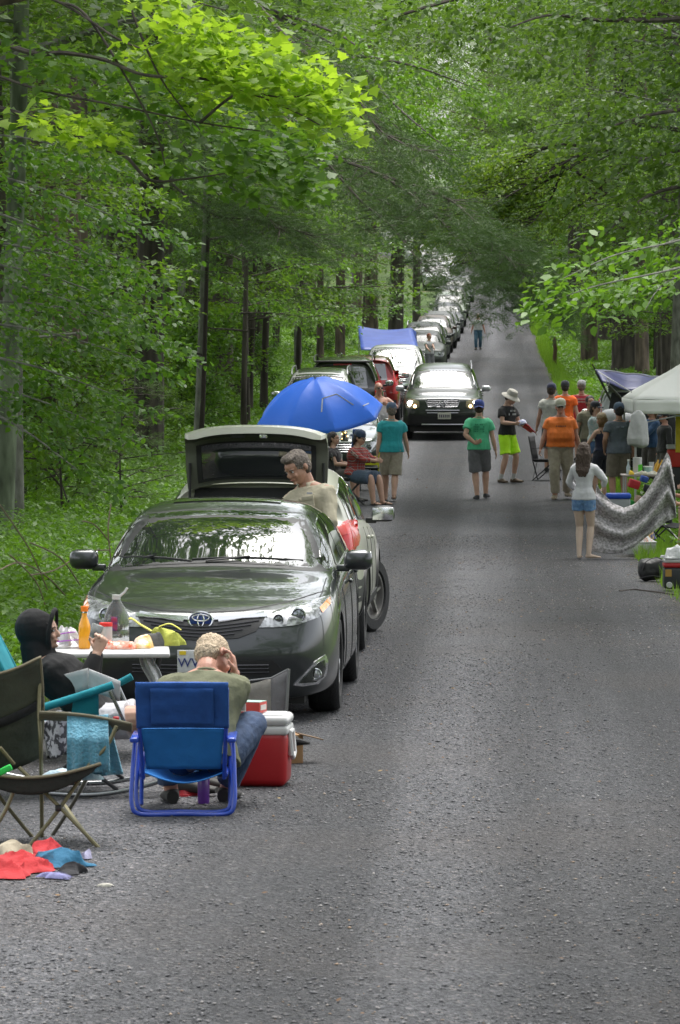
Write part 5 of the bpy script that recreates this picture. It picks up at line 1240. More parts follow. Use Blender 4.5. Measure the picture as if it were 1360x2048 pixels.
def person(label, px=None, foot=None, top=None, yaw=0, x=None, d=None, z=None, H=None, build=1.0, fem=0, skin='light', hip=None, lean=0, side=0, twist=0,
           head=(0, 0, 0), arms=None, hints=None, legs=None, knees=None, feet=None, vox=.013, hair=None, hairstyle='short', hat=None, shirt=None, sleeve=.45, hem=0,
           pants=None, leg=1.0, shoes=None, socks=None, hood=None, curl=(.35, .35), palms=None, handdir=None, belly=0, open_jacket=None, glasses=False, tank=False, extra=None, wide=1.0, group=None, fold=.0115, watch=False, beltm=None, neck=1.0, cat='person'):
    if d is None: d = ground_at(px, foot)
    if x is None: x = (px-680)/FPX*d
    gz = hz(x, d)+.012 if z is None else z
    if H is None:
        H = (at(px, top, d).z-gz)-(.02 if hat else 0); H = max(1.45, min(1.98, H/math.cos(lean)))
    k = H/1.75; t = thing('person', label, cat, (x, d, gz), yaw, group)
    Z = V((0, 0, 1)); hz_ = .93*k if hip is None else None
    hipc = V((0, 0, hz_)) if hip is None else V(hip)*k
    up = V((math.sin(side), -math.sin(lean), math.cos(lean)*math.cos(side))).normalized()
    X = V((math.cos(twist), math.sin(twist), 0)); X = (X-up*X.dot(up)).normalized(); Y = up.cross(X)      # Y points to the back
    HX = V((1, 0, 0)); HY = V((0, 1, 0))
    T = lambda h, f=0: hipc+up*h*k+Y*f*k
    sh = (.196-.030*fem)*build**.5*wide; bw = 1.12-.08*fem
    if hip is None: hx = (HX*.6+X*.4).normalized(); hy = (HY*.6+Y*.4).normalized(); pd = Z
    else: hx = HX; hy = HY; pd = up
    W = build
    S = [(hipc-(pd*.10*k if hip is None else up*.03*k), .10*W+.01*fem, .085*W), (hipc-(pd*.03*k if hip is None else V((0, 0, 0))), .162*W**.9+.008*fem, .115*W), (T(.06), .155*W+.004*fem, .112*W), (T(.15, -.01-belly*.4), (.138-.016*fem)*W+belly*.5, .10*W+belly*.9), (T(.24, -.005-belly*.35), (.137-.018*fem)*W+belly*.4, .10*W+belly*.75), (T(.34, -.004), .158*W**.8-.012*fem, .112*W**.8+.012*fem), (T(.42, 0), .172*W**.6-.014*fem, .112*W**.6), (T(.475, .005), sh*.93, .085*W**.5), (T(.515, .01), sh*.62, .062), (T(.545, .008), .070, .055)]
    secs = [(c, rx*k*bw, ry*k*(1+(bw-1)*.6), hx if i < 2 else X, hy if i < 2 else Y) for i, (c, rx, ry) in enumerate(S)]
    neckb = T(.53, .01); hp = up.copy()
    hy_, hpch, hr = head
    HM = (Matrix.Rotation(hy_, 3, up) @ Matrix.Rotation(hpch, 3, X) @ Matrix.Rotation(hr, 3, Y)); hu = (HM @ up); hX = HM @ X; hY = HM @ Y    # head axes; face looks along -hY
    chin = neckb+(up*.6+hu*.4)*.052*k*neck-hY*.0; hc = chin+hu*.118*k-hY*.015*k; q = k**.5
    B = MB(); loft(B, secs)
    limb(B, [neckb-up*.05*k, neckb+up*.03*k, chin+hu*.04*k+hY*.01*k], [.072*k, .062*k*W**.4, .058*k])
    # head: skull, face, jaw, nose, ears
    def hp_(a, b_, c): return hc+(hX*a+hY*b_+hu*c)*k*1.10
    HT = Matrix((hX, hY, hu)).transposed().to_4x4()
    def blob(a, b_, c, r): B.ball((0, 0, 0), tuple(v*k*1.10 for v in r), 14, Matrix.Translation(hp_(a, b_, c)) @ HT)
    blob(0, .012, .025, (.074, .092, .088)); blob(0, -.022, -.025, (.062, .070, .078)); blob(0, -.034, -.078, (.040, .045, .034)); blob(0, -.03, .03, (.062, .064, .05))
    B.tube([hp_(0, -.088, .012), hp_(0, -.104, -.018), hp_(0, -.100, -.033)], [.008*k, .013*k, .014*k], 8)
    for s_ in (1, -1):
        blob(s_*.076, .012, -.008, (.010, .019, .030)); blob(s_*.030, -.078, -.026, (.022, .014, .018)); B.tube([hp_(s_*.012, -.090, .020), hp_(s_*.045, -.080, .020)], .008*k, 6)
    blob(0, -.090, -.052, (.022, .010, .009)); blob(0, -.085, -.083, (.016, .013, .012))
    # arms
    if arms is None: arms = [(.325-.03*fem, -.02, .80), (-.325+.03*fem, .0, .80)]
    hnt = hints or [(.3, .8, -.1), (-.3, .8, -.1)]; pl = palms or [(-1, 0, 0), (1, 0, 0)]; cu = curl
    shj = []; el = []; wr = []; am = W**.35
    for i, s_ in enumerate((1, -1)):
        a = T(.465, .012)+X*s_*(sh-.022)*k; e, w_ = ik(a, V(arms[i])*k, .285*k, .25*k, V(hnt[i])); shj.append(a); el.append(e); wr.append(w_)
        limb(B, [a-X*s_*.03*k, a.lerp(e, .15), a.lerp(e, .55), e, e.lerp(w_, .28), w_], [r*k*am for r in (.060, .059-.009*fem, .050-.008*fem, .041-.004*fem, .046-.006*fem, .029-.002*fem)])
        hd = V(handdir[i]) if handdir and handdir[i] else (w_-e); hand(B, w_, hd, V(pl[i]), k*(1-.07*fem), s_, cu[i])
    # legs
    hj = []; kn = []; an = []
    if legs is None: legs = [(.10, 0, .075), (-.10, 0, .075)]
    kh = knees or [(.1, -1, 0), (-.1, -1, 0)]
    for i, s_ in enumerate((1, -1)):
        a = hipc+hx*s_*.088*k*W**.5-(Z*.04*k if hip is None else Z*.0); e, w_ = ik(a, V(legs[i])*k, .425*k, .42*k, V(kh[i])); hj.append(a); kn.append(e); an.append(w_)
        limb(B, [a, a.lerp(e, .25), a.lerp(e, .6), e, e.lerp(w_, .28), e.lerp(w_, .65), w_-V((0, 0, .02))*k], [r*k*W**.6 for r in (.102, .098+.004*fem, .080, .060, .066-.003*fem, .050, .040)])
        fd = V(feet[i]) if feet else V((s_*.2, -1, 0)); fd = fd.normalized(); up_ = V((0, 0, 1)); lat = fd.cross(up_)
        f0 = w_-fd*.045*k-up_*.045*k
        loft(B, [(f0, .026*k, .022*k, lat, up_), (f0+fd*.05*k+up_*.008*k, .034*k, .034*k, lat, up_), (f0+fd*.12*k, .038*k, .027*k, lat, up_), (f0+fd*.18*k-up_*.008*k, .044*k, .018*k, lat, up_), (f0+fd*.235*k-up_*.012*k, .034*k, .012*k, lat, up_)], 12)
        if shoes:
            b = MB(); g = .008
            loft(b, [(f0-fd*.014*k, .034*k, .038*k, lat, up_), (f0+fd*.03*k+up_*.010*k, .043*k, .050*k, lat, up_), (f0+fd*.11*k+up_*.002*k, .046*k, .038*k, lat, up_), (f0+fd*.18*k-up_*.008*k, .052*k, .028*k, lat, up_), (f0+fd*.25*k-up_*.012*k, .038*k, .019*k, lat, up_)], 14)
            if len(shoes) > 1 and shoes[1] == 'sandal':
                b = MB(); loft(b, [(f0-fd*.02*k-up_*.026*k, .036*k, .008*k, lat, up_), (f0+fd*.1*k-up_*.026*k, .044*k, .008*k, lat, up_), (f0+fd*.25*k-up_*.026*k, .042*k, .008*k, lat, up_)], 12); b.tube([f0+fd*.12*k+lat*.045*k-up_*.01, f0+fd*.14*k+up_*.028*k, f0+fd*.12*k-lat*.045*k-up_*.01], .012*k, 6)
            b.build('shoe', shoes[0], t)
        if socks: b = MB(); limb(b, [w_+(e-w_).normalized()*.10*k, w_, w_-V((0, 0, .03))*k], [.047*k, .044*k, .044*k]); b.build('sock', socks, t)
    body = link_mesh('body', remesh(B, vox*.8, 'body', 2), SKIN[skin], t)
    # eyes, brows, mouth
    if hood is None or True:
        for s_ in (1, -1):
            b = MB(); b.ball((0, 0, 0), (.0125*k, .008*k, .008*k), 10, Matrix.Translation(hp_(s_*.030, -.083, .004)) @ HT); e = b.build('eye', mat('eye_white', (.55, .52, .5), .2), t)
            b = MB(); b.ball((0, 0, 0), (.006*k, .004*k, .006*k), 8, Matrix.Translation(hp_(s_*.030, -.0885, .004)) @ HT); b.build('iris', mat('eye_dark', (.02, .015, .012), .15), e)
            b = MB(); b.tube([hp_(s_*.014, -.091, .020), hp_(s_*.032, -.091, .025), hp_(s_*.050, -.082, .019)], [.0035*k, .0045*k, .002*k], 6); b.build('eyebrow', hair or mat('hair_brown', (.05, .03, .02), .7), t)
        b = MB(); b.tube([hp_(.022, -.092, -.054), hp_(0, -.1005, -.052), hp_(-.022, -.092, -.054)], [.003*k, .0048*k, .003*k], 6); b.build('mouth', mat('lips', (.36, .12, .10), .5), t)
    if glasses:
        b = MB()
        for s_ in (1, -1): b.ball((0, 0, 0), (.026*k, .006*k, .018*k), 12, Matrix.Translation(hp_(s_*.032, -.094, .003)) @ HT); b.tube([hp_(s_*.055, -.088, .006), hp_(s_*.082, .0, .006)], .003*k, 5)
        b.build('glasses', mat('dark_lens', (.02, .02, .02), .1, coat=1), t)
    # hair
    if hair and hood is None:
        b = MB(); M = lambda a, b_, c: Matrix.Translation(hp_(a, b_, c)) @ HT
        b.ball((0, 0, 0), (.092*k, .107*k, .099*k), 16, M(0, .020, .034)); b.ball((0, 0, 0), (.082*k, .068*k, .080*k), 14, M(0, .050, -.012))
        if hairstyle == 'quiff': b.ball((0, 0, 0), (.068*k, .05*k, .035*k), 12, M(0, -.045, .092)); b.ball((0, 0, 0), (.082*k, .055*k, .05*k), 12, M(0, 0, .075))
        if hairstyle == 'long':
            for a in np.linspace(-.055, .055, 6): limb(b, [hp_(a, .075, .03), hp_(a*1.25, .095, -.06), T(.50, .085)+X*a*1.5*k, T(.40, .125)+X*a*1.35*k, T(.31, .125)+X*a*.8*k], [.030*k, .034*k, .035*k, .028*k, .010*k], 8)
            for s_ in (1, -1): limb(b, [hp_(s_*.075, .02, .03), hp_(s_*.085, .03, -.07), T(.47, .03)+X*s_*.085*k], [.022*k, .026*k, .014*k], 8)
        if hairstyle == 'bob':
            for a in np.linspace(-.07, .07, 7): limb(b, [hp_(a, .07-.4*abs(a), .04), hp_(a*1.15, .085-.4*abs(a), -.05), hp_(a*1.1, .07-.3*abs(a), -.13)], [.03*k, .033*k, .014*k], 8)
        if hairstyle == 'tail': limb(b, [hp_(0, .09, .05), hp_(0, .14, .03), hp_(0, .15, -.06), hp_(0, .13, -.14)], [.03*k, .03*k, .026*k, .008*k], 8)
        link_mesh('hair', remesh(b, max(.005, vox*.7), 'hair', 1, .008*k if vox > .01 else .0045*k, 52 if vox > .01 else 85, 3), hair, t)
    if hat:
        kind, hm = hat[0], hat[1]; b = MB(); M = Matrix.Translation(hp_(0, .008, .030)) @ HT @ Matrix.Scale(k*1.13, 4)
        if kind in ('cap', 'capback'):
            sg = -1 if kind == 'cap' else 1
            b.lathe([(.090, .0), (.092, .02), (.089, .055), (.072, .090), (.04, .108), (.001, .112)], 22, M @ Matrix.Diagonal((.94, 1.1, 1, 1))); b.ball((0, 0, .113), .008, 8, M)
            c_ = b.build('cap', hm, t); b = MB(); b.grid(lambda u, v: M @ V(((u*2-1)*.075*(1-.25*v*v), sg*(.085+v*.085*math.sqrt(max(0, 1-(u*2-1)**2*.75))), .012-.02*v-.022*(u*2-1)**2)), 10, 5); b.grid(lambda u, v: M @ V(((u*2-1)*.075*(1-.25*v*v), sg*(.085+v*.085*math.sqrt(max(0, 1-(u*2-1)**2*.75))), .006-.02*v-.022*(u*2-1)**2)), 10, 5)
            b.build('brim', hat[2] if len(hat) > 2 else hm, c_)
        else:
            b.lathe([(.160, -.030), (.150, -.016), (.094, .018), (.090, .06), (.078, .095), (.05, .108), (.001, .110)], 24, M @ Matrix.Diagonal((.95, 1.08, 1, 1)), cap=False); b.lathe([(.158, -.034), (.148, -.022), (.090, .012), (.001, .05)], 24, M @ Matrix.Diagonal((.95, 1.08, 1, 1)), cap=False); b.build('sun_hat', hm, t)
    if hood:
        b = MB(); M = lambda a, b_, c: Matrix.Translation(hp_(a, b_, c)) @ HT
        b.ball((0, 0, 0), (.108*k, .120*k, .130*k), 20, M(0, .035, .022)); b.ball((0, 0, 0), (.100*k, .085*k, .120*k), 18, M(0, -.010, .012)); b.ball((0, 0, 0), (.10*k, .10*k, .09*k), 16, M(0, .03, -.085))
        limb(b, [hp_(0, .03, -.09), T(.53, .03), T(.47, .04)], [.10*k, .115*k, .12*k]); b.tube([hp_(.088*math.cos(a)*(1 if math.sin(a) > -.5 else .85), -.072-.02*math.sin(a), .005+.115*math.sin(a)) for a in np.linspace(0, 2*PI, 26)], .017*k, 8, caps=False)
        link_mesh('hood', remesh(b, vox*.9, 'hood', 2, .007*k, 8, 3), hood, t)
    # clothes
    if pants:
        b = MB(); g = 1.08; n = 4
        sp_ = [(c, rx*g+.006, ry*g+.006, a, e) for c, rx, ry, a, e in secs[0:3]]
        sp_ += [(T(.095, -belly*.2), secs[2][1]*1.06, secs[2][2]*1.06, X, Y)]
        loft(b, sp_)
        for i in range(2):
            a, e, w_ = hj[i], kn[i], an[i]
            if leg <= 1: # shorts: fraction of thigh
                q = a.lerp(e, leg); b.tube([a+Z*.02*k, a.lerp(e, leg*.35), a.lerp(e, leg*.7), q], [.112*k*W**.6, .116*k*W**.6, .112*k*W**.6, (.112 if leg > .6 else .116)*k*W**.6], 16)
            else:
                q = e.lerp(w_, .92); b.tube([a+Z*.02*k, a.lerp(e, .3), a.lerp(e, .7), e, e.lerp(w_, .3), e.lerp(w_, .7), q], [r*k*W**.6 for r in (.112, .112, .097, .083, .082, .074, .072)], 16)
        link_mesh('trousers' if leg > 1 else 'shorts', remesh(b, vox, 'trousers', 1, .010*k, 10, 7), pants, t)
    if beltm: b = MB(); loft(b, [(T(.075), secs[2][1]*1.13, secs[2][2]*1.14, X, Y), (T(.105), secs[2][1]*1.12, secs[2][2]*1.14, X, Y)]); b.build('belt', beltm, t)
    if shirt:
        b = MB(); g = 1.13 if not tank else 1.05; hb = T(.02-hem) if hem < .08 or hip else T(-.01)-Z*(hem-.05)*k
        lo_ = (hb, secs[1][1]*1.16+.010, secs[1][2]*1.22+belly*.4, X, Y)
        top_n = 9 if not tank else 7
        ss = [lo_, (T(.07), secs[2][1]*1.18, secs[2][2]*1.22+belly*.3, X, Y)]+[(c, rx*g+.006, ry*g+.008, a, e) for c, rx, ry, a, e in secs[3:top_n]]
        if not tank: ss.append((T(.522, .006), .080*k, .066*k, X, Y))
        loft(b, ss)
        if tank:
            for s_ in (1, -1): b.tube([T(.36, -.10)+X*s_*.07*k, T(.46, -.085)+X*s_*.075*k, T(.53, .0)+X*s_*.08*k, T(.47, .085)+X*s_*.07*k, T(.36, .10)+X*s_*.05*k], .017*k, 8)
        else:
            for i, s_ in enumerate((1, -1)):
                a, e, w_ = shj[i], el[i], wr[i]
                if sleeve <= 1: q = a.lerp(e, sleeve); b.tube([a-X*s_*.05*k, a.lerp(e, .12), q], [.076*k*am, .078*k*am, .082*k*am], 14)
                else: q = e.lerp(w_, min(1, sleeve-1)); b.tube([a-X*s_*.05*k, a.lerp(e, .15), a.lerp(e, .6), e, e.lerp(w_, .4*(sleeve-1)), q], [r*k*am for r in (.072, .072, .064, .058, .057, .042)], 14)
        link_mesh('shirt' if not open_jacket else 'jacket', remesh(b, vox, 'shirt', 1, fold*k, 8, 1), shirt, t)
        if not tank and hood is None: b = MB(); b.tube([T(.520, .006)+X*.084*k*math.cos(a)+Y*(.070*math.sin(a)-.006)*k+up*.016*math.sin(a)*k for a in np.linspace(0, 2*PI, 18)], .009*k, 6, caps=False); b.build('collar', shirt, t)
    if watch: b = MB(); i = watch-1; d_ = (wr[i]-el[i]).normalized(); b.tube([wr[i]-d_*.03, wr[i]-d_*.005], .034*k, 12); b.build('watch', BLK, t)
    p = Car(); p.t = t; p.k = k; p.T = T; p.X = X; p.Y = Y; p.up = up; p.wr = wr; p.el = el; p.secs = secs; p.d = d; p.x = x; p.gz = gz; p.H = H; p.hp = hp_; p.an = an; p.kn = kn; p.hu = hu; p.HT = HT
    print('person H=%.2f d=%.1f %s' % (H, d, label[:40])); return p
HAIR = dict(brown=mat('hair_brown', (.05, .03, .02), .6, bump=.8, bscale=70, stretch=(1, 1, .2)), grey=mat('hair_grey', (.16, .13, .11), .6, bump=.8, bscale=80, vary=.4, vscale=30), blond=mat('hair_straw', (.50, .39, .27), .6, bump=.9, bscale=90, vary=.15, vscale=45), dark=mat('hair_dark', (.02, .014, .012), .5, bump=.6, bscale=70), light=mat('hair_lightbrown', (.20, .11, .05), .6, bump=.7, bscale=70, vary=.3, vscale=20, stretch=(1, 1, .2)), red=mat('hair_red', (.25, .07, .03), .6, bump=.6, bscale=70))
def graphic(p, front, w, h, m, z=.33, rows=3, name='shirt_print'):
    """rough lettering-like print lines on a shirt front or back"""
    b = MB(); s = -1 if front else 1; rd = random.Random(int(w*1000))
    for r in range(rows):
        n = 7
        for i in range(n):
            u = (i+.5)/n*2-1
            if rd.random() < .18: continue
            q = p.T(z+h*(.5-(r+.5)/rows))+p.X*u*w*.5*p.k; ry = np.interp(z, [.15, .34, .45], [p.secs[3][2], p.secs[5][2], p.secs[6][2]])*1.10+.018
            q = q+p.Y*s*(ry*math.sqrt(max(.2, 1-(u*w*.5/.2)**2))); b.box(q, (w/n*.62, .006, h/rows*.55))
    b.build(name, m, p.t)
A180 = PI
def solid(o, th=.006, off=0):
    m = o.modifiers.new('solid', 'SOLIDIFY'); m.thickness = th; m.offset = off; return o
def people():
    khaki = cloth('khaki_shorts', (.36, .32, .25)); dk = mat('shoe_dark', (.03, .028, .026), .7); brownshoe = mat('shoe_brown', (.11, .08, .055), .8)
    # man at the open tailgate
    p = person('man with grey brown hair in a khaki button shirt looking down beside the open tailgate', d=34.15, x=-.15, H=1.80, yaw=-.55, side=-.21, lean=.08, head=(-.3, .38, .05), vox=.009, skin='tan', build=.98,
        hair=HAIR['grey'], hairstyle='quiff', shirt=mat('khaki_shirt', (.42, .38, .28), .85, bump=.9, bscale=11, vary=.1, vscale=9), fold=.014, sleeve=1.85, hem=.05, pants=cloth('jeans_blue', (.05, .10, .20)), leg=2, shoes=(mat('shoe_tan', (.3, .24, .17), .8),),
        arms=[(.02, -.30, 1.06), (-.30, -.25, .95)], hints=[(.8, .3, -.5), (-.6, .3, -.6)], palms=[(0, .3, -1), (0, 0, -1)], legs=[(.15, .02, .075), (-.02, .08, .075)], watch=1)
    b = MB()
    q = p.T(.385, -.142)+p.X*.075*p.k; b.box((0, 0, 0), (.105, .012, .12), Matrix.Translation(q) @ Matrix.Rotation(-.15, 4, 'Y'), bev=.005); b.box((0, -.006, .045), (.112, .010, .035), Matrix.Translation(q) @ Matrix.Rotation(-.15, 4, 'Y'), bev=.003)
    q2 = p.T(.385, -.142)-p.X*.075*p.k; b.box(q2, (.105, .012, .12), bev=.005)
    b.build('pocket', MATS['khaki_shirt'], p.t); b = MB(); b.box(q+V((.01, -.004, .085)), (.05, .006, .016)); b.build('logo_tab', mat('tab_grey', (.4, .4, .42), .6), p.t)
    b = MB(); b.tube([p.T(.02+.06*i, -.145-.004*(i == 3)) for i in range(8)], .006, 6); b.build('placket', MATS['khaki_shirt'], p.t)
    b = MB(); b.grid(lambda u, v: p.T(.510+.040*v, .004)+p.X*(.094-.022*v)*p.k*math.sin(.5+u*(2*PI-1.0))+p.Y*(-(.084-.020*v)*math.cos(.5+u*(2*PI-1.0)))*p.k-V((0, 0, .022*(1-v)*max(0, abs(u*2-1)-.55)/.45)), 24, 4); solid(b.build('collar_band', MATS['khaki_shirt'], p.t), .006)
    # walkers
    teal = cloth('teal', (.02, .32, .36), .06); p = person('man in a teal polo shirt, khaki shorts and blue cap walking away', 783, 1003, 806, yaw=A180+.1, build=1.08, skin='light', hair=HAIR['grey'], hat=('cap', cloth('cap_slate', (.08, .12, .20))), shirt=teal, sleeve=.55, hem=.07, pants=khaki, leg=1.0, shoes=(dk, 'sandal'),
        arms=[(.26, .02, .82), (-.33, -.10, .80)], legs=[(.09, -.18, .075), (-.02, .22, .11)], feet=[(.1, -1, 0), (-.1, -1, .0)], curl=(.3, .5))
    green = cloth('green', (.09, .50, .27), .06); p = person('man in bright green T-shirt and grey shorts walking away, one hand behind his back', 958, 1000, 801, yaw=A180-.05, skin='light', hair=HAIR['brown'], hat=('capback', cloth('cap_blue', (.03, .06, .28))), shirt=green, sleeve=.6, hem=.09, pants=cloth('grey_shorts', (.15, .15, .16)), leg=.95, shoes=(mat('shoe_greyblk', (.05, .05, .055), .7),), lean=.06,
        arms=[(.06, .19, 1.00), (-.31, -.02, .80)], hints=[(1, .3, -.4), (-.3, .8, -.1)], palms=[(0, 1, 0), (1, 0, 0)], handdir=[(-.7, .3, .4), None], legs=[(.03, .05, .075), (-.12, -.15, .10)])
    graphic(p, False, .20, .16, cloth('print_dkgreen', (.02, .22, .12)), z=.34, rows=4)
    neon = cloth('neon', (.52, .95, .02), .05); p = person('youth in grey bucket hat, black T-shirt and neon yellow green shorts holding a red cap', 1014, 966, 778, yaw=.75, skin='light', build=.88, head=(.25, .42, 0), hair=HAIR['brown'], hat=('sun', cloth('hat_grey', (.40, .38, .34))), shirt=cloth('black', (.012, .012, .014)), sleeve=.6, hem=.05, pants=neon, leg=.86, shoes=(brownshoe,), socks=mat('sock_white', (.7, .7, .68), .9),
        arms=[(.10, -.30, 1.10), (-.10, -.32, 1.12)], palms=[(-1, 0, .3), (1, 0, .3)], hints=[(.7, .5, -.8), (-.7, .5, -.8)], legs=[(.15, -.03, .075), (-.12, .05, .075)], curl=(.9, .9), lean=.05)
    graphic(p, True, .20, .13, mat('print_white', (.6, .6, .6), .8), z=.40, rows=2)
    # what he holds: a red cap with blue and white
    q = p.t.matrix_world; bpy.context.view_layer.update(); w0 = p.t.matrix_world @ V((.02, -.40, 1.12)); t = thing('cap', 'bright red cap with blue and white crown held by the youth in the bucket hat', 'cap', w0, .9)
    b = MB(); b.lathe([(.09, 0), (.092, .02), (.085, .06), (.06, .09), (.001, .105)], 18, Matrix.Rotation(-.4, 4, 'X')); b.build('crown', mat('cap_crown_blue', (.25, .28, .55), .8, col2=(.7, .7, .75), vscale=20), t)
    b = MB(); b.grid(lambda u, v: V(((.05+v*.30), (u*2-1)*.10*(1-.4*v), .02-.15*v-.02*(u*2-1)**2)), 8, 6); o = b.build('brim', cloth('red', (.55, .02, .03)), t); md = o.modifiers.new('s', 'SOLIDIFY'); md.thickness = .02
    orange = cloth('orange', (.80, .19, .03), .06); p = person('stout smiling man facing the camera in a light orange T-shirt and khaki cargo trousers', 1121, 999, 798, yaw=.0, build=1.22, belly=.055, skin='red', hair=HAIR['brown'], hat=('cap', cloth('cap_beige', (.52, .47, .38)), cloth('brim_dark', (.08, .09, .07))), shirt=orange, sleeve=.62, hem=.03, pants=cloth('cargo', (.38, .33, .26)), leg=2, shoes=(mat('boot_tan', (.33, .27, .2), .8),), beltm=mat('belt_brown', (.05, .03, .02), .5), glasses=True,
        arms=[(.36, -.04, .82), (-.37, -.05, .84)], legs=[(.13, .22, .11), (-.10, -.10, .075)], curl=(.6, .8))
    graphic(p, True, .26, .05, cloth('print_dk', (.20, .08, .06)), z=.36, rows=1)
    for i, s_ in enumerate((1, -1)): b = MB(); b.box(p.kn[i].lerp(p.T(0), .25)+V((s_*.085, 0, 0)), (.03, .13, .16), bev=.008); b.build('cargo_pocket', MATS['cloth_cargo'], p.t)
    # group behind him
    person('man in pale grey shirt and navy cap seen from behind, left of the group', 1103, 944, 767, yaw=A180-.25, skin='tan', hair=HAIR['brown'], hat=('cap', cloth('cap_navy', (.02, .025, .06))), shirt=cloth('stone', (.50, .48, .42)), sleeve=.45, hem=.06, pants=cloth('dk_trousers', (.06, .055, .05)), leg=.95, shoes=(dk,))
    p = person('man in a vivid orange T-shirt and dark cap seen from behind', 1130, 924, 762, yaw=A180, hair=HAIR['dark'], hat=('cap', cloth('cap_black', (.02, .022, .03))), shirt=cloth('vivid_orange', (.85, .13, .01)), sleeve=.6, hem=.06, pants=cloth('olive_shorts', (.10, .10, .07)), leg=.95, shoes=(dk,)); graphic(p, False, .2, .14, cloth('print_or', (.5, .07, .01)), z=.36, rows=3)
    p = person('man in a dark red T-shirt and grey cap seen from behind', 1163, 922, 761, yaw=A180-.1, hair=HAIR['grey'], hat=('cap', cloth('cap_grey', (.36, .35, .36))), shirt=cloth('maroon', (.34, .02, .035)), sleeve=.6, hem=.06, pants=cloth('olive_shorts', (.10, .10, .07)), leg=.95, shoes=(dk,)); graphic(p, False, .22, .12, mat('print_pale', (.5, .4, .4), .8), z=.40, rows=2)
    person('young man with cropped dark hair in an olive T-shirt facing the camera', 1180, 970, 792, yaw=.2, build=.95, skin='tan', hair=HAIR['dark'], shirt=cloth('olive', (.17, .155, .105)), sleeve=.6, hem=.06, pants=cloth('dk_trousers', (.06, .055, .05)), leg=.95, shoes=(dk,))
    person('person in a red orange cap standing behind the woman in the navy tank top', 1203, 952, 806, yaw=A180-.3, fem=.3, hair=HAIR['brown'], hat=('cap', cloth('cap_red', (.72, .05, .02))), shirt=cloth('mauve', (.4, .3, .3)), sleeve=.5, pants=cloth('dk_trousers', (.06, .055, .05)), leg=.95, shoes=(dk,))
    person('woman in a black cap and pale floral top raising both hands', 1191, 975, 822, yaw=.9, fem=1, H=1.6, hair=HAIR['brown'], hairstyle='bob', hat=('cap', cloth('cap_black', (.02, .022, .03))), shirt=cloth('floral', (.55, .5, .48), col2=(.25, .4, .4), vscale=30), sleeve=.4, pants=cloth('denim', (.05, .10, .2)), leg=.5, shoes=(dk,),
        arms=[(.22, -.42, 1.22), (.10, -.44, 1.18)], hints=[(.4, .1, -1), (-.2, .1, -1)], palms=[(0, .5, 1), (0, .5, 1)], handdir=[(0, -.3, 1), (0, -.2, 1)], curl=(.9, .9))
    person('woman with light brown tied hair in a navy racerback top and navy shorts, arms folded', 1203, 1003, 826, yaw=A180+.55, fem=1, build=.9, skin='light', hair=HAIR['light'], hairstyle='bob', hat=('cap', cloth('cap_tan', (.35, .27, .18))), shirt=cloth('navytop', (.02, .025, .055)), tank=True, hem=-.06, pants=cloth('navyshorts', (.018, .02, .035)), leg=.8, shoes=(dk, 'sandal'),
        arms=[(.18, -.18, 1.0), (-.16, -.10, .98)], hints=[(1, .2, -.5), (-1, .5, -.5)])
    p = person('man in slate grey T-shirt, blue cap and taupe shorts from behind, hand at hip', 1238, 1008, 806, yaw=A180+.1, build=1.04, skin='tan', hair=HAIR['dark'], hat=('cap', cloth('cap_denim', (.07, .11, .17))), shirt=cloth('slate', (.10, .12, .145)), sleeve=.55, hem=.07, pants=cloth('taupe', (.17, .145, .11)), leg=.98, shoes=(brownshoe,),
        arms=[(.24, -.1, .95), (-.25, .06, .90)], palms=[(-1, 0, 0), (0, -1, 0)], curl=(.4, .8)); graphic(p, False, .2, .05, mat('print_slate', (.25, .28, .33), .8), z=.42, rows=1)
    # girl holding the sheet
    p = person('barefoot girl with long dark hair, white sweater and denim shorts holding the patterned sheet', 1168, 1119, 886, yaw=A180-.25, fem=1, build=.86, skin='pale', hair=HAIR['brown'], hairstyle='long', shirt=cloth('white_knit', (.62, .62, .68), .05), sleeve=1.8, hem=.06, pants=cloth('denim_shorts', (.08, .17, .34), col2=(.14, .26, .44), vscale=25), leg=.36, head=(.1, .1, 0),
        arms=[(.16, -.28, 1.02), (-.24, -.30, 1.08)], hints=[(.8, .3, -.6), (-1, .3, -.5)], legs=[(.07, 0, .075), (-.07, -.03, .075)], feet=[(.1, -1, 0), (-1, -.4, 0)], vox=.011); globals()['GIRL'] = p
    person('blonde woman with sunglasses on her head in a blue jacket facing left', 1303, 985, 836, yaw=-.9, fem=1, H=1.62, skin='tan', hair=HAIR['light'], hairstyle='bob', shirt=cloth('blue_jacket', (.025, .07, .16)), sleeve=1.9, hem=.08, pants=cloth('dk_trousers', (.06, .055, .05)), leg=2, shoes=(dk,), arms=[(.06, -.38, 1.0), (-.1, -.36, 1.02)], palms=[(0, 0, 1), (0, 0, 1)], hints=[(.6, .3, -.6), (-.6, .3, -.6)])
    person('man in a black cap and black jacket facing left beside the canopy leg', 1329, 988, 820, yaw=-1.25, skin='red', hair=HAIR['dark'], hat=('cap', cloth('cap_black', (.02, .022, .03))), shirt=cloth('black_jacket', (.022, .022, .024)), sleeve=1.9, hem=.1, pants=cloth('dk_trousers', (.06, .055, .05)), leg=2, shoes=(dk,))
    # seated at the right edge
    person('seated person at the right edge in a pale top reaching out to hold the sheet', x=5.17, d=58.5, H=1.68, yaw=-1.45, hip=(0, 0, .48), lean=.25, fem=1, skin='tan', hair=HAIR['light'], hairstyle='bob', shirt=cloth('pink', (.55, .40, .38)), sleeve=.4, pants=cloth('denim', (.05, .10, .2)), leg=.5, shoes=(dk, 'sandal'), arms=[(.05, -.55, .74), (-.15, -.55, .86)], legs=[(.12, -.42, .075), (-.12, -.5, .075)])
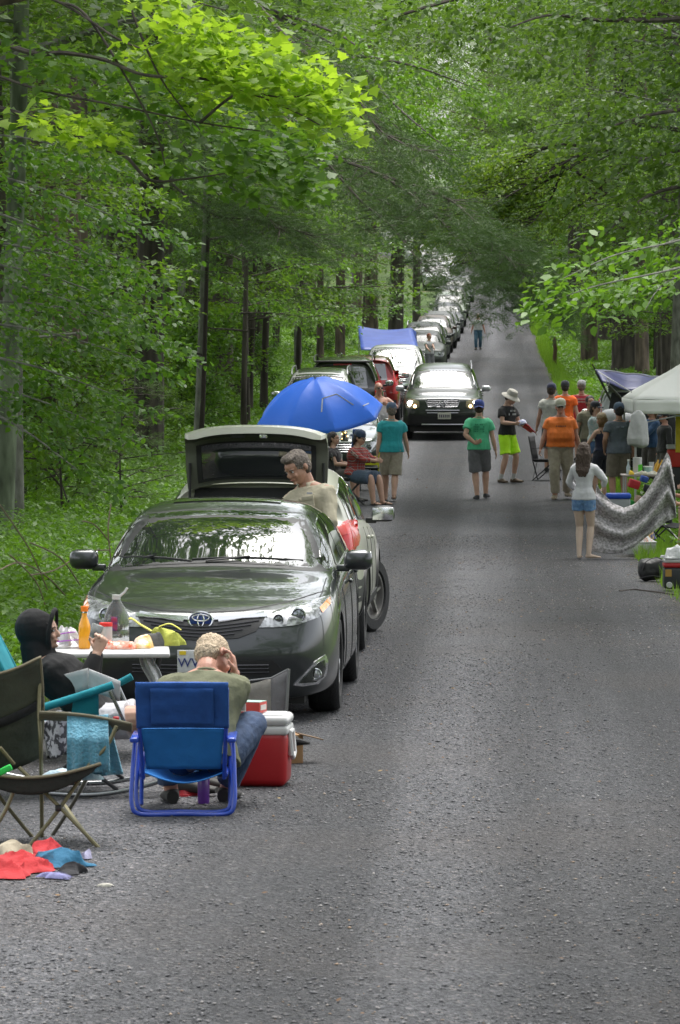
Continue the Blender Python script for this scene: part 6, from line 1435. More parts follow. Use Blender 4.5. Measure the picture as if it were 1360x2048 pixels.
    person('seated person in a chair at the right edge behind the sheet, bare forearms resting', x=5.62, d=64.5, H=1.7, yaw=-1.1, hip=(0, 0, .5), lean=-.05, skin='light', hair=HAIR['brown'], shirt=cloth('stone', (.5, .48, .42)), sleeve=.45, pants=cloth('dk_trousers', (.06, .055, .05)), leg=.95, shoes=(dk,), arms=[(.2, -.38, .72), (-.2, -.38, .75)], legs=[(.12, -.45, .075), (-.12, -.45, .075)])
    # left side by the umbrella
    plaid = nt_plaid(); p = person('seated woman in a red plaid shirt and denim capris with her hands together', x=.26, d=74.5, H=1.68, yaw=1.0, hip=(0, 0, .52), lean=.12, fem=1, build=1.22, skin='light', hair=HAIR['dark'], hairstyle='bob', glasses=True, shirt=plaid, sleeve=1.6, hem=.0, pants=cloth('denim_dk', (.06, .09, .14)), leg=1.0, shoes=(dk, 'sandal'), arms=[(.06, -.48, .82), (-.05, -.50, .80)], palms=[(-1, 0, 0), (1, 0, 0)], curl=(.9, .9), hints=[(.7, .3, -.6), (-.7, .3, -.6)], legs=[(.12, -.52, .075), (-.10, -.46, .075)], head=(.1, .12, 0), hat=('capback', cloth('bandana', (.03, .05, .10))))
    person('dark haired person sitting low just left of the woman in plaid', x=-.12, d=75.6, H=1.62, yaw=1.3, hip=(0, 0, .5), fem=.5, hair=HAIR['dark'], hairstyle='bob', shirt=cloth('dk_shirt', (.04, .035, .04)), sleeve=.5, pants=cloth('dk_trousers', (.06, .055, .05)), leg=1.0, shoes=(dk,), legs=[(.12, -.45, .075), (-.12, -.45, .075)], arms=[(.15, -.35, .7), (-.15, -.35, .7)])
    person('bald person with dark glasses, white tank top and patterned shorts under the umbrella rim', x=.80, d=88.0, H=1.76, yaw=.35, build=1.15, belly=.03, skin='red', glasses=True, shirt=cloth('white_tank', (.62, .58, .62), .06), tank=True, hem=.04, pants=cloth('patterned', (.06, .04, .09), col2=(.45, .4, .5), vscale=40), leg=.8, shoes=(dk,), arms=[(.10, -.30, 1.30), (-.35, -.1, .95)], hints=[(1, .1, -.4), (-.5, .5, -.3)], palms=[(0, 1, 0), (1, 0, 0)])
    person('distant man in white T-shirt and blue jeans walking toward the camera by parked cars', 956, 700, 627, yaw=-.05, build=1.05, skin='red', hair=HAIR['grey'], shirt=cloth('white_tee', (.55, .55, .56)), sleeve=.6, hem=.0, pants=cloth('jeans_mid', (.06, .13, .20)), leg=2, shoes=(dk,), head=(0, .25, 0), legs=[(.10, .18, .10), (-.10, -.12, .075)], vox=.018, arms=[(.33, 0, .82), (-.33, 0, .82)])
    person('red haired figure in a white shirt leaning on the dull green hatchback', x=3.22, d=153.5, H=1.6, yaw=.6, fem=.6, hair=HAIR['red'], shirt=cloth('white_tee', (.55, .55, .56)), sleeve=.5, pants=cloth('grey_shorts', (.15, .15, .16)), leg=2, shoes=(dk,), vox=.018, arms=[(-.1, -.5, 1.1), (-.3, -.4, 1.1)])
    # foreground pair
    p = person('seated man with straw blond hair, olive T-shirt and jeans, head resting on his hand', x=-.775, d=23.72, H=1.76, yaw=A180-.05, hip=(0, -.0, .26), lean=.47, side=-.02, skin='red', build=.99, hair=HAIR['blond'], head=(-.75, .45, .2), shirt=mat('olive_tee', (.135, .14, .085), .9, bump=.9, bscale=9, vary=.12, vscale=8), fold=.012, sleeve=.85, hem=.02, pants=mat('jeans_front', (.035, .06, .12), .85, bump=.6, bscale=18, vary=.2, vscale=20), leg=2, shoes=(dk,), vox=.0075, neck=.6,
        arms=[(.28, -.25, .36), (-.165, -.27, .74)], hints=[(.6, .6, -.4), (-.12, .15, -1)], palms=[(0, 0, -1), (1, 0, 0)], handdir=[None, (.12, .0, 1)], curl=(.4, .55), legs=[(.20, -.36, .075), (-.10, -.45, .075)], knees=[(.3, -.2, 1), (-.55, -.2, 1)]); globals()['SEATED'] = p
    p = person('person in a black hooded sweatshirt lounging in the teal chair, clasped hands raised', x=-1.40, d=24.68, H=1.66, yaw=1.42, hip=(0, 0, .42), lean=-.72, skin='light', fem=.4, head=(0, .66, 0), hood=mat('hoodie_black', (.012, .012, .013), .95, bump=.7, bscale=10, vary=.3, vscale=6), shirt=mat('hoodie_black', (.012, .012, .013), .95), sleeve=1.95, hem=.02, pants=cloth('lilac_shorts', (.52, .50, .60)), leg=.5, shoes=(dk,), vox=.0075,
        arms=[(.03, .02, .86), (-.03, .01, .85)], hints=[(.3, .3, -1), (-.3, .3, -1)], palms=[(-1, 0, 0), (1, 0, 0)], handdir=[(-.2, -.3, .9), (.2, -.3, .9)], curl=(1.0, 1.0), legs=[(.10, -.60, .09), (-.12, -.56, .09)], knees=[(.1, -.1, 1), (-.1, -.1, 1)])
def nt_plaid():
    m, nt, p = nt_new('plaid'); L = nt.links.new; N = nt.nodes.new; tc = N('ShaderNodeTexCoord')
    acc = None
    for ax, sc_, off in (('X', 40, 0), ('Z', 40, 0)):
        wv = N('ShaderNodeTexWave'); wv.bands_direction = ax; wv.inputs['Scale'].default_value = sc_/6.28*1.0; L(tc.outputs['Object'], wv.inputs['Vector'])
        r = N('ShaderNodeValToRGB'); L(wv.outputs[0], r.inputs[0]); e = r.color_ramp.elements; e[0].position = .45; e[0].color = (.30, .035, .03, 1); e[1].position = .75; e[1].color = (.03, .03, .05, 1); q = r.color_ramp.elements.new(.97); q.color = (.6, .5, .45, 1); r.color_ramp.interpolation = 'CONSTANT'
        if acc is None: acc = r.outputs[0]
        else:
            mx = N('ShaderNodeMix'); mx.data_type = 'RGBA'; mx.inputs['Factor'].default_value = .5; L(acc, mx.inputs['A']); L(r.outputs[0], mx.inputs['B']); acc = mx.outputs['Result']
    L(acc, p.inputs['Base Color']); p.inputs['Roughness'].default_value = .85; return m
people()
# ================================================================ camp gear
def cl(name, col, rough=.85, bump=.5, bs=18, vary=.1, **k): return mat(name, col, rough, bump=bump, bscale=bs, vary=vary, **k)
def solid(o, th=.006, off=0, sub=0):
    m = o.modifiers.new('solid', 'SOLIDIFY'); m.thickness = th; m.offset = off
    if sub: s = o.modifiers.new('sub', 'SUBSURF'); s.levels = sub; s.render_levels = sub
    return o
def sheet(name, fn, nu, nv, m, parent, th=.005): b = MB(); b.grid(fn, nu, nv); return solid(b.build(name, m, parent, fix=False), th)
def bil(a, b_, c, d): # corners: (u0v0),(u1v0),(u1v1),(u0v1)
    a, b_, c, d = V(a), V(b_), V(c), V(d)
    return lambda u, v: (a*(1-u)+b_*u)*(1-v)+(d*(1-u)+c*u)*v
def crumple(name, c, size, m, seed, parent=None, h=.06, amp=1, n=26, flat=False):
    """heap of cloth"""
    rx, ry = size; rd = np.random.default_rng(seed); ph = rd.uniform(0, 6, 6)
    def f(u, v):
        a = u*2*PI; r = v; wob = 1+.22*math.sin(2*a+ph[0])+.14*math.sin(5*a+ph[1]); x = rx*r*math.cos(a)*wob; y = ry*r*math.sin(a)*wob
        q = noise.noise((x*7+seed, y*7, 0)); th = seed*1.7; rid = math.sin((x*math.cos(th)+y*math.sin(th))*30+5*noise.noise((x*6, y*6, seed)))*.6+.35*math.sin((x*math.sin(th)-y*math.cos(th))*52+6*noise.noise((x*8, y*8, seed+3)))
        if flat:
            wx = x+.04*noise.noise((x*9, y*9, seed)); wy = y+.04*noise.noise((x*9, y*9, seed+9)); a1 = math.cos(th)*wx+math.sin(th)*wy; f1 = 1-abs(math.sin(a1*15+2*noise.noise((wx*5, wy*5, seed)))); f2 = 1-abs(math.sin((math.sin(th)*wx-math.cos(th)*wy)*21+3*noise.noise((wx*7, wy*7, seed+5))))
            z = .006+h*(.30*(1-r**3)+.45*f1**1.6*(1-r**6)+.22*f2**2*(1-r**6)+.18*q*(1-r)); return V((c[0]+wx+.02*f2, c[1]+wy, c[2]+max(.003, z)))
        z = (1-r**4)*h*(.62+.5*q)+.30*rid*1.5*amp*h*min(1, (1-r)*4)*(.4+.6*r)+.008
        return V((c[0]+x, c[1]+y, c[2]+max(.006, z)*(1 if r < .98 else .1)))
    b = MB(); b.grid(f, 90 if flat else 40, 44 if flat else n); o = b.build(name, m, parent, fix=True); return o
def hz0(p): return hz(p[0], p[1])
def front_camp():
    blue = mat('chair_frame_blue', (.012, .055, .42), .3, coat=.5); bfab = cl('chair_fabric_blue', (.02, .09, .34), bs=7, bump=.9, vary=.18, vscale=7); bfab2 = cl('chair_fabric_bright_blue', (.015, .16, .48), bs=10, vary=.05)
    # ---- low blue beach chair, back toward the camera
    t = thing('beach_chair', 'low blue folding beach chair with a back pocket, seen from behind', 'chair', (-.868, 23.4, .004))
    b = MB()
    for y0, w_, zt in ((0, .283, .40), (.13, .262, .40)):
        b.tube(arc([(-w_+.01, y0+.16, zt), (-w_, y0+.07, .22), (-w_, y0+.01, .07), (-w_+.05, y0, .014), (0, y0, .014), (w_-.05, y0, .014), (w_, y0+.01, .07), (w_, y0+.07, .22), (w_-.01, y0+.16, zt)], 6), .0125, 10)
    b.build('leg_frame', blue, t)
    b = MB(); b.tube(arc([(-.225, .12, .20), (-.235, .02, .42), (-.245, -.09, .66), (-.22, -.12, .735), (0, -.125, .745), (.22, -.12, .735), (.245, -.09, .66), (.235, .02, .42), (.225, .12, .20)], 5), .0125, 10); b.build('back_frame', blue, t)
    for s_ in (1, -1):
        b = MB(); b.box((s_*.268, .20, .425), (.05, .44, .028), bev=.01); b.build('armrest', blue, t)
    def bk(u, v): # v from top to bottom
        z = .755-.50*v; w_ = .255-.02*max(0, v-.55)/.45*1.4; y = -.135+.24*max(0, (v-.02))**1.15; sag = .035*math.sin(PI*u)*math.sin(PI*min(1, v*1.0))
        return V(((u*2-1)*w_, y+sag*.8-.018*math.exp(-((u-.5)*3)**2)*.2+.006*noise.noise((u*7, v*9, 1)), z))
    up = sheet('upper_back', lambda u, v: bk(u, v*.52), 24, 14, bfab, t, .012)
    pk = sheet('pocket', lambda u, v: bk(.16+.68*u, .07+.42*v)+V((0, -.018-.008*noise.noise((u*6, v*5, 3)), 0)), 18, 10, bfab, up, .006)
    sheet('lower_back', lambda u, v: bk(u*.9+.05, .53+.47*v)+V((0, .006, 0)), 20, 10, bfab2, t, .008)
    sheet('seat', lambda u, v: V(((u*2-1)*.225, .12+.42*v, .235-.06*math.sin(PI*u)-.03*math.sin(PI*v)+.05*v)), 14, 10, bfab2, t, .008)
    b = MB(); b.tube([(-.235, .55, .30), (.235, .55, .30)], .0125, 8); [b.tube([(s_*.235, .10, .22), (s_*.235, .55, .30)], .0125, 8) for s_ in (1, -1)]; [b.tube([(s_*.25, .55, .30), (s_*.25, .42, .02)], .0125, 8) for s_ in (1, -1)]; b.build('seat_frame', blue, t)
    # ---- red cooler
    red = mat('cooler_red', (.36, .012, .016), .35, vary=.08, vscale=4, bump=.04, bscale=30); wht = mat('cooler_white', (.70, .70, .70), .4, bump=.03, bscale=40)
    d0 = 24.9; s_ = FPX/d0; cx = (522-680)/s_; t = thing('cooler', 'red and white ice cooler standing on the gravel beside the blue chair', 'cooler', (cx-.02, d0+.16, .006), -.10)
    b = MB(); b.box((0, 0, .165), (.36, .30, .33), bev=.045, taper=1.06); b.build('body', red, t)
    b = MB(); b.box((0, 0, .335), (.385, .325, .055), bev=.018); b.build('rim', wht, t)
    b = MB(); b.box((0, 0, .392), (.388, .33, .062), bev=.028); b.box((.03, -.02, .420), (.27, .25, .02), bev=.009); b.build('lid', wht, t)
    b = MB(); b.tube([(.192, -.075, .33), (.205, -.075, .19), (.205, .0, .165), (.205, .075, .19), (.192, .075, .33)], .016, 8); b.tube([(.195, -.085, .32), (.195, .085, .32)], .014, 8); b.build('handle', wht, t)
    # carton on the lid
    q = V((cx-.07, d0+.12, .440)); t2 = thing('carton', 'small red white and pale green food carton lying on the cooler lid', 'box', q, -.35)
    b = MB(); b.box((0, 0, .032), (.17, .12, .062), bev=.002); b.build('box', mat('carton_red', (.5, .05, .04), .5), t2)
    b = MB(); b.box((0, 0, .0655), (.168, .118, .003)); b.build('top_panel', mat('carton_green', (.35, .62, .45), .5), t2)
    b = MB(); b.box((-.03, -.0615, .032), (.06, .003, .045)); b.build('label_panel', mat('carton_white', (.75, .75, .75), .5), t2)
    b = MB()
    for k in range(8): b.box((-.052+.006*k, -.0635, .032), (.0025+.001*(k % 2), .002, .036))
    b.build('barcode', mat('ink', (.03, .03, .03), .6), t2)
    b = MB(); b.box((.086, 0, .032), (.003, .09, .03)); b.build('side_panel', mat('carton_cream', (.7, .6, .5), .5), t2)
    # ---- cardboard box with black folded tripod
    t = thing('cardboard_box', 'small open brown cardboard box on the gravel behind the cooler', 'box', (-.36, 26.4, .005), .25)
    b = MB(); b.box((0, 0, .09), (.22, .2, .18), bev=.004); b.build('box', mat('cardboard', (.33, .19, .09), .8, vary=.1), t); b = MB(); b.box((.16, -.06, .165), (.15, .14, .006), rot=(0, .25, 0)); b.build('flap', mat('cardboard_dark', (.14, .085, .045), .8), t)
    b = MB(); b.tube([(-.30, 26.2, .15), (-.24, 26.16, .155), (-.19, 26.12, .15)], [.028, .02, .008], 8); b.ball((-.28, 26.2, .16), .032, 10); o = b.build('folded_umbrella', mat('black_cloth', (.015, .015, .016), .8), None); tag(o, 'black folded umbrella lying across the cardboard box behind the cooler', 'umbrella')
    # ---- grey sling chair
    t = thing('folding_chair', 'grey two tone fabric camp chair turned away, between the car bumper and the cooler', 'chair', (0, 0, 0)); g1 = cl('sling_grey', (.26, .25, .23)); g2 = cl('sling_darkgrey', (.17, .17, .18))
    d1 = 25.9
    sheet('back', lambda u, v: at(440+102*u, 1366-10*u+100*v+8*math.sin(PI*u), d1+.25*v*0+.02), 12, 6, g1, t, .008)
    sheet('side_panel', lambda u, v: at(542+34*u+(-6*v*u), 1356-16*u+112*v, d1+.02-.0*u), 6, 6, g2, t, .008)
    b = MB(); P = lambda x, y, d=d1: at(x, y, d)
    b.tube([P(577, 1338), P(571, 1450), P(566, 1515)], .011, 8); b.tube([P(440, 1352), P(440, 1515)], .011, 8); b.tube([P(440, 1368), P(542, 1356), P(577, 1338)], .006, 6); b.build('frame', mat('tube_grey', (.25, .25, .26), .35, .7), t)
    sheet('seat', bil(P(445, 1462), P(566, 1462), at(560, 1440, d1+.42), at(440, 1440, d1+.42)), 6, 6, g2, t, .01)
    b = MB(); [b.tube([P(x, 1462), at(x2, 1478, d1+.42)], .011, 8) for x, x2 in ((445, 556), (566, 442))]; b.build('leg', mat('tube_grey', (.25, .25, .26), .35, .7), t)
    b = MB(); b.box(P(448, 1375)+V((0, -.04, 0)), (.05, .05, .12), bev=.015); o = b.build('camera_bag', mat('black_cloth', (.015, .015, .016), .8)); tag(o, 'small black pouch hanging on the left corner of the grey camp chair', 'pouch')
    # ---- folding table
    tz = .665; t = thing('camping_table', 'light grey folding camping table holding drinks and snacks before the sedan', 'table', (-1.545, 26.95, 0), .05)
    b = MB(); b.box((0, 0, tz), (.92, .95, .032), bev=.012); b.build('tabletop', mat('table_grey', (.50, .48, .47), .5, vary=.06, vscale=3, bump=.03, bscale=60), t)
    for s_ in (1, -1):
        b = MB(); b.tube([(s_*.40, -.40, tz), (s_*.30, .36, .02)], .014, 8); b.tube([(s_*.40, .40, tz), (s_*.30, -.36, .02)], .014, 8); b.tube([(s_*.30, -.24, .015), (s_*.30, .24, .015)], .014, 8); b.build('leg', mat('tube_black', (.02, .02, .022), .4), t)
    T = lambda px, d=27.0, dz=0: V(((px-680)/FPX*d, d, tz+.018+dz))
    # orange juice bottle
    oj = mat('orange_juice', (.85, .36, .01), .25, coat=.5); cap = mat('orange_cap', (.85, .20, .01), .4)
    t = thing('juice_bottle', 'clear bottle of orange juice with an orange cap on the camping table', 'bottle', T(168, 26.85))
    b = MB(); b.lathe([(.034, 0), (.038, .01), (.038, .13), (.036, .15), (.022, .19), (.017, .205), (.017, .225)], 20); b.build('bottle', oj, t); b = MB(); b.lathe([(.0175, .224), (.0175, .24), (.001, .241)], 16); b.build('neck', mat('clear_plastic', (.8, .85, .85), .05, trans=.9, ior=1.3), t); b = MB(); b.lathe([(.023, .235), (.023, .268), (.001, .27)], 18); b.build('cap', cap, t)
    # water jug
    clr = mat('jug_plastic', (.82, .88, .90), .06, trans=.85, ior=1.25, bump=.25, bscale=25)
    t = thing('water_jug', 'large clear plastic water jug with a white cap standing on the camping table', 'jug', T(232, 27.1))
    b = MB(); b.lathe([(.075, 0), (.083, .01), (.083, .05), (.080, .055), (.083, .06), (.083, .10), (.080, .105), (.083, .11), (.083, .15), (.078, .19), (.055, .245), (.028, .285), (.024, .30)], 28); b.build('jug', clr, t)
    b = MB(); b.lathe([(.027, .296), (.027, .325), (.001, .327)], 16); b.tube([(.02, 0, .315), (.05, 0, .34), (.07, 0, .37)], .009, 6); b.build('cap', mat('cap_white', (.7, .72, .72), .4), t)
    b = MB(); b.grid(lambda u, v: V((.0845*math.cos(-PI*.62+u*.5), .0845*math.sin(-PI*.62+u*.5), .10+.09*v)), 6, 4); solid(b.build('label', mat('label_navy', (.06, .03, .16), .5, col2=(.4, .03, .06), vscale=25), t, fix=False), .002)
    t = thing('jar', 'white jar with a red lid beside the water jug', 'jar', T(211, 26.9)); b = MB(); b.lathe([(.036, 0), (.04, .008), (.04, .135), (.036, .14)], 20); b.build('jar', mat('jar_white', (.62, .60, .58), .35), t); b = MB(); b.lathe([(.042, .138), (.042, .16), (.001, .162)], 20); b.build('lid', mat('lid_red', (.7, .03, .03), .4), t)
    t = thing('cup', 'thin clear plastic cup held over the table by the hooded person', 'cup', at(190, 1268, 26.2)); b = MB(); b.lathe([(.025, -.05), (.038, .06)], 18, Matrix.Rotation(.35, 4, 'Y'), cap=False); solid(b.build('cup', mat('cup_plastic', (.6, .66, .66), .08, trans=.6, ior=1.15), t, fix=False), .002)
    bag = mat('zip_bag', (.72, .68, .70), .25, coat=.6, bump=.8, bscale=22, vary=.25, vscale=18, alpha=.85)
    for px, w_, h, lab, sd in ((130, .16, .15, 'clear zip bag of food standing at the left of the table', 2), (128, .26, .07, 'flat zip bag with a purple seal lying on the table', 5)):
        o = crumple('zip_bag', T(px, 26.95), (w_*.5, .10), bag, sd, h=h*1.1, amp=1.2); tag(o, lab, 'bag')
        b = MB(); c = T(px, 26.86, h*.62); b.tube([c+V((-w_*.45, 0, -.01)), c+V((0, -.01, .005)), c+V((w_*.4, 0, .012))], .004, 5); b.build('seal', mat('purple_seal', (.32, .06, .42), .5), o)
    o = crumple('snack_bag', T(240, 26.82), (.085, .06), mat('snack_orange', (.80, .10, .02), .3, col2=(.75, .55, .45), vscale=35, coat=.6, bump=.6, bscale=30), 8, h=.06); tag(o, 'shiny orange snack bag at the front edge of the camping table', 'bag')
    o = crumple('chip_bag', T(285, 26.9), (.07, .06), mat('chip_yellow', (.85, .45, .02), .3, col2=(.75, .75, .72), vscale=9, coat=.6, bump=.5, bscale=24), 13, h=.085); tag(o, 'yellow and white snack bag near the right table corner', 'bag')
    lime = cl('pouch_lime', (.42, .45, .08), bs=20, bump=.7)
    t = thing('waist_pack', 'lime green and grey waist pack lying at the back of the table', 'bag', T(318, 27.15))
    def wp(u, v, c, r, a=0): return V((c[0]+r[0]*(u-.5)*2, c[1], c[2]+r[2]*v))
    crumple('pouch', (.05, 0, 0), (.13, .07), lime, 17, t, h=.14, amp=.5); crumple('pocket', (-.05, -.05, 0), (.10, .05), cl('pouch_grey', (.10, .10, .10)), 21, t, h=.10, amp=.4)
    b = MB(); b.tube(arc([(-.05, 0, .09), (-.12, 0, .13), (-.19, 0, .17), (-.22, 0, .08), (-.21, 0, .02)], 5), .018, 6, flat=.4); b.tube(arc([(.0, -.04, .12), (.07, -.05, .14), (.14, -.04, .10)], 5), .012, 6, flat=.4); b.build('strap', mat('strap_yellow', (.65, .62, .12), .7), t)
    b = MB(); b.grid(lambda u, v: at(290+26*v*math.sin(v*2)+18*(u-.5)*(1+.8*math.sin(v*3)), 1302+70*v, 26.62+.03*math.sin(u*9)), 10, 10); o = solid(b.build('plastic_bag', mat('thin_white_plastic', (.7, .72, .74), .3, bump=.8, bscale=30), fix=False), .004); tag(o, 'thin white plastic bag hanging under the right corner of the table', 'bag')
    # ---- green folding armchair at the left edge
    ol = mat('olive_fabric', (.055, .062, .045), .9, bump=.6, bscale=14, vary=.25, vscale=5); ed = mat('olive_binding', (.17, .15, .10), .9); tb = mat('tan_tube', (.20, .18, .10), .4, .3); A = at
    t = thing('folding_armchair', 'dark olive folding camp armchair with tan binding and legs at the left edge', 'chair')
    D1, D2 = 22.0, 22.55
    bkf = lambda u, v: A(-95+175*u+6*math.sin(v*3)*u, 1352-38*u*u+(1530-1330)*v+6*math.sin(PI*u), D1+.18+.25*v-.06*math.sin(PI*u))
    bo = sheet('back', bkf, 16, 16, ol, t, .01); b = MB(); b.tube([bkf(k/16, 0) for k in range(17)]+[bkf(1, k/10) for k in range(1, 11)], .009, 6); b.build('binding', ed, bo)
    sheet('lumbar_strap', lambda u, v: bkf(u, .50-.10*u+.09*v)+V((0, -.02, 0)), 10, 2, cl('strap_black', (.018, .018, .02)), bo, .004)
    st = lambda u, v: A(-70+272*u, 1535+22*math.sin(PI*u)-12*u+ (10*v), D1+.5*v-.05)-V((0, 0, .075*math.sin(PI*u)*math.sin(PI*min(1, v*1.1))+.01))
    so_ = sheet('seat', st, 16, 12, cl('seat_black', (.02, .021, .018)), t, .012); b = MB(); b.tube([st(k/16, 0) for k in range(17)], .009, 6); b.build('binding', ed, so_)
    sheet('seat_skirt', lambda u, v: st(u, 0)+V((0, .01, -.09*v*math.sin(PI*min(1, max(0, u)))**.6)), 14, 5, cl('seat_black', (.02, .021, .018)), t, .004)
    af = lambda u, v: A(78+186*u, 1424+24*u-6*math.sin(PI*u)+14*v, D1+.12+.10*v-.02*u)
    ao = sheet('armrest', af, 12, 3, cl('arm_olive', (.14, .13, .09)), t, .014)
    def leg(pts, r=.0105, m=tb): bb = MB(); bb.tube(arc(pts, 5), r, 8); bb.build('leg', m, t)
    leg([A(233, 1452, D1+.05), A(215, 1490, D1+.05), A(190, 1517, D1+.05)]); leg([A(185, 1520, D1+.05), A(117, 1620, D1+.05), A(50, 1702, D1+.0)]); leg([A(38, 1535, D1+.08), A(117, 1612, D1+.03), A(200, 1698, D1)])
    leg([A(80, 1345, D1+.25), A(78, 1430, D1+.22), A(82, 1505, D1+.2), A(84, 1690, D1+.5)]); leg([A(-40, 1540, D1+.1), A(20, 1620, D1+.3), A(78, 1690, D1+.55)]); leg([A(190, 1520, D2), A(150, 1600, D2), A(92, 1690, D2)], m=mat('dark_tube', (.06, .055, .04), .5)); leg([A(0, 1495, D1), A(28, 1528, D1+.05)])
    leg([A(130, 1612, D2), A(165, 1660, D1+.3), A(198, 1698, D1+.02)]); leg([A(-60, 1700, D1), A(0, 1640, D1), A(36, 1560, D1)])
    b = MB(); b.box(A(117, 1616, D1+.03), (.035, .035, .035), bev=.01); b.build('hub', BLK, t)
    for px, py in ((50, 1702), (200, 1698)): b = MB(); b.ball(A(px, py, D1), .014, 8); b.build('foot', BLK, t)
    # towel over the armrest
    tw = mat('towel_blue', (.10, .30, .42), .95, bump=.9, bscale=60, vary=.12, vscale=5, sheen=.4)
    def twf(u, v):
        x = 134+82*u+(26*max(0, v-.55)*u)+(30*max(0, v-.5)); k = v*2-1
        y = (1440+ (118 if k > 0 else 105)*abs(k)**1.0-8*(1-abs(k))**2) - (10*u if k > 0 else 0)
        return A(x+3*math.sin(u*14)*abs(k), y, D1+.13+(.09 if k > 0 else -.09)*min(1, abs(k)*2.5)+.022*math.sin(u*15+1)*abs(k))
    tag(sheet('towel', twf, 34, 34, tw, None, .010), 'pale blue towel draped over the armrest of the olive folding chair', 'towel')
    tag(crumple('cloth', A(142, 1540, D1+.22)+V((0, 0, -.045)), (.14, .10), mat('cloth_skyblue', (.16, .36, .50), .9, bump=.7, bscale=30, col2=(.5, .6, .65), vscale=6), 33, h=.05), 'pale blue cloth bunched on the seat of the olive folding chair', 'cloth')
    b = MB(); b.box(A(6, 1542, D1-.1), (.10, .02, .035), rot=(0, -.45, 0), bev=.008); tag(b.build('green_strap', mat('bright_green', (.02, .55, .08), .5)), 'bright green strap end on the olive chair seat at the photo edge', 'strap')
    # ---- teal rocking lounge chair
    te = cl('teal_fabric', (.005, .20, .25), bs=14); gr_ = mat('tube_steel', (.30, .31, .32), .25, .9); bt = mat('tube_black', (.02, .02, .022), .4)
    t = thing('rocking_camp_chair', 'teal padded rocking camp chair with grey curved runners holding the hooded person', 'chair')
    b = MB(); b.tube(arc([A(40, 1428, 24.3), A(90, 1414, 24.3), A(160, 1392, 24.3), A(226, 1370, 24.3)], 5), .024, 10); b.build('armrest', te, t)
    b = MB(); b.tube(arc([A(150, 1405, 25.1), A(210, 1380, 25.1), A(264, 1353, 25.1)], 5), .022, 10); b.build('armrest', te, t)
    sheet('arm_panel', bil(A(147, 1395, 24.34), A(197, 1380, 24.34), A(198, 1432, 24.36), A(142, 1432, 24.36)), 6, 6, te, t, .012)
    bkk = lambda u, v: V((-1.78-.30*v, 24.38+.60*u, .42+.62*v))+V((.05*math.sin(PI*v)*0-.05*math.sin(PI*u), 0, 0))
    sheet('back', bkk, 10, 12, te, t, .012); sheet('seat', lambda u, v: V((-1.78+.52*v, 24.40+.58*u, .41-.07*math.sin(PI*u)-.05*math.sin(PI*v)+.03*v)), 10, 8, te, t, .012)
    for y0 in (24.36, 25.0):
        b = MB(); b.tube([V((-1.76, y0, .40)), V((-2.10, y0, 1.06))], .014, 8); b.build('back_post', te, t)
        b = MB(); b.tube(arc([V((-2.15, y0, .115)), V((-1.85, y0, .05)), V((-1.50, y0, .02)), V((-1.25, y0, .045)), V((-1.0, y0, .11))], 6), .0145, 10); b.build('runner', gr_, t)
        for a, e in (((-1.76, .40), (-1.28, .05)), ((-1.26, .42), (-1.72, .04)), ((-1.32, .62), (-1.22, .40))): b = MB(); b.tube([V((a[0], y0, a[1])), V((e[0], y0, e[1]))], .012, 8); b.build('strut', bt if a[1] < .6 else gr_, t)
    b = MB(); b.tube([V((-1.5, 24.36, .03)), V((-1.5, 25.0, .03))], .012, 8); b.build('crossbar', bt, t)
    b = MB(); b.box(A(232, 1438, 24.3), (.035, .03, .03), bev=.008); b.build('red_joint', mat('joint_red', (.5, .02, .03), .4), t)
    # magazine, patterned cloth, things beneath
    t = thing('magazine', 'open white magazine leaning on the lap of the hooded person', 'magazine'); pg = mat('paper', (.68, .68, .70), .7, vary=.06, vscale=20)
    sheet('page', bil(A(178, 1338, 24.45), A(240, 1362, 24.35), A(240, 1402, 24.35), A(176, 1380, 24.5)), 4, 4, pg, t, .004); sheet('page', bil(A(124, 1350, 24.55), A(176, 1336, 24.47), A(178, 1378, 24.5), A(120, 1396, 24.6)), 4, 4, pg, t, .004)
    b = MB(); b.box(A(212, 1372, 24.33), (.035, .003, .03), rot=(0, .4, .2)); b.build('picture', mat('magazine_print', (.45, .20, .18), .6, vary=.4, vscale=60), t)
    pt_ = mat('camo_grey', (.05, .05, .06), .9, col2=(.38, .38, .42), vscale=26, bump=.5, lo=.48, hi=.52)
    sheet('x', lambda u, v: A(80+60*u+22*v, 1440+75*v-22*u+6*math.sin(u*8), 23.6+.05*math.sin(u*7+v*3)), 14, 12, pt_, None, .012).name = 'patterned_cloth'
    tag(bpy.data.objects['patterned_cloth'], 'black and grey patterned cloth hanging between the olive and teal chairs', 'cloth')
    t = thing('water_bottle', 'purple sports bottle standing beneath the blue beach chair', 'bottle', (-.775, 24.05, .005)); b = MB(); b.lathe([(.03, 0), (.034, .01), (.034, .15), (.026, .17)], 16); b.build('bottle', mat('bottle_purple', (.16, .04, .35), .3, coat=.6), t); b = MB(); b.lathe([(.028, .168), (.028, .2), (.001, .202)], 14); b.build('cap', BLK, t)
    tag(crumple('red_bag', (-.87, 24.5, .004), (.11, .07), cl('red_nylon', (.45, .02, .03), .5), 41, h=.10), 'small red bag on the gravel beneath the blue beach chair', 'bag')
    # ---- pile of clothes
    c0 = ground_at(60, 1748); 
    def pile(px, py, rx, ry, col, sd, h, lab, col2=None, rough=.85):
        d = ground_at(px, py); o = crumple('garment', ((px-680)/FPX*d, d, .004), (rx, ry), mat('garment_%d' % sd, col, rough, bump=.7, bscale=16, **(dict(col2=col2, vscale=6, lo=.48, hi=.54) if col2 else dict(vary=.15, vscale=9))), sd, h=h*.95, flat=True); tag(o, lab, 'clothing', 'clothes dropped on the gravel')
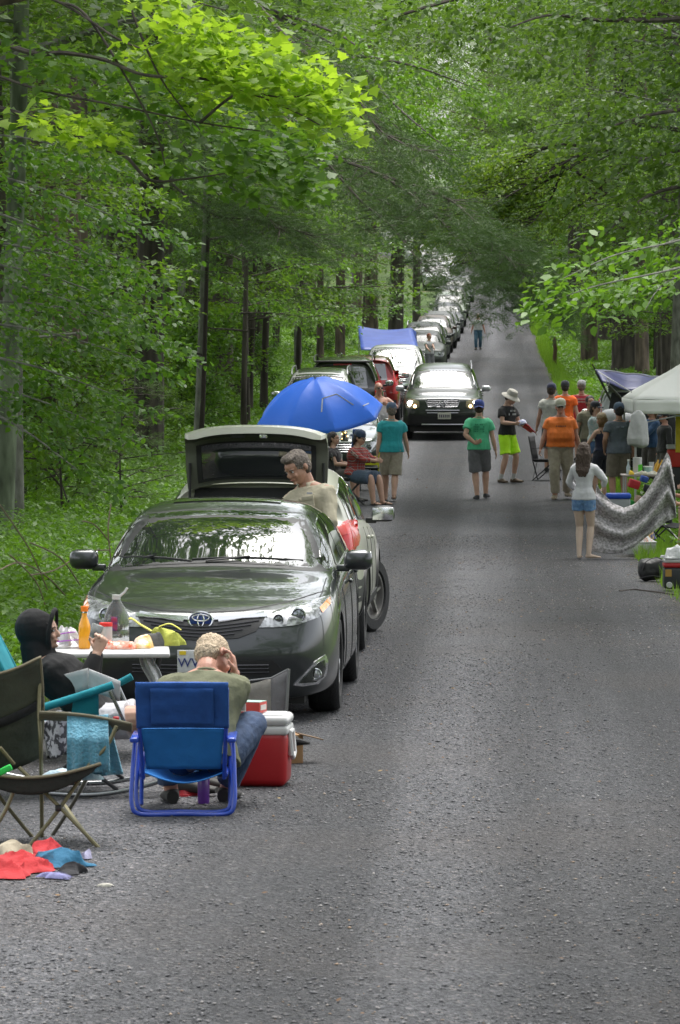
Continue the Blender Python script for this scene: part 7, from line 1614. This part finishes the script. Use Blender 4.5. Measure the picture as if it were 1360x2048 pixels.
    pile(18, 1745, .22, .30, (.42, .02, .025), 51, .10, 'bright red crumpled jacket in the clothes heap at the left edge'); pile(12, 1716, .13, .08, (.36, .31, .23), 52, .09, 'beige cloth behind the red jacket in the clothes heap')
    pile(92, 1712, .07, .07, (.55, .04, .05), 53, .09, 'small red bundle at the back of the clothes heap'); pile(112, 1738, .13, .13, (.02, .02, .03), 54, .10, 'black and turquoise garment on the right of the clothes heap', (.02, .13, .24))
    pile(135, 1752, .09, .08, (.012, .012, .016), 55, .06, 'black garment at the right front of the clothes heap'); pile(108, 1762, .10, .05, (.22, .22, .42), 56, .035, 'lavender strap garment along the front of the clothes heap', (.03, .03, .06)); pile(168, 1722, .05, .04, (.30, .29, .42), 57, .05, 'small pale lavender cloth farthest right of the clothes heap')
    d = ground_at(210, 1776); o = crumple('fallen_leaf', ((210-680)/FPX*d, d, .0), (.035, .02), mat('pale_leaf', (.6, .52, .42), .8), 61, h=.02); tag(o, 'small pale curled leaf lying alone on the gravel below the chairs', 'leaf')
def mid_camp():
    # ---- blue beach umbrella
    ub = mat('umbrella_blue', (.02, .15, .80), .45, bump=.4, bscale=3, vary=.06, vscale=2); us = mat('umbrella_silver', (.55, .57, .6), .3, .7); uw = mat('reflective_white', (.8, .82, .85), .5)
    setcol(ub, (.025, .17, .85)); c = at(638, 826, 79); t = thing('beach_umbrella', 'large bright blue beach umbrella tilted over the seated people', 'umbrella', c)
    M = Matrix.Rotation(R(15), 3, 'X') @ Matrix.Rotation(R(-6), 3, 'Y'); Rr = 1.22; n = 8
    def us_(a, r):  # a angle, r 0..1
        k = (a/(2*PI)*n) % 1; gore = math.sin(PI*k); rr = Rr*r*(1-.09*gore*r); z = .66*(1-r**1.9)-.06*r**6-.075*gore*r*(1-r*.5)+.05*gore*max(0, r-.86)
        return M @ V((rr*math.cos(a+.25), rr*math.sin(a+.25), z))
    b = MB(); b.grid(lambda u, v: us_(u*2*PI, .002+.998*v), 96, 22); b.cur = 0; cn = solid(b.build('canopy', ub, t, fix=True), .012)
    b = MB(); b.grid(lambda u, v: us_(u*2*PI, .02+.97*v)-M @ V((0, 0, .022)), 96, 16); b.build('lining', us, t)
    for k in range(n): b = MB(); b.tube([us_(2*PI*k/n, r)-M @ V((0, 0, .04)) for r in np.linspace(.05, .99, 10)], .008, 5); b.build('rib', SIL, t)
    b = MB(); b.tube([M @ V((0, 0, .72)), M @ V((0, 0, .60))], .02, 8); b.tube([M @ V((0, 0, .64)), M @ V((0, 0, -.4)), M @ V((.0, 0, -1.30))], .018, 8); b.build('pole', SIL, t)
    bv = BVHTree.FromPolygons([v.co for v in cn.data.vertices], [p.vertices for p in cn.data.polygons]); b = MB()
    def on(px, py):
        o = V((0, 0, CAMZ)); tg = at(px, py, 79); d = (tg-o).normalized(); h = bv.ray_cast(o-c, d); return (h[0]-d*.012) if h[0] else None
    def pl(ps, r):
        Q = []
        for i in range(len(ps)-1):
            for k in range(8): q = on(ps[i][0]+(ps[i+1][0]-ps[i][0])*k/8, ps[i][1]+(ps[i+1][1]-ps[i][1])*k/8); Q += [q] if q else []
        if len(Q) > 1: b.tube(Q, r, 4)
    pl([(643, 824), (645, 797), (673, 788), (712, 813)], .013); pl([(726, 812), (739, 806)], .013); b.build('white_piping', uw, t)
    # bent over rim cloth at the front
    # ---- chair, small table, yellow chair, lantern, towel
    kk = thing('camp_chair', 'dark folding chair under the seated woman in plaid', 'chair', (.20, 74.55, hz(.2, 74.5))); b = MB()
    sheet('seat', lambda u, v: V(((u-.5)*.5, (v-.5)*.5, .47)), 4, 4, cl('dark_chair', (.03, .035, .03)), kk, .02); sheet('back', lambda u, v: V((-.27-.08*v, (u-.5)*.5, .48+.42*v)), 4, 4, cl('dark_chair', (.03, .035, .03)), kk, .02)
    for x, y in ((-.22, -.22), (.22, -.22), (-.22, .22), (.22, .22)): b = MB(); b.tube([(x, y, .47), (-x, y, 0)], .013, 6); b.build('leg', BLK, kk)
    yl = mat('yellow_strap', (.72, .72, .02), .6); kk = thing('yellow_chair', 'folding chair with neon yellow straps beside the man in the teal shirt', 'chair', (.56, 79.5, hz(.56, 79.5)))
    for s_ in (-.16, .18): b = MB(); b.tube([(s_, 0, .32), (s_-.02, 0, .55), (s_, .0, .80)], .028, 6); b.build('frame', yl, kk)
    b = MB(); b.box((0, 0, .62), (.34, .04, .05), bev=.01); b.box((0, 0, .50), (.34, .04, .05), bev=.01); b.build('strap', yl, kk); sheet('seat', lambda u, v: V(((u-.5)*.4, v*.4-.05, .42)), 3, 3, cl('dark_chair', (.03, .035, .03)), kk, .02)
    for s_ in (-.18, .18): b = MB(); b.tube([(s_, -.05, .45), (s_, .3, 0)], .012, 6); b.tube([(s_, .3, .45), (s_, -.05, 0)], .012, 6); b.build('leg', BLK, kk)
    kk = thing('lantern', 'small camping lantern with warm lights under the umbrella edge', 'lantern', at(689, 872, 80)); b = MB(); b.lathe([(.07, -.1), (.075, -.06), (.05, .06), (.07, .09), (.02, .12)], 14); b.build('body', mat('lantern_glass', (.12, .13, .11), .15, coat=1), kk)
    b = MB(); [b.ball((math.cos(a)*.06, -.05, math.sin(a)*.07), .012, 8) for a in (0, 1.3, 2.6, 3.9, 5.2)]; b.build('bulb', mat('warm_bulb', (1, .6, .2), .4, emit=4), kk)
    o = sheet('towel', lambda u, v: at(706+14*u-4*v, 858+40*v, 80.2+.03*math.sin(u*8)), 6, 8, cl('towel_paleblue', (.12, .2, .5)), None, .01); tag(o, 'blue towel hanging down behind the seated woman in plaid', 'towel')
    # ---- blue tarp shelter over the pickup bed
    tp = mat('tarp_blue', (.035, .075, .33), .45, bump=.5, bscale=2.5, vary=.12, vscale=2); t = thing('tarp_shelter', 'blue tarp stretched over the bed behind the white pickup', 'tarp')
    A = at; P = [A(716, 652, 146), A(822, 656, 146), A(838, 700, 142), A(722, 700, 142)]
    sheet('front', lambda u, v: bil(*P)(u, v)+V((0, -.15*math.sin(PI*u)*math.sin(PI*v), -.10*math.sin(PI*u)*(1-v))), 14, 8, tp, t, .02)
    sheet('roof', lambda u, v: bil(A(716, 652, 146), A(822, 656, 146), A(828, 662, 149), A(722, 660, 149))(u, v)-V((0, 0, .10*math.sin(PI*u))), 10, 4, tp, t, .02)
    sheet('side', bil(A(822, 656, 146), A(832, 664, 149), A(836, 705, 147), A(838, 700, 142)), 4, 6, tp, t, .02)
    for px, d in ((718, 146), (822, 146)): b = MB(); q = A(px, 656, d); b.tube([q, V((q.x, q.y, hz(q.x, q.y)))], .02, 6); b.build('pole', SIL, t)
    q = A(790, 480, 190); t = thing('sign_board', 'small white and orange board on a post among the far left trees', 'sign', (q.x, q.y, hz(q.x, q.y))); b = MB(); b.box((0, 0, q.z-hz(q.x, q.y)), (.25, .05, .42), bev=.01); b.build('board', mat('board_white', (.7, .7, .7), .5), t); b = MB(); b.box((0, -.03, q.z-hz(q.x, q.y)+.17), (.25, .03, .08)); b.build('orange_band', mat('board_orange', (.6, .12, .03), .5), t); b = MB(); b.tube([(0, .05, -.2), (0, .05, q.z-hz(q.x, q.y)+.2)], .04, 6); b.build('post', BK['twig'], t)
def right_camp():
    # ---- white pop-up canopy
    wf = mat('canopy_white', (.66, .66, .63), .7, bump=.4, bscale=3, vary=.04, vscale=2); setcol(wf, (.80, .80, .77)); c0 = at(1268, 800, 73); W_ = 3.0; ze = c0.z; zp = ze+.98; t = thing('canopy_tent', 'white pop-up canopy tent at the right edge over the camping table', 'tent', (c0.x, 73, 0))
    b = MB()
    def rf(x, y):
        u = abs(x/W_*2-1); v = abs(y/W_*2-1); m = max(u, v); return V((x, y, ze+(zp-ze)*(1-m)**.9-.05*math.sin(PI*m)+.02*noise.noise((x*2, y*2, 0))))
    b.grid(lambda u, v: rf(u*W_, v*W_), 30, 30); solid(b.build('roof', wf, t, fix=False), .01)
    b = MB()
    for fn in (lambda u, v: V((u*W_, -.01+.015*math.sin(u*40)*v, ze-.24*v)), lambda u, v: V((-.01+.015*math.sin(u*40)*v, u*W_, ze-.24*v)), lambda u, v: V((u*W_, W_+.01, ze-.24*v)), lambda u, v: V((W_+.01, u*W_, ze-.24*v))): b.grid(fn, 40, 4)
    solid(b.build('valance', wf, t, fix=False), .008)
    for x, y in ((.03, .03), (W_-.03, .03), (.03, W_-.03), (W_-.03, W_-.03)): b = MB(); g = hz(c0.x+x, 73+y); b.box((x, y, (ze+g)/2-.02), (.035, .035, ze-g-.05)); b.build('leg', mat('leg_grey', (.45, .46, .47), .4, .5), t)
    b = MB(); b.tube([(.03, .03, ze-.12), (W_/2, .03, ze-.42), (W_-.03, .03, ze-.12)], .012, 6); b.tube([(.03, .03, ze-.42), (W_/2, .03, ze-.12), (W_-.03, .03, ze-.42)], .012, 6); b.build('truss', mat('leg_grey', (.45, .46, .47), .4, .5), t)
    # ---- blue tarp with straps and rope
    A = at; t = thing('awning', 'dark blue tarp awning tied up with straps above the open minivan', 'awning'); nb = mat('tarp_navy', (.05, .055, .16), .4, bump=.5, bscale=4)
    sheet('sheet', lambda u, v: bil(A(1192, 740, 80), A(1345, 757, 81), A(1330, 778, 79.4), A(1205, 764, 79.4))(u, v)+V((0, 0, -.09*math.sin(PI*u)*v+.02*math.sin(u*13))), 22, 6, nb, t, .015)
    b = MB(); b.tube([A(1190+155*k/10, 739.5+17.5*k/10+1.5*math.sin(k*2), 80) for k in range(11)], .018, 6); b.build('bright_hem', mat('hem_lilac', (.45, .45, .62), .4), t)
    for p0, p1 in (((1192, 744), (1221, 800)), ((1215, 768), (1241, 795))): b = MB(); b.tube([A(*p0, 79.6), A(*p1, 81)], .022, 6); b.build('strap', BLK, t)
    b = MB(); b.tube([A(1196, 743, 79.6), A(1263, 784, 74)], .010, 6); b.tube([A(1215, 755, 79), A(1212, 766, 79), A(1217, 771, 79), A(1219, 763, 79), A(1215, 755, 79)], .010, 6); b.build('rope', mat('rope_white', (.6, .6, .58), .8), t); b = MB(); b.tube([A(1184, 728, 80), A(1194, 745, 80)], .015, 6); b.build('pole_tip', BK['twig'], t)
    # ---- white laundry bag on the canopy leg
    q = A(1276, 860, 72.6); t = thing('laundry_bag', 'full white drawstring bag hanging from the canopy leg', 'bag', q); b = MB(); b.lathe([(.05, .33), (.12, .26), (.165, .12), (.18, -.02), (.19, -.15), (.165, -.25), (.08, -.30)], 20, Matrix.Diagonal((1, .7, 1, 1))); o = link_mesh('bag', remesh(b, .015, 'bag', 2, .03, 5, 2), cl('white_bag', (.62, .61, .62), .8, bs=7), t); b = MB(); b.tube([(.0, 0, .33), (-.08, 0, .25), (-.14, 0, .14)], .012, 5); b.build('red_cord', mat('cord_red', (.5, .12, .12), .7), t)
    # pillows in the minivan
    for px, py, lab in ((1222, 838, 'grey pillow at the left side of the open minivan boot'), (1252, 846, 'grey pillow in the middle of the open minivan boot')):
        b = MB(); b.ball(A(px, py, 82.6), (.26, .14, .2), 14); o = b.build('pillow', cl('pillow_grey', (.36, .37, .38), bs=5)); tag(o, lab, 'pillow')
    # ---- table with things
    g = hz(5.05, 70.5); tz = A(1278, 951, 70.3).z; t = thing('folding_table', 'small pale folding table crowded with food under the canopy', 'table', (A(1280, 951, 70.5).x+.12, 70.5, 0)); b = MB(); b.box((0, 0, tz), (.86, .6, .03), bev=.01); b.build('tabletop', mat('table_pale', (.45, .38, .36), .5), t)
    for x, y in ((-.38, -.25), (.38, -.25), (-.38, .25), (.38, .25)): b = MB(); b.tube([(x, y, tz), (x, y, g)], .014, 6); b.build('leg', SIL, t)
    Q = lambda px, d=70.4: V(((px-680)/FPX*d, d, tz+.016))
    t = thing('paper_towel_roll', 'white paper towel roll with a green wrapper on the folding table', 'paper towel', Q(1275)); b = MB(); b.lathe([(.075, 0), (.075, .28), (.02, .28)], 20); b.build('roll', mat('towel_paper', (.75, .75, .74), .9), t); b = MB(); b.box((.04, -.06, .09), (.075, .03, .15), bev=.01); b.build('wrapper', mat('wrapper_green', (.10, .55, .03), .5), t)
    t = thing('spray_bottle', 'clear bottle with pale blue liquid at the left of the paper towel', 'bottle', Q(1257)); b = MB(); b.lathe([(.035, 0), (.035, .12), (.015, .17), (.015, .22)], 14); b.build('bottle', mat('pale_liquid', (.4, .55, .68), .2, coat=.5), t); b = MB(); b.lathe([(.02, .22), (.02, .25), (.001, .25)], 10); b.build('cap', wf, t)
    t = thing('food_tub', 'mint coloured tub right of the paper towel roll', 'tub', Q(1296)); b = MB(); b.lathe([(.06, 0), (.075, .12)], 16); b.build('tub', mat('tub_mint', (.35, .6, .52), .5), t); b = MB(); b.lathe([(.08, .12), (.08, .135), (.001, .137)], 16); b.build('lid', wf, t)
    t = thing('plastic_cup', 'clear plastic cup standing behind the mint tub', 'cup', Q(1303, 70.6)+V((0, 0, .14))); b = MB(); b.lathe([(.03, -.14), (.045, .06)], 14); b.build('cup', mat('cup_blueish', (.45, .5, .6), .2, coat=1), t)
    t = thing('mustard_bottles', 'cluster of amber yellow bottles behind the sheet end', 'bottles', Q(1318, 70.7)); [link_mesh('bottle', MB().lathe([(.035, 0), (.035, .16), (.015, .2), (.012, .24)], 12, Matrix.Translation((x, 0, 0)) @ Matrix.Rotation(.25, 4, 'Y')).mesh('b'), mat('amber', (.6, .33, .02), .3, coat=.5), t) for x in (-.07, .0, .07)]
    tag(crumple('bread_bag', Q(1290, 70.25), (.20, .08), mat('bread', (.55, .45, .32), .5, col2=(.7, .7, .68), vscale=12), 71, h=.07), 'bag of bread and wraps along the front of the folding table', 'food'); tag(crumple('fruit', Q(1264, 70.25), (.06, .05), mat('banana', (.75, .5, .03), .5), 72, h=.07), 'yellow fruit at the front left of the folding table', 'fruit')
    # things below the table
    for px, py, s, col, lab, nm, ct in ((1268, 968, .14, (.45, .02, .03), 'red cloth bundle under the folding table', 'bundle', 'bundle'), (1297, 978, .12, (.012, .014, .02), 'black tray leaning under the folding table', 'tray', 'tray'), (1280, 1000, .13, (.5, .33, .27), 'pinkish packet under the folding table', 'packet', 'packet'), (1262, 1005, .08, (.03, .3, .06), 'green and yellow carton under the folding table', 'carton', 'box'), (1288, 958, .10, (.03, .08, .35), 'blue pouch under the folding table', 'pouch', 'pouch')):
        q = A(px, py, 69.8); b = MB(); b.box(q, (s*1.3, s, s), rot=(.1, .3, .2), bev=.02); tag(b.build(nm, cl('misc_'+nm, col, .6)), lab, ct)
    q = A(1238, 1000, 68.8); t = thing('cooler', 'grey cooler with a bright blue lid on the road behind the sheet', 'cooler', (q.x, 69, hz(q.x, 69))); h = q.z-hz(q.x, 69); b = MB(); b.box((0, 0, .19), (.38, .3, .37), bev=.03); b.build('body', mat('cooler_grey', (.30, .31, .33), .5), t); b = MB(); b.box((0, 0, .42), (.40, .32, .09), bev=.03); b.build('lid', mat('lid_blue', (.015, .07, .48), .4), t)
    q = A(1346, 905, 74.5); t = thing('cooler', 'red cooler with a pale lid behind the man in black jacket', 'cooler', (q.x+.1, 74.5, q.z-.1)); b = MB(); b.box((0, 0, 0), (.4, .3, .32), bev=.03); b.build('body', mat('cooler_orange_red', (.5, .03, .02), .5), t); b = MB(); b.box((0, 0, .2), (.42, .32, .08), bev=.02); b.build('lid', mat('lid_pale', (.5, .5, .52), .5), t); b = MB(); b.box((0, 0, -.35), (.5, .4, .4), bev=.02); b.build('crate', BLK, t)
    b = MB(); q = A(1358, 862, 74); b.box(q, (.12, .03, .75), bev=.01); tag(b.build('yellow_towel', cl('yellow_cloth', (.65, .5, .04))), 'yellow cloth hanging at the right edge by the canopy', 'cloth')
    # ---- clear bin, black bag, drink cooler, plastic bag
    d = ground_at(1283, 1113); t = thing('storage_bin', 'clear plastic storage bin full of supplies at the road edge', 'bin', ((1284-680)/FPX*d, d, hz((1284-680)/FPX*d, d)+.01), .1); b = MB(); b.box((0, .15, .09), (.40, .28, .17), bev=.02, taper=1.05); b.build('bin', mat('bin_clear', (.55, .57, .60), .2, coat=.8, vary=.25, vscale=12), t); b = MB(); b.box((0, .15, .18), (.43, .31, .02), bev=.008); b.build('rim', mat('bin_rim', (.68, .70, .73), .4), t)
    crumple('contents', (0, .15, .185), (.17, .12), mat('bin_stuff', (.6, .6, .6), .6, col2=(.5, .15, .08), vscale=14, lo=.5, hi=.6), 81, t, h=.10)
    tag(crumple('food_bag', A(1293, 1078, 59), (.13, .1), mat('snack_mixed', (.45, .3, .12), .5, col2=(.08, .09, .2), vscale=9, lo=.48, hi=.52), 82, h=.14), 'tan and navy packets heaped behind the clear storage bin', 'packets')
    d = ground_at(1305, 1164); x = (1307-680)/FPX*d; t = thing('duffel_bag', 'black nylon bag slumped on the right edge of the road', 'bag', (x, d+.15, hz(x, d)+.01)); b = MB()
    b.box((0, 0, .13), (.34, .28, .25), bev=.09); o = link_mesh('bag', remesh(b, .012, 'bag', 2, .02, 7, 4), cl('nylon_black', (.014, .014, .015), .55, bs=9, bump=.8), t); b = MB(); b.tube(arc([(-.13, -.14, .12), (-.08, -.17, .23), (.04, -.14, .275), (.13, -.10, .24)], 5), .012, 6, flat=.4); b.tube(arc([(-.16, -.15, .03), (0, -.17, .06), (.14, -.16, .03)], 5), .008, 6); b.build('strap', mat('strap_black', (.03, .03, .032), .6), t)
    d = ground_at(1352, 1182); x = (1353-680)/FPX*d; t = thing('drink_cooler', 'wheeled cooler with white lid, red band and black body at right edge', 'cooler', (x, d+.12, hz(x, d)+.01)); b = MB(); b.box((0, 0, .13), (.27, .25, .24), bev=.03); b.build('body', mat('cooler_black', (.02, .022, .025), .4), t); b = MB(); b.box((0, 0, .275), (.275, .255, .055), bev=.02); b.build('red_band', mat('band_red', (.35, .015, .02), .4), t); b = MB(); b.box((0, 0, .325), (.27, .25, .05), bev=.022); b.build('lid', mat('lid_white', (.68, .68, .67), .4), t)
    b = MB(); b.lathe([(.001, .03), (.03, .03), (.035, .02), (.035, -.01)], 16, Matrix.Translation((-.075, -.13, .055)) @ Matrix.Rotation(PI/2, 4, 'X')); b.build('wheel', mat('wheel_white', (.5, .5, .5), .5), t); b = MB(); b.box((-.085, -.127, .19), (.07, .008, .08)); b.build('sticker', mat('sticker_ochre', (.35, .2, .04), .5), t)
    tag(crumple('plastic_bag', (x-.03, d+.10, hz(x, d)+.362), (.15, .11), mat('thin_white_plastic', (.7, .72, .74), .3, bump=.8, bscale=30), 84, h=.15, amp=1.2), 'white plastic bag crumpled on top of the wheeled cooler', 'bag')
    # ---- small chairs
    def quad(t, w_, sh_, bh, mm, rz=0):
        M = Matrix.Rotation(rz, 4, 'Z'); P = lambda x, y, z: M @ V((x, y, z)); sheet('seat', lambda u, v: P((u-.5)*w_, (v-.5)*w_, sh_-.05*math.sin(PI*u)), 6, 4, mm, t, .015); sheet('back', lambda u, v: P((u-.5)*w_, w_/2+.08*v, sh_+bh*v), 6, 4, mm, t, .015)
        for a, e in (((-1, -1), (1, -1)), ((1, -1), (-1, -1)), ((-1, 1), (1, 1)), ((1, 1), (-1, 1)), ((-1, -1), (-1, 1)), ((1, -1), (1, 1))): b = MB(); b.tube([P(a[0]*w_/2, a[1]*w_/2, sh_), P(e[0]*w_/2, e[1]*w_/2, .01)], .012, 6); b.build('leg', BLK, t)
        for s_ in (1, -1): b = MB(); b.tube([P(s_*w_/2, w_/2, sh_), P(s_*w_/2, w_/2+.08, sh_+bh)], .012, 6); b.build('back_post', BLK, t); sheet('armrest', lambda u, v: P(s_*(w_/2+.02)+(v-.5)*.05, -w_/2+u*w_, sh_+.22), 3, 1, mm, t, .01)
    x = (1082-680)/FPX*83; t = thing('folding_chair', 'black folding camp chair left of the man in light orange', 'chair', (x+.12, 83.2, hz(x, 83))); quad(t, .46, .42, .45, cl('chair_black', (.018, .018, .02)), 1.3)
    x = (1335-680)/FPX*60.5; t = thing('folding_chair', 'black folding camp chair low behind the right end of the sheet', 'chair', (x, 60.5, hz(x, 60.5))); quad(t, .46, .36, .4, cl('chair_black', (.018, .018, .02)), .5)
    b = MB(); b.tube([A(1328, 1045, 62), A(1362, 1085, 59)], .006, 5); tag(b.build('guy_rope', mat('rope_white', (.6, .6, .58), .8)), 'thin pale guy rope slanting to the ground at the right edge', 'rope')
    # ---- patterned sheet held between the girl and the seated person
    D0 = 57.6
    top = [(1193, 968), (1203, 985), (1225, 1006), (1248, 1016), (1270, 1008), (1290, 988), (1310, 955), (1324, 925), (1334, 905), (1340, 915), (1350, 975), (1352, 1032)]
    bot = [(1178, 1101), (1195, 1104), (1220, 1108), (1245, 1106), (1268, 1094), (1290, 1076), (1308, 1062), (1324, 1050), (1334, 1042), (1340, 1040), (1350, 1036), (1353, 1035)]
    us = [i/(len(top)-1) for i in range(len(top))]
    def shf(u, v):
        tx, ty = interp(u, us, [p[0] for p in top]), interp(u, us, [p[1] for p in top]); bx, by = interp(u, us, [p[0] for p in bot]), interp(u, us, [p[1] for p in bot])
        k = v; x = tx+(bx-tx)*k; y = ty+(by-ty)*k
        y += 16*math.sin(PI*u)*math.sin(PI*v)          # hang of the middle folds
        amp = .085*math.sin(PI*min(1, v*1.05))*(1-.45*v)+.015
        dz = amp*math.sin(2*PI*(2.7*v**.8)+2.6*u+1.2*math.sin(u*5))+.012*math.sin(2*PI*6*v+9*u)*(1-v)+.03*math.sin(u*26+v*3)*v
        return at(x, y, D0+dz-.05*math.sin(PI*u)+ .35*u*0)
    shm = mat('patterned_sheet', (.24, .23, .225), .95, col2=(.54, .51, .53), vscale=30, bump=.3, bscale=12, lo=.40, hi=.62)
    b = MB(); b.grid(shf, 70, 60); tag(solid(b.build('bed_sheet', shm, fix=False), .006), 'large grey patterned bed sheet held up in swooping folds by the barefoot girl', 'sheet')
    # fallen sticks and bare stems
    for pts, r, lab in (([(1240, 1184), (1270, 1181), (1310, 1186), (1352, 1192)], .008, 'thin fallen stick on the ground at the right road edge'),):
        b = MB(); P = [V(((px-680)/FPX*ground_at(px, py), ground_at(px, py), .012+hz((px-680)/FPX*ground_at(px, py), ground_at(px, py)))) for px, py in pts]; b.tube(P, r, 5); tag(b.build('stick', BK['twig']), lab, 'stick')
    stems = MB(); D = 33.5
    for l in ([(222, 1120), (216, 1060), (222, 1008)], [(220, 1085), (190, 1050), (165, 1042)], [(219, 1100), (170, 1105), (110, 1140), (60, 1150)], [(130, 1190), (90, 1150), (40, 1125), (0, 1140)], [(160, 1170), (120, 1115), (60, 1085)], [(90, 1210), (70, 1160), (20, 1110)], [(0, 1010), (60, 1100), (95, 1180)]): stems.tube(arc([at(x, y, D+.01*x) for x, y in l], 4), .006, 5)
    b = stems.build('dead_branch', mat('dead_stem', (.22, .17, .12), .9)); tag(b, 'bare dead brush stems among the ferns left of the sedan windshield', 'dead branches')
front_camp(); mid_camp(); right_camp()
def air():
    b = MB(); b.box((0, 760, 45), (1400, 1900, 110)); m = bpy.data.materials.new('haze_air'); m.use_nodes = True; nt = m.node_tree; nt.nodes.remove(nt.nodes['Principled BSDF'])
    v = nt.nodes.new('ShaderNodeVolumePrincipled'); v.inputs['Color'].default_value = (.85, .92, .95, 1); v.inputs['Density'].default_value = .0002; v.inputs['Anisotropy'].default_value = .2
    nt.links.new(v.outputs[0], nt.nodes['Material Output'].inputs['Volume']); tag(b.build('haze', m, smooth=False), kind='stuff')
for o in list(sc.objects):
    l = o.get('label')
    if l and len(l.split()) > 16: print('LONG', len(l.split()), l)
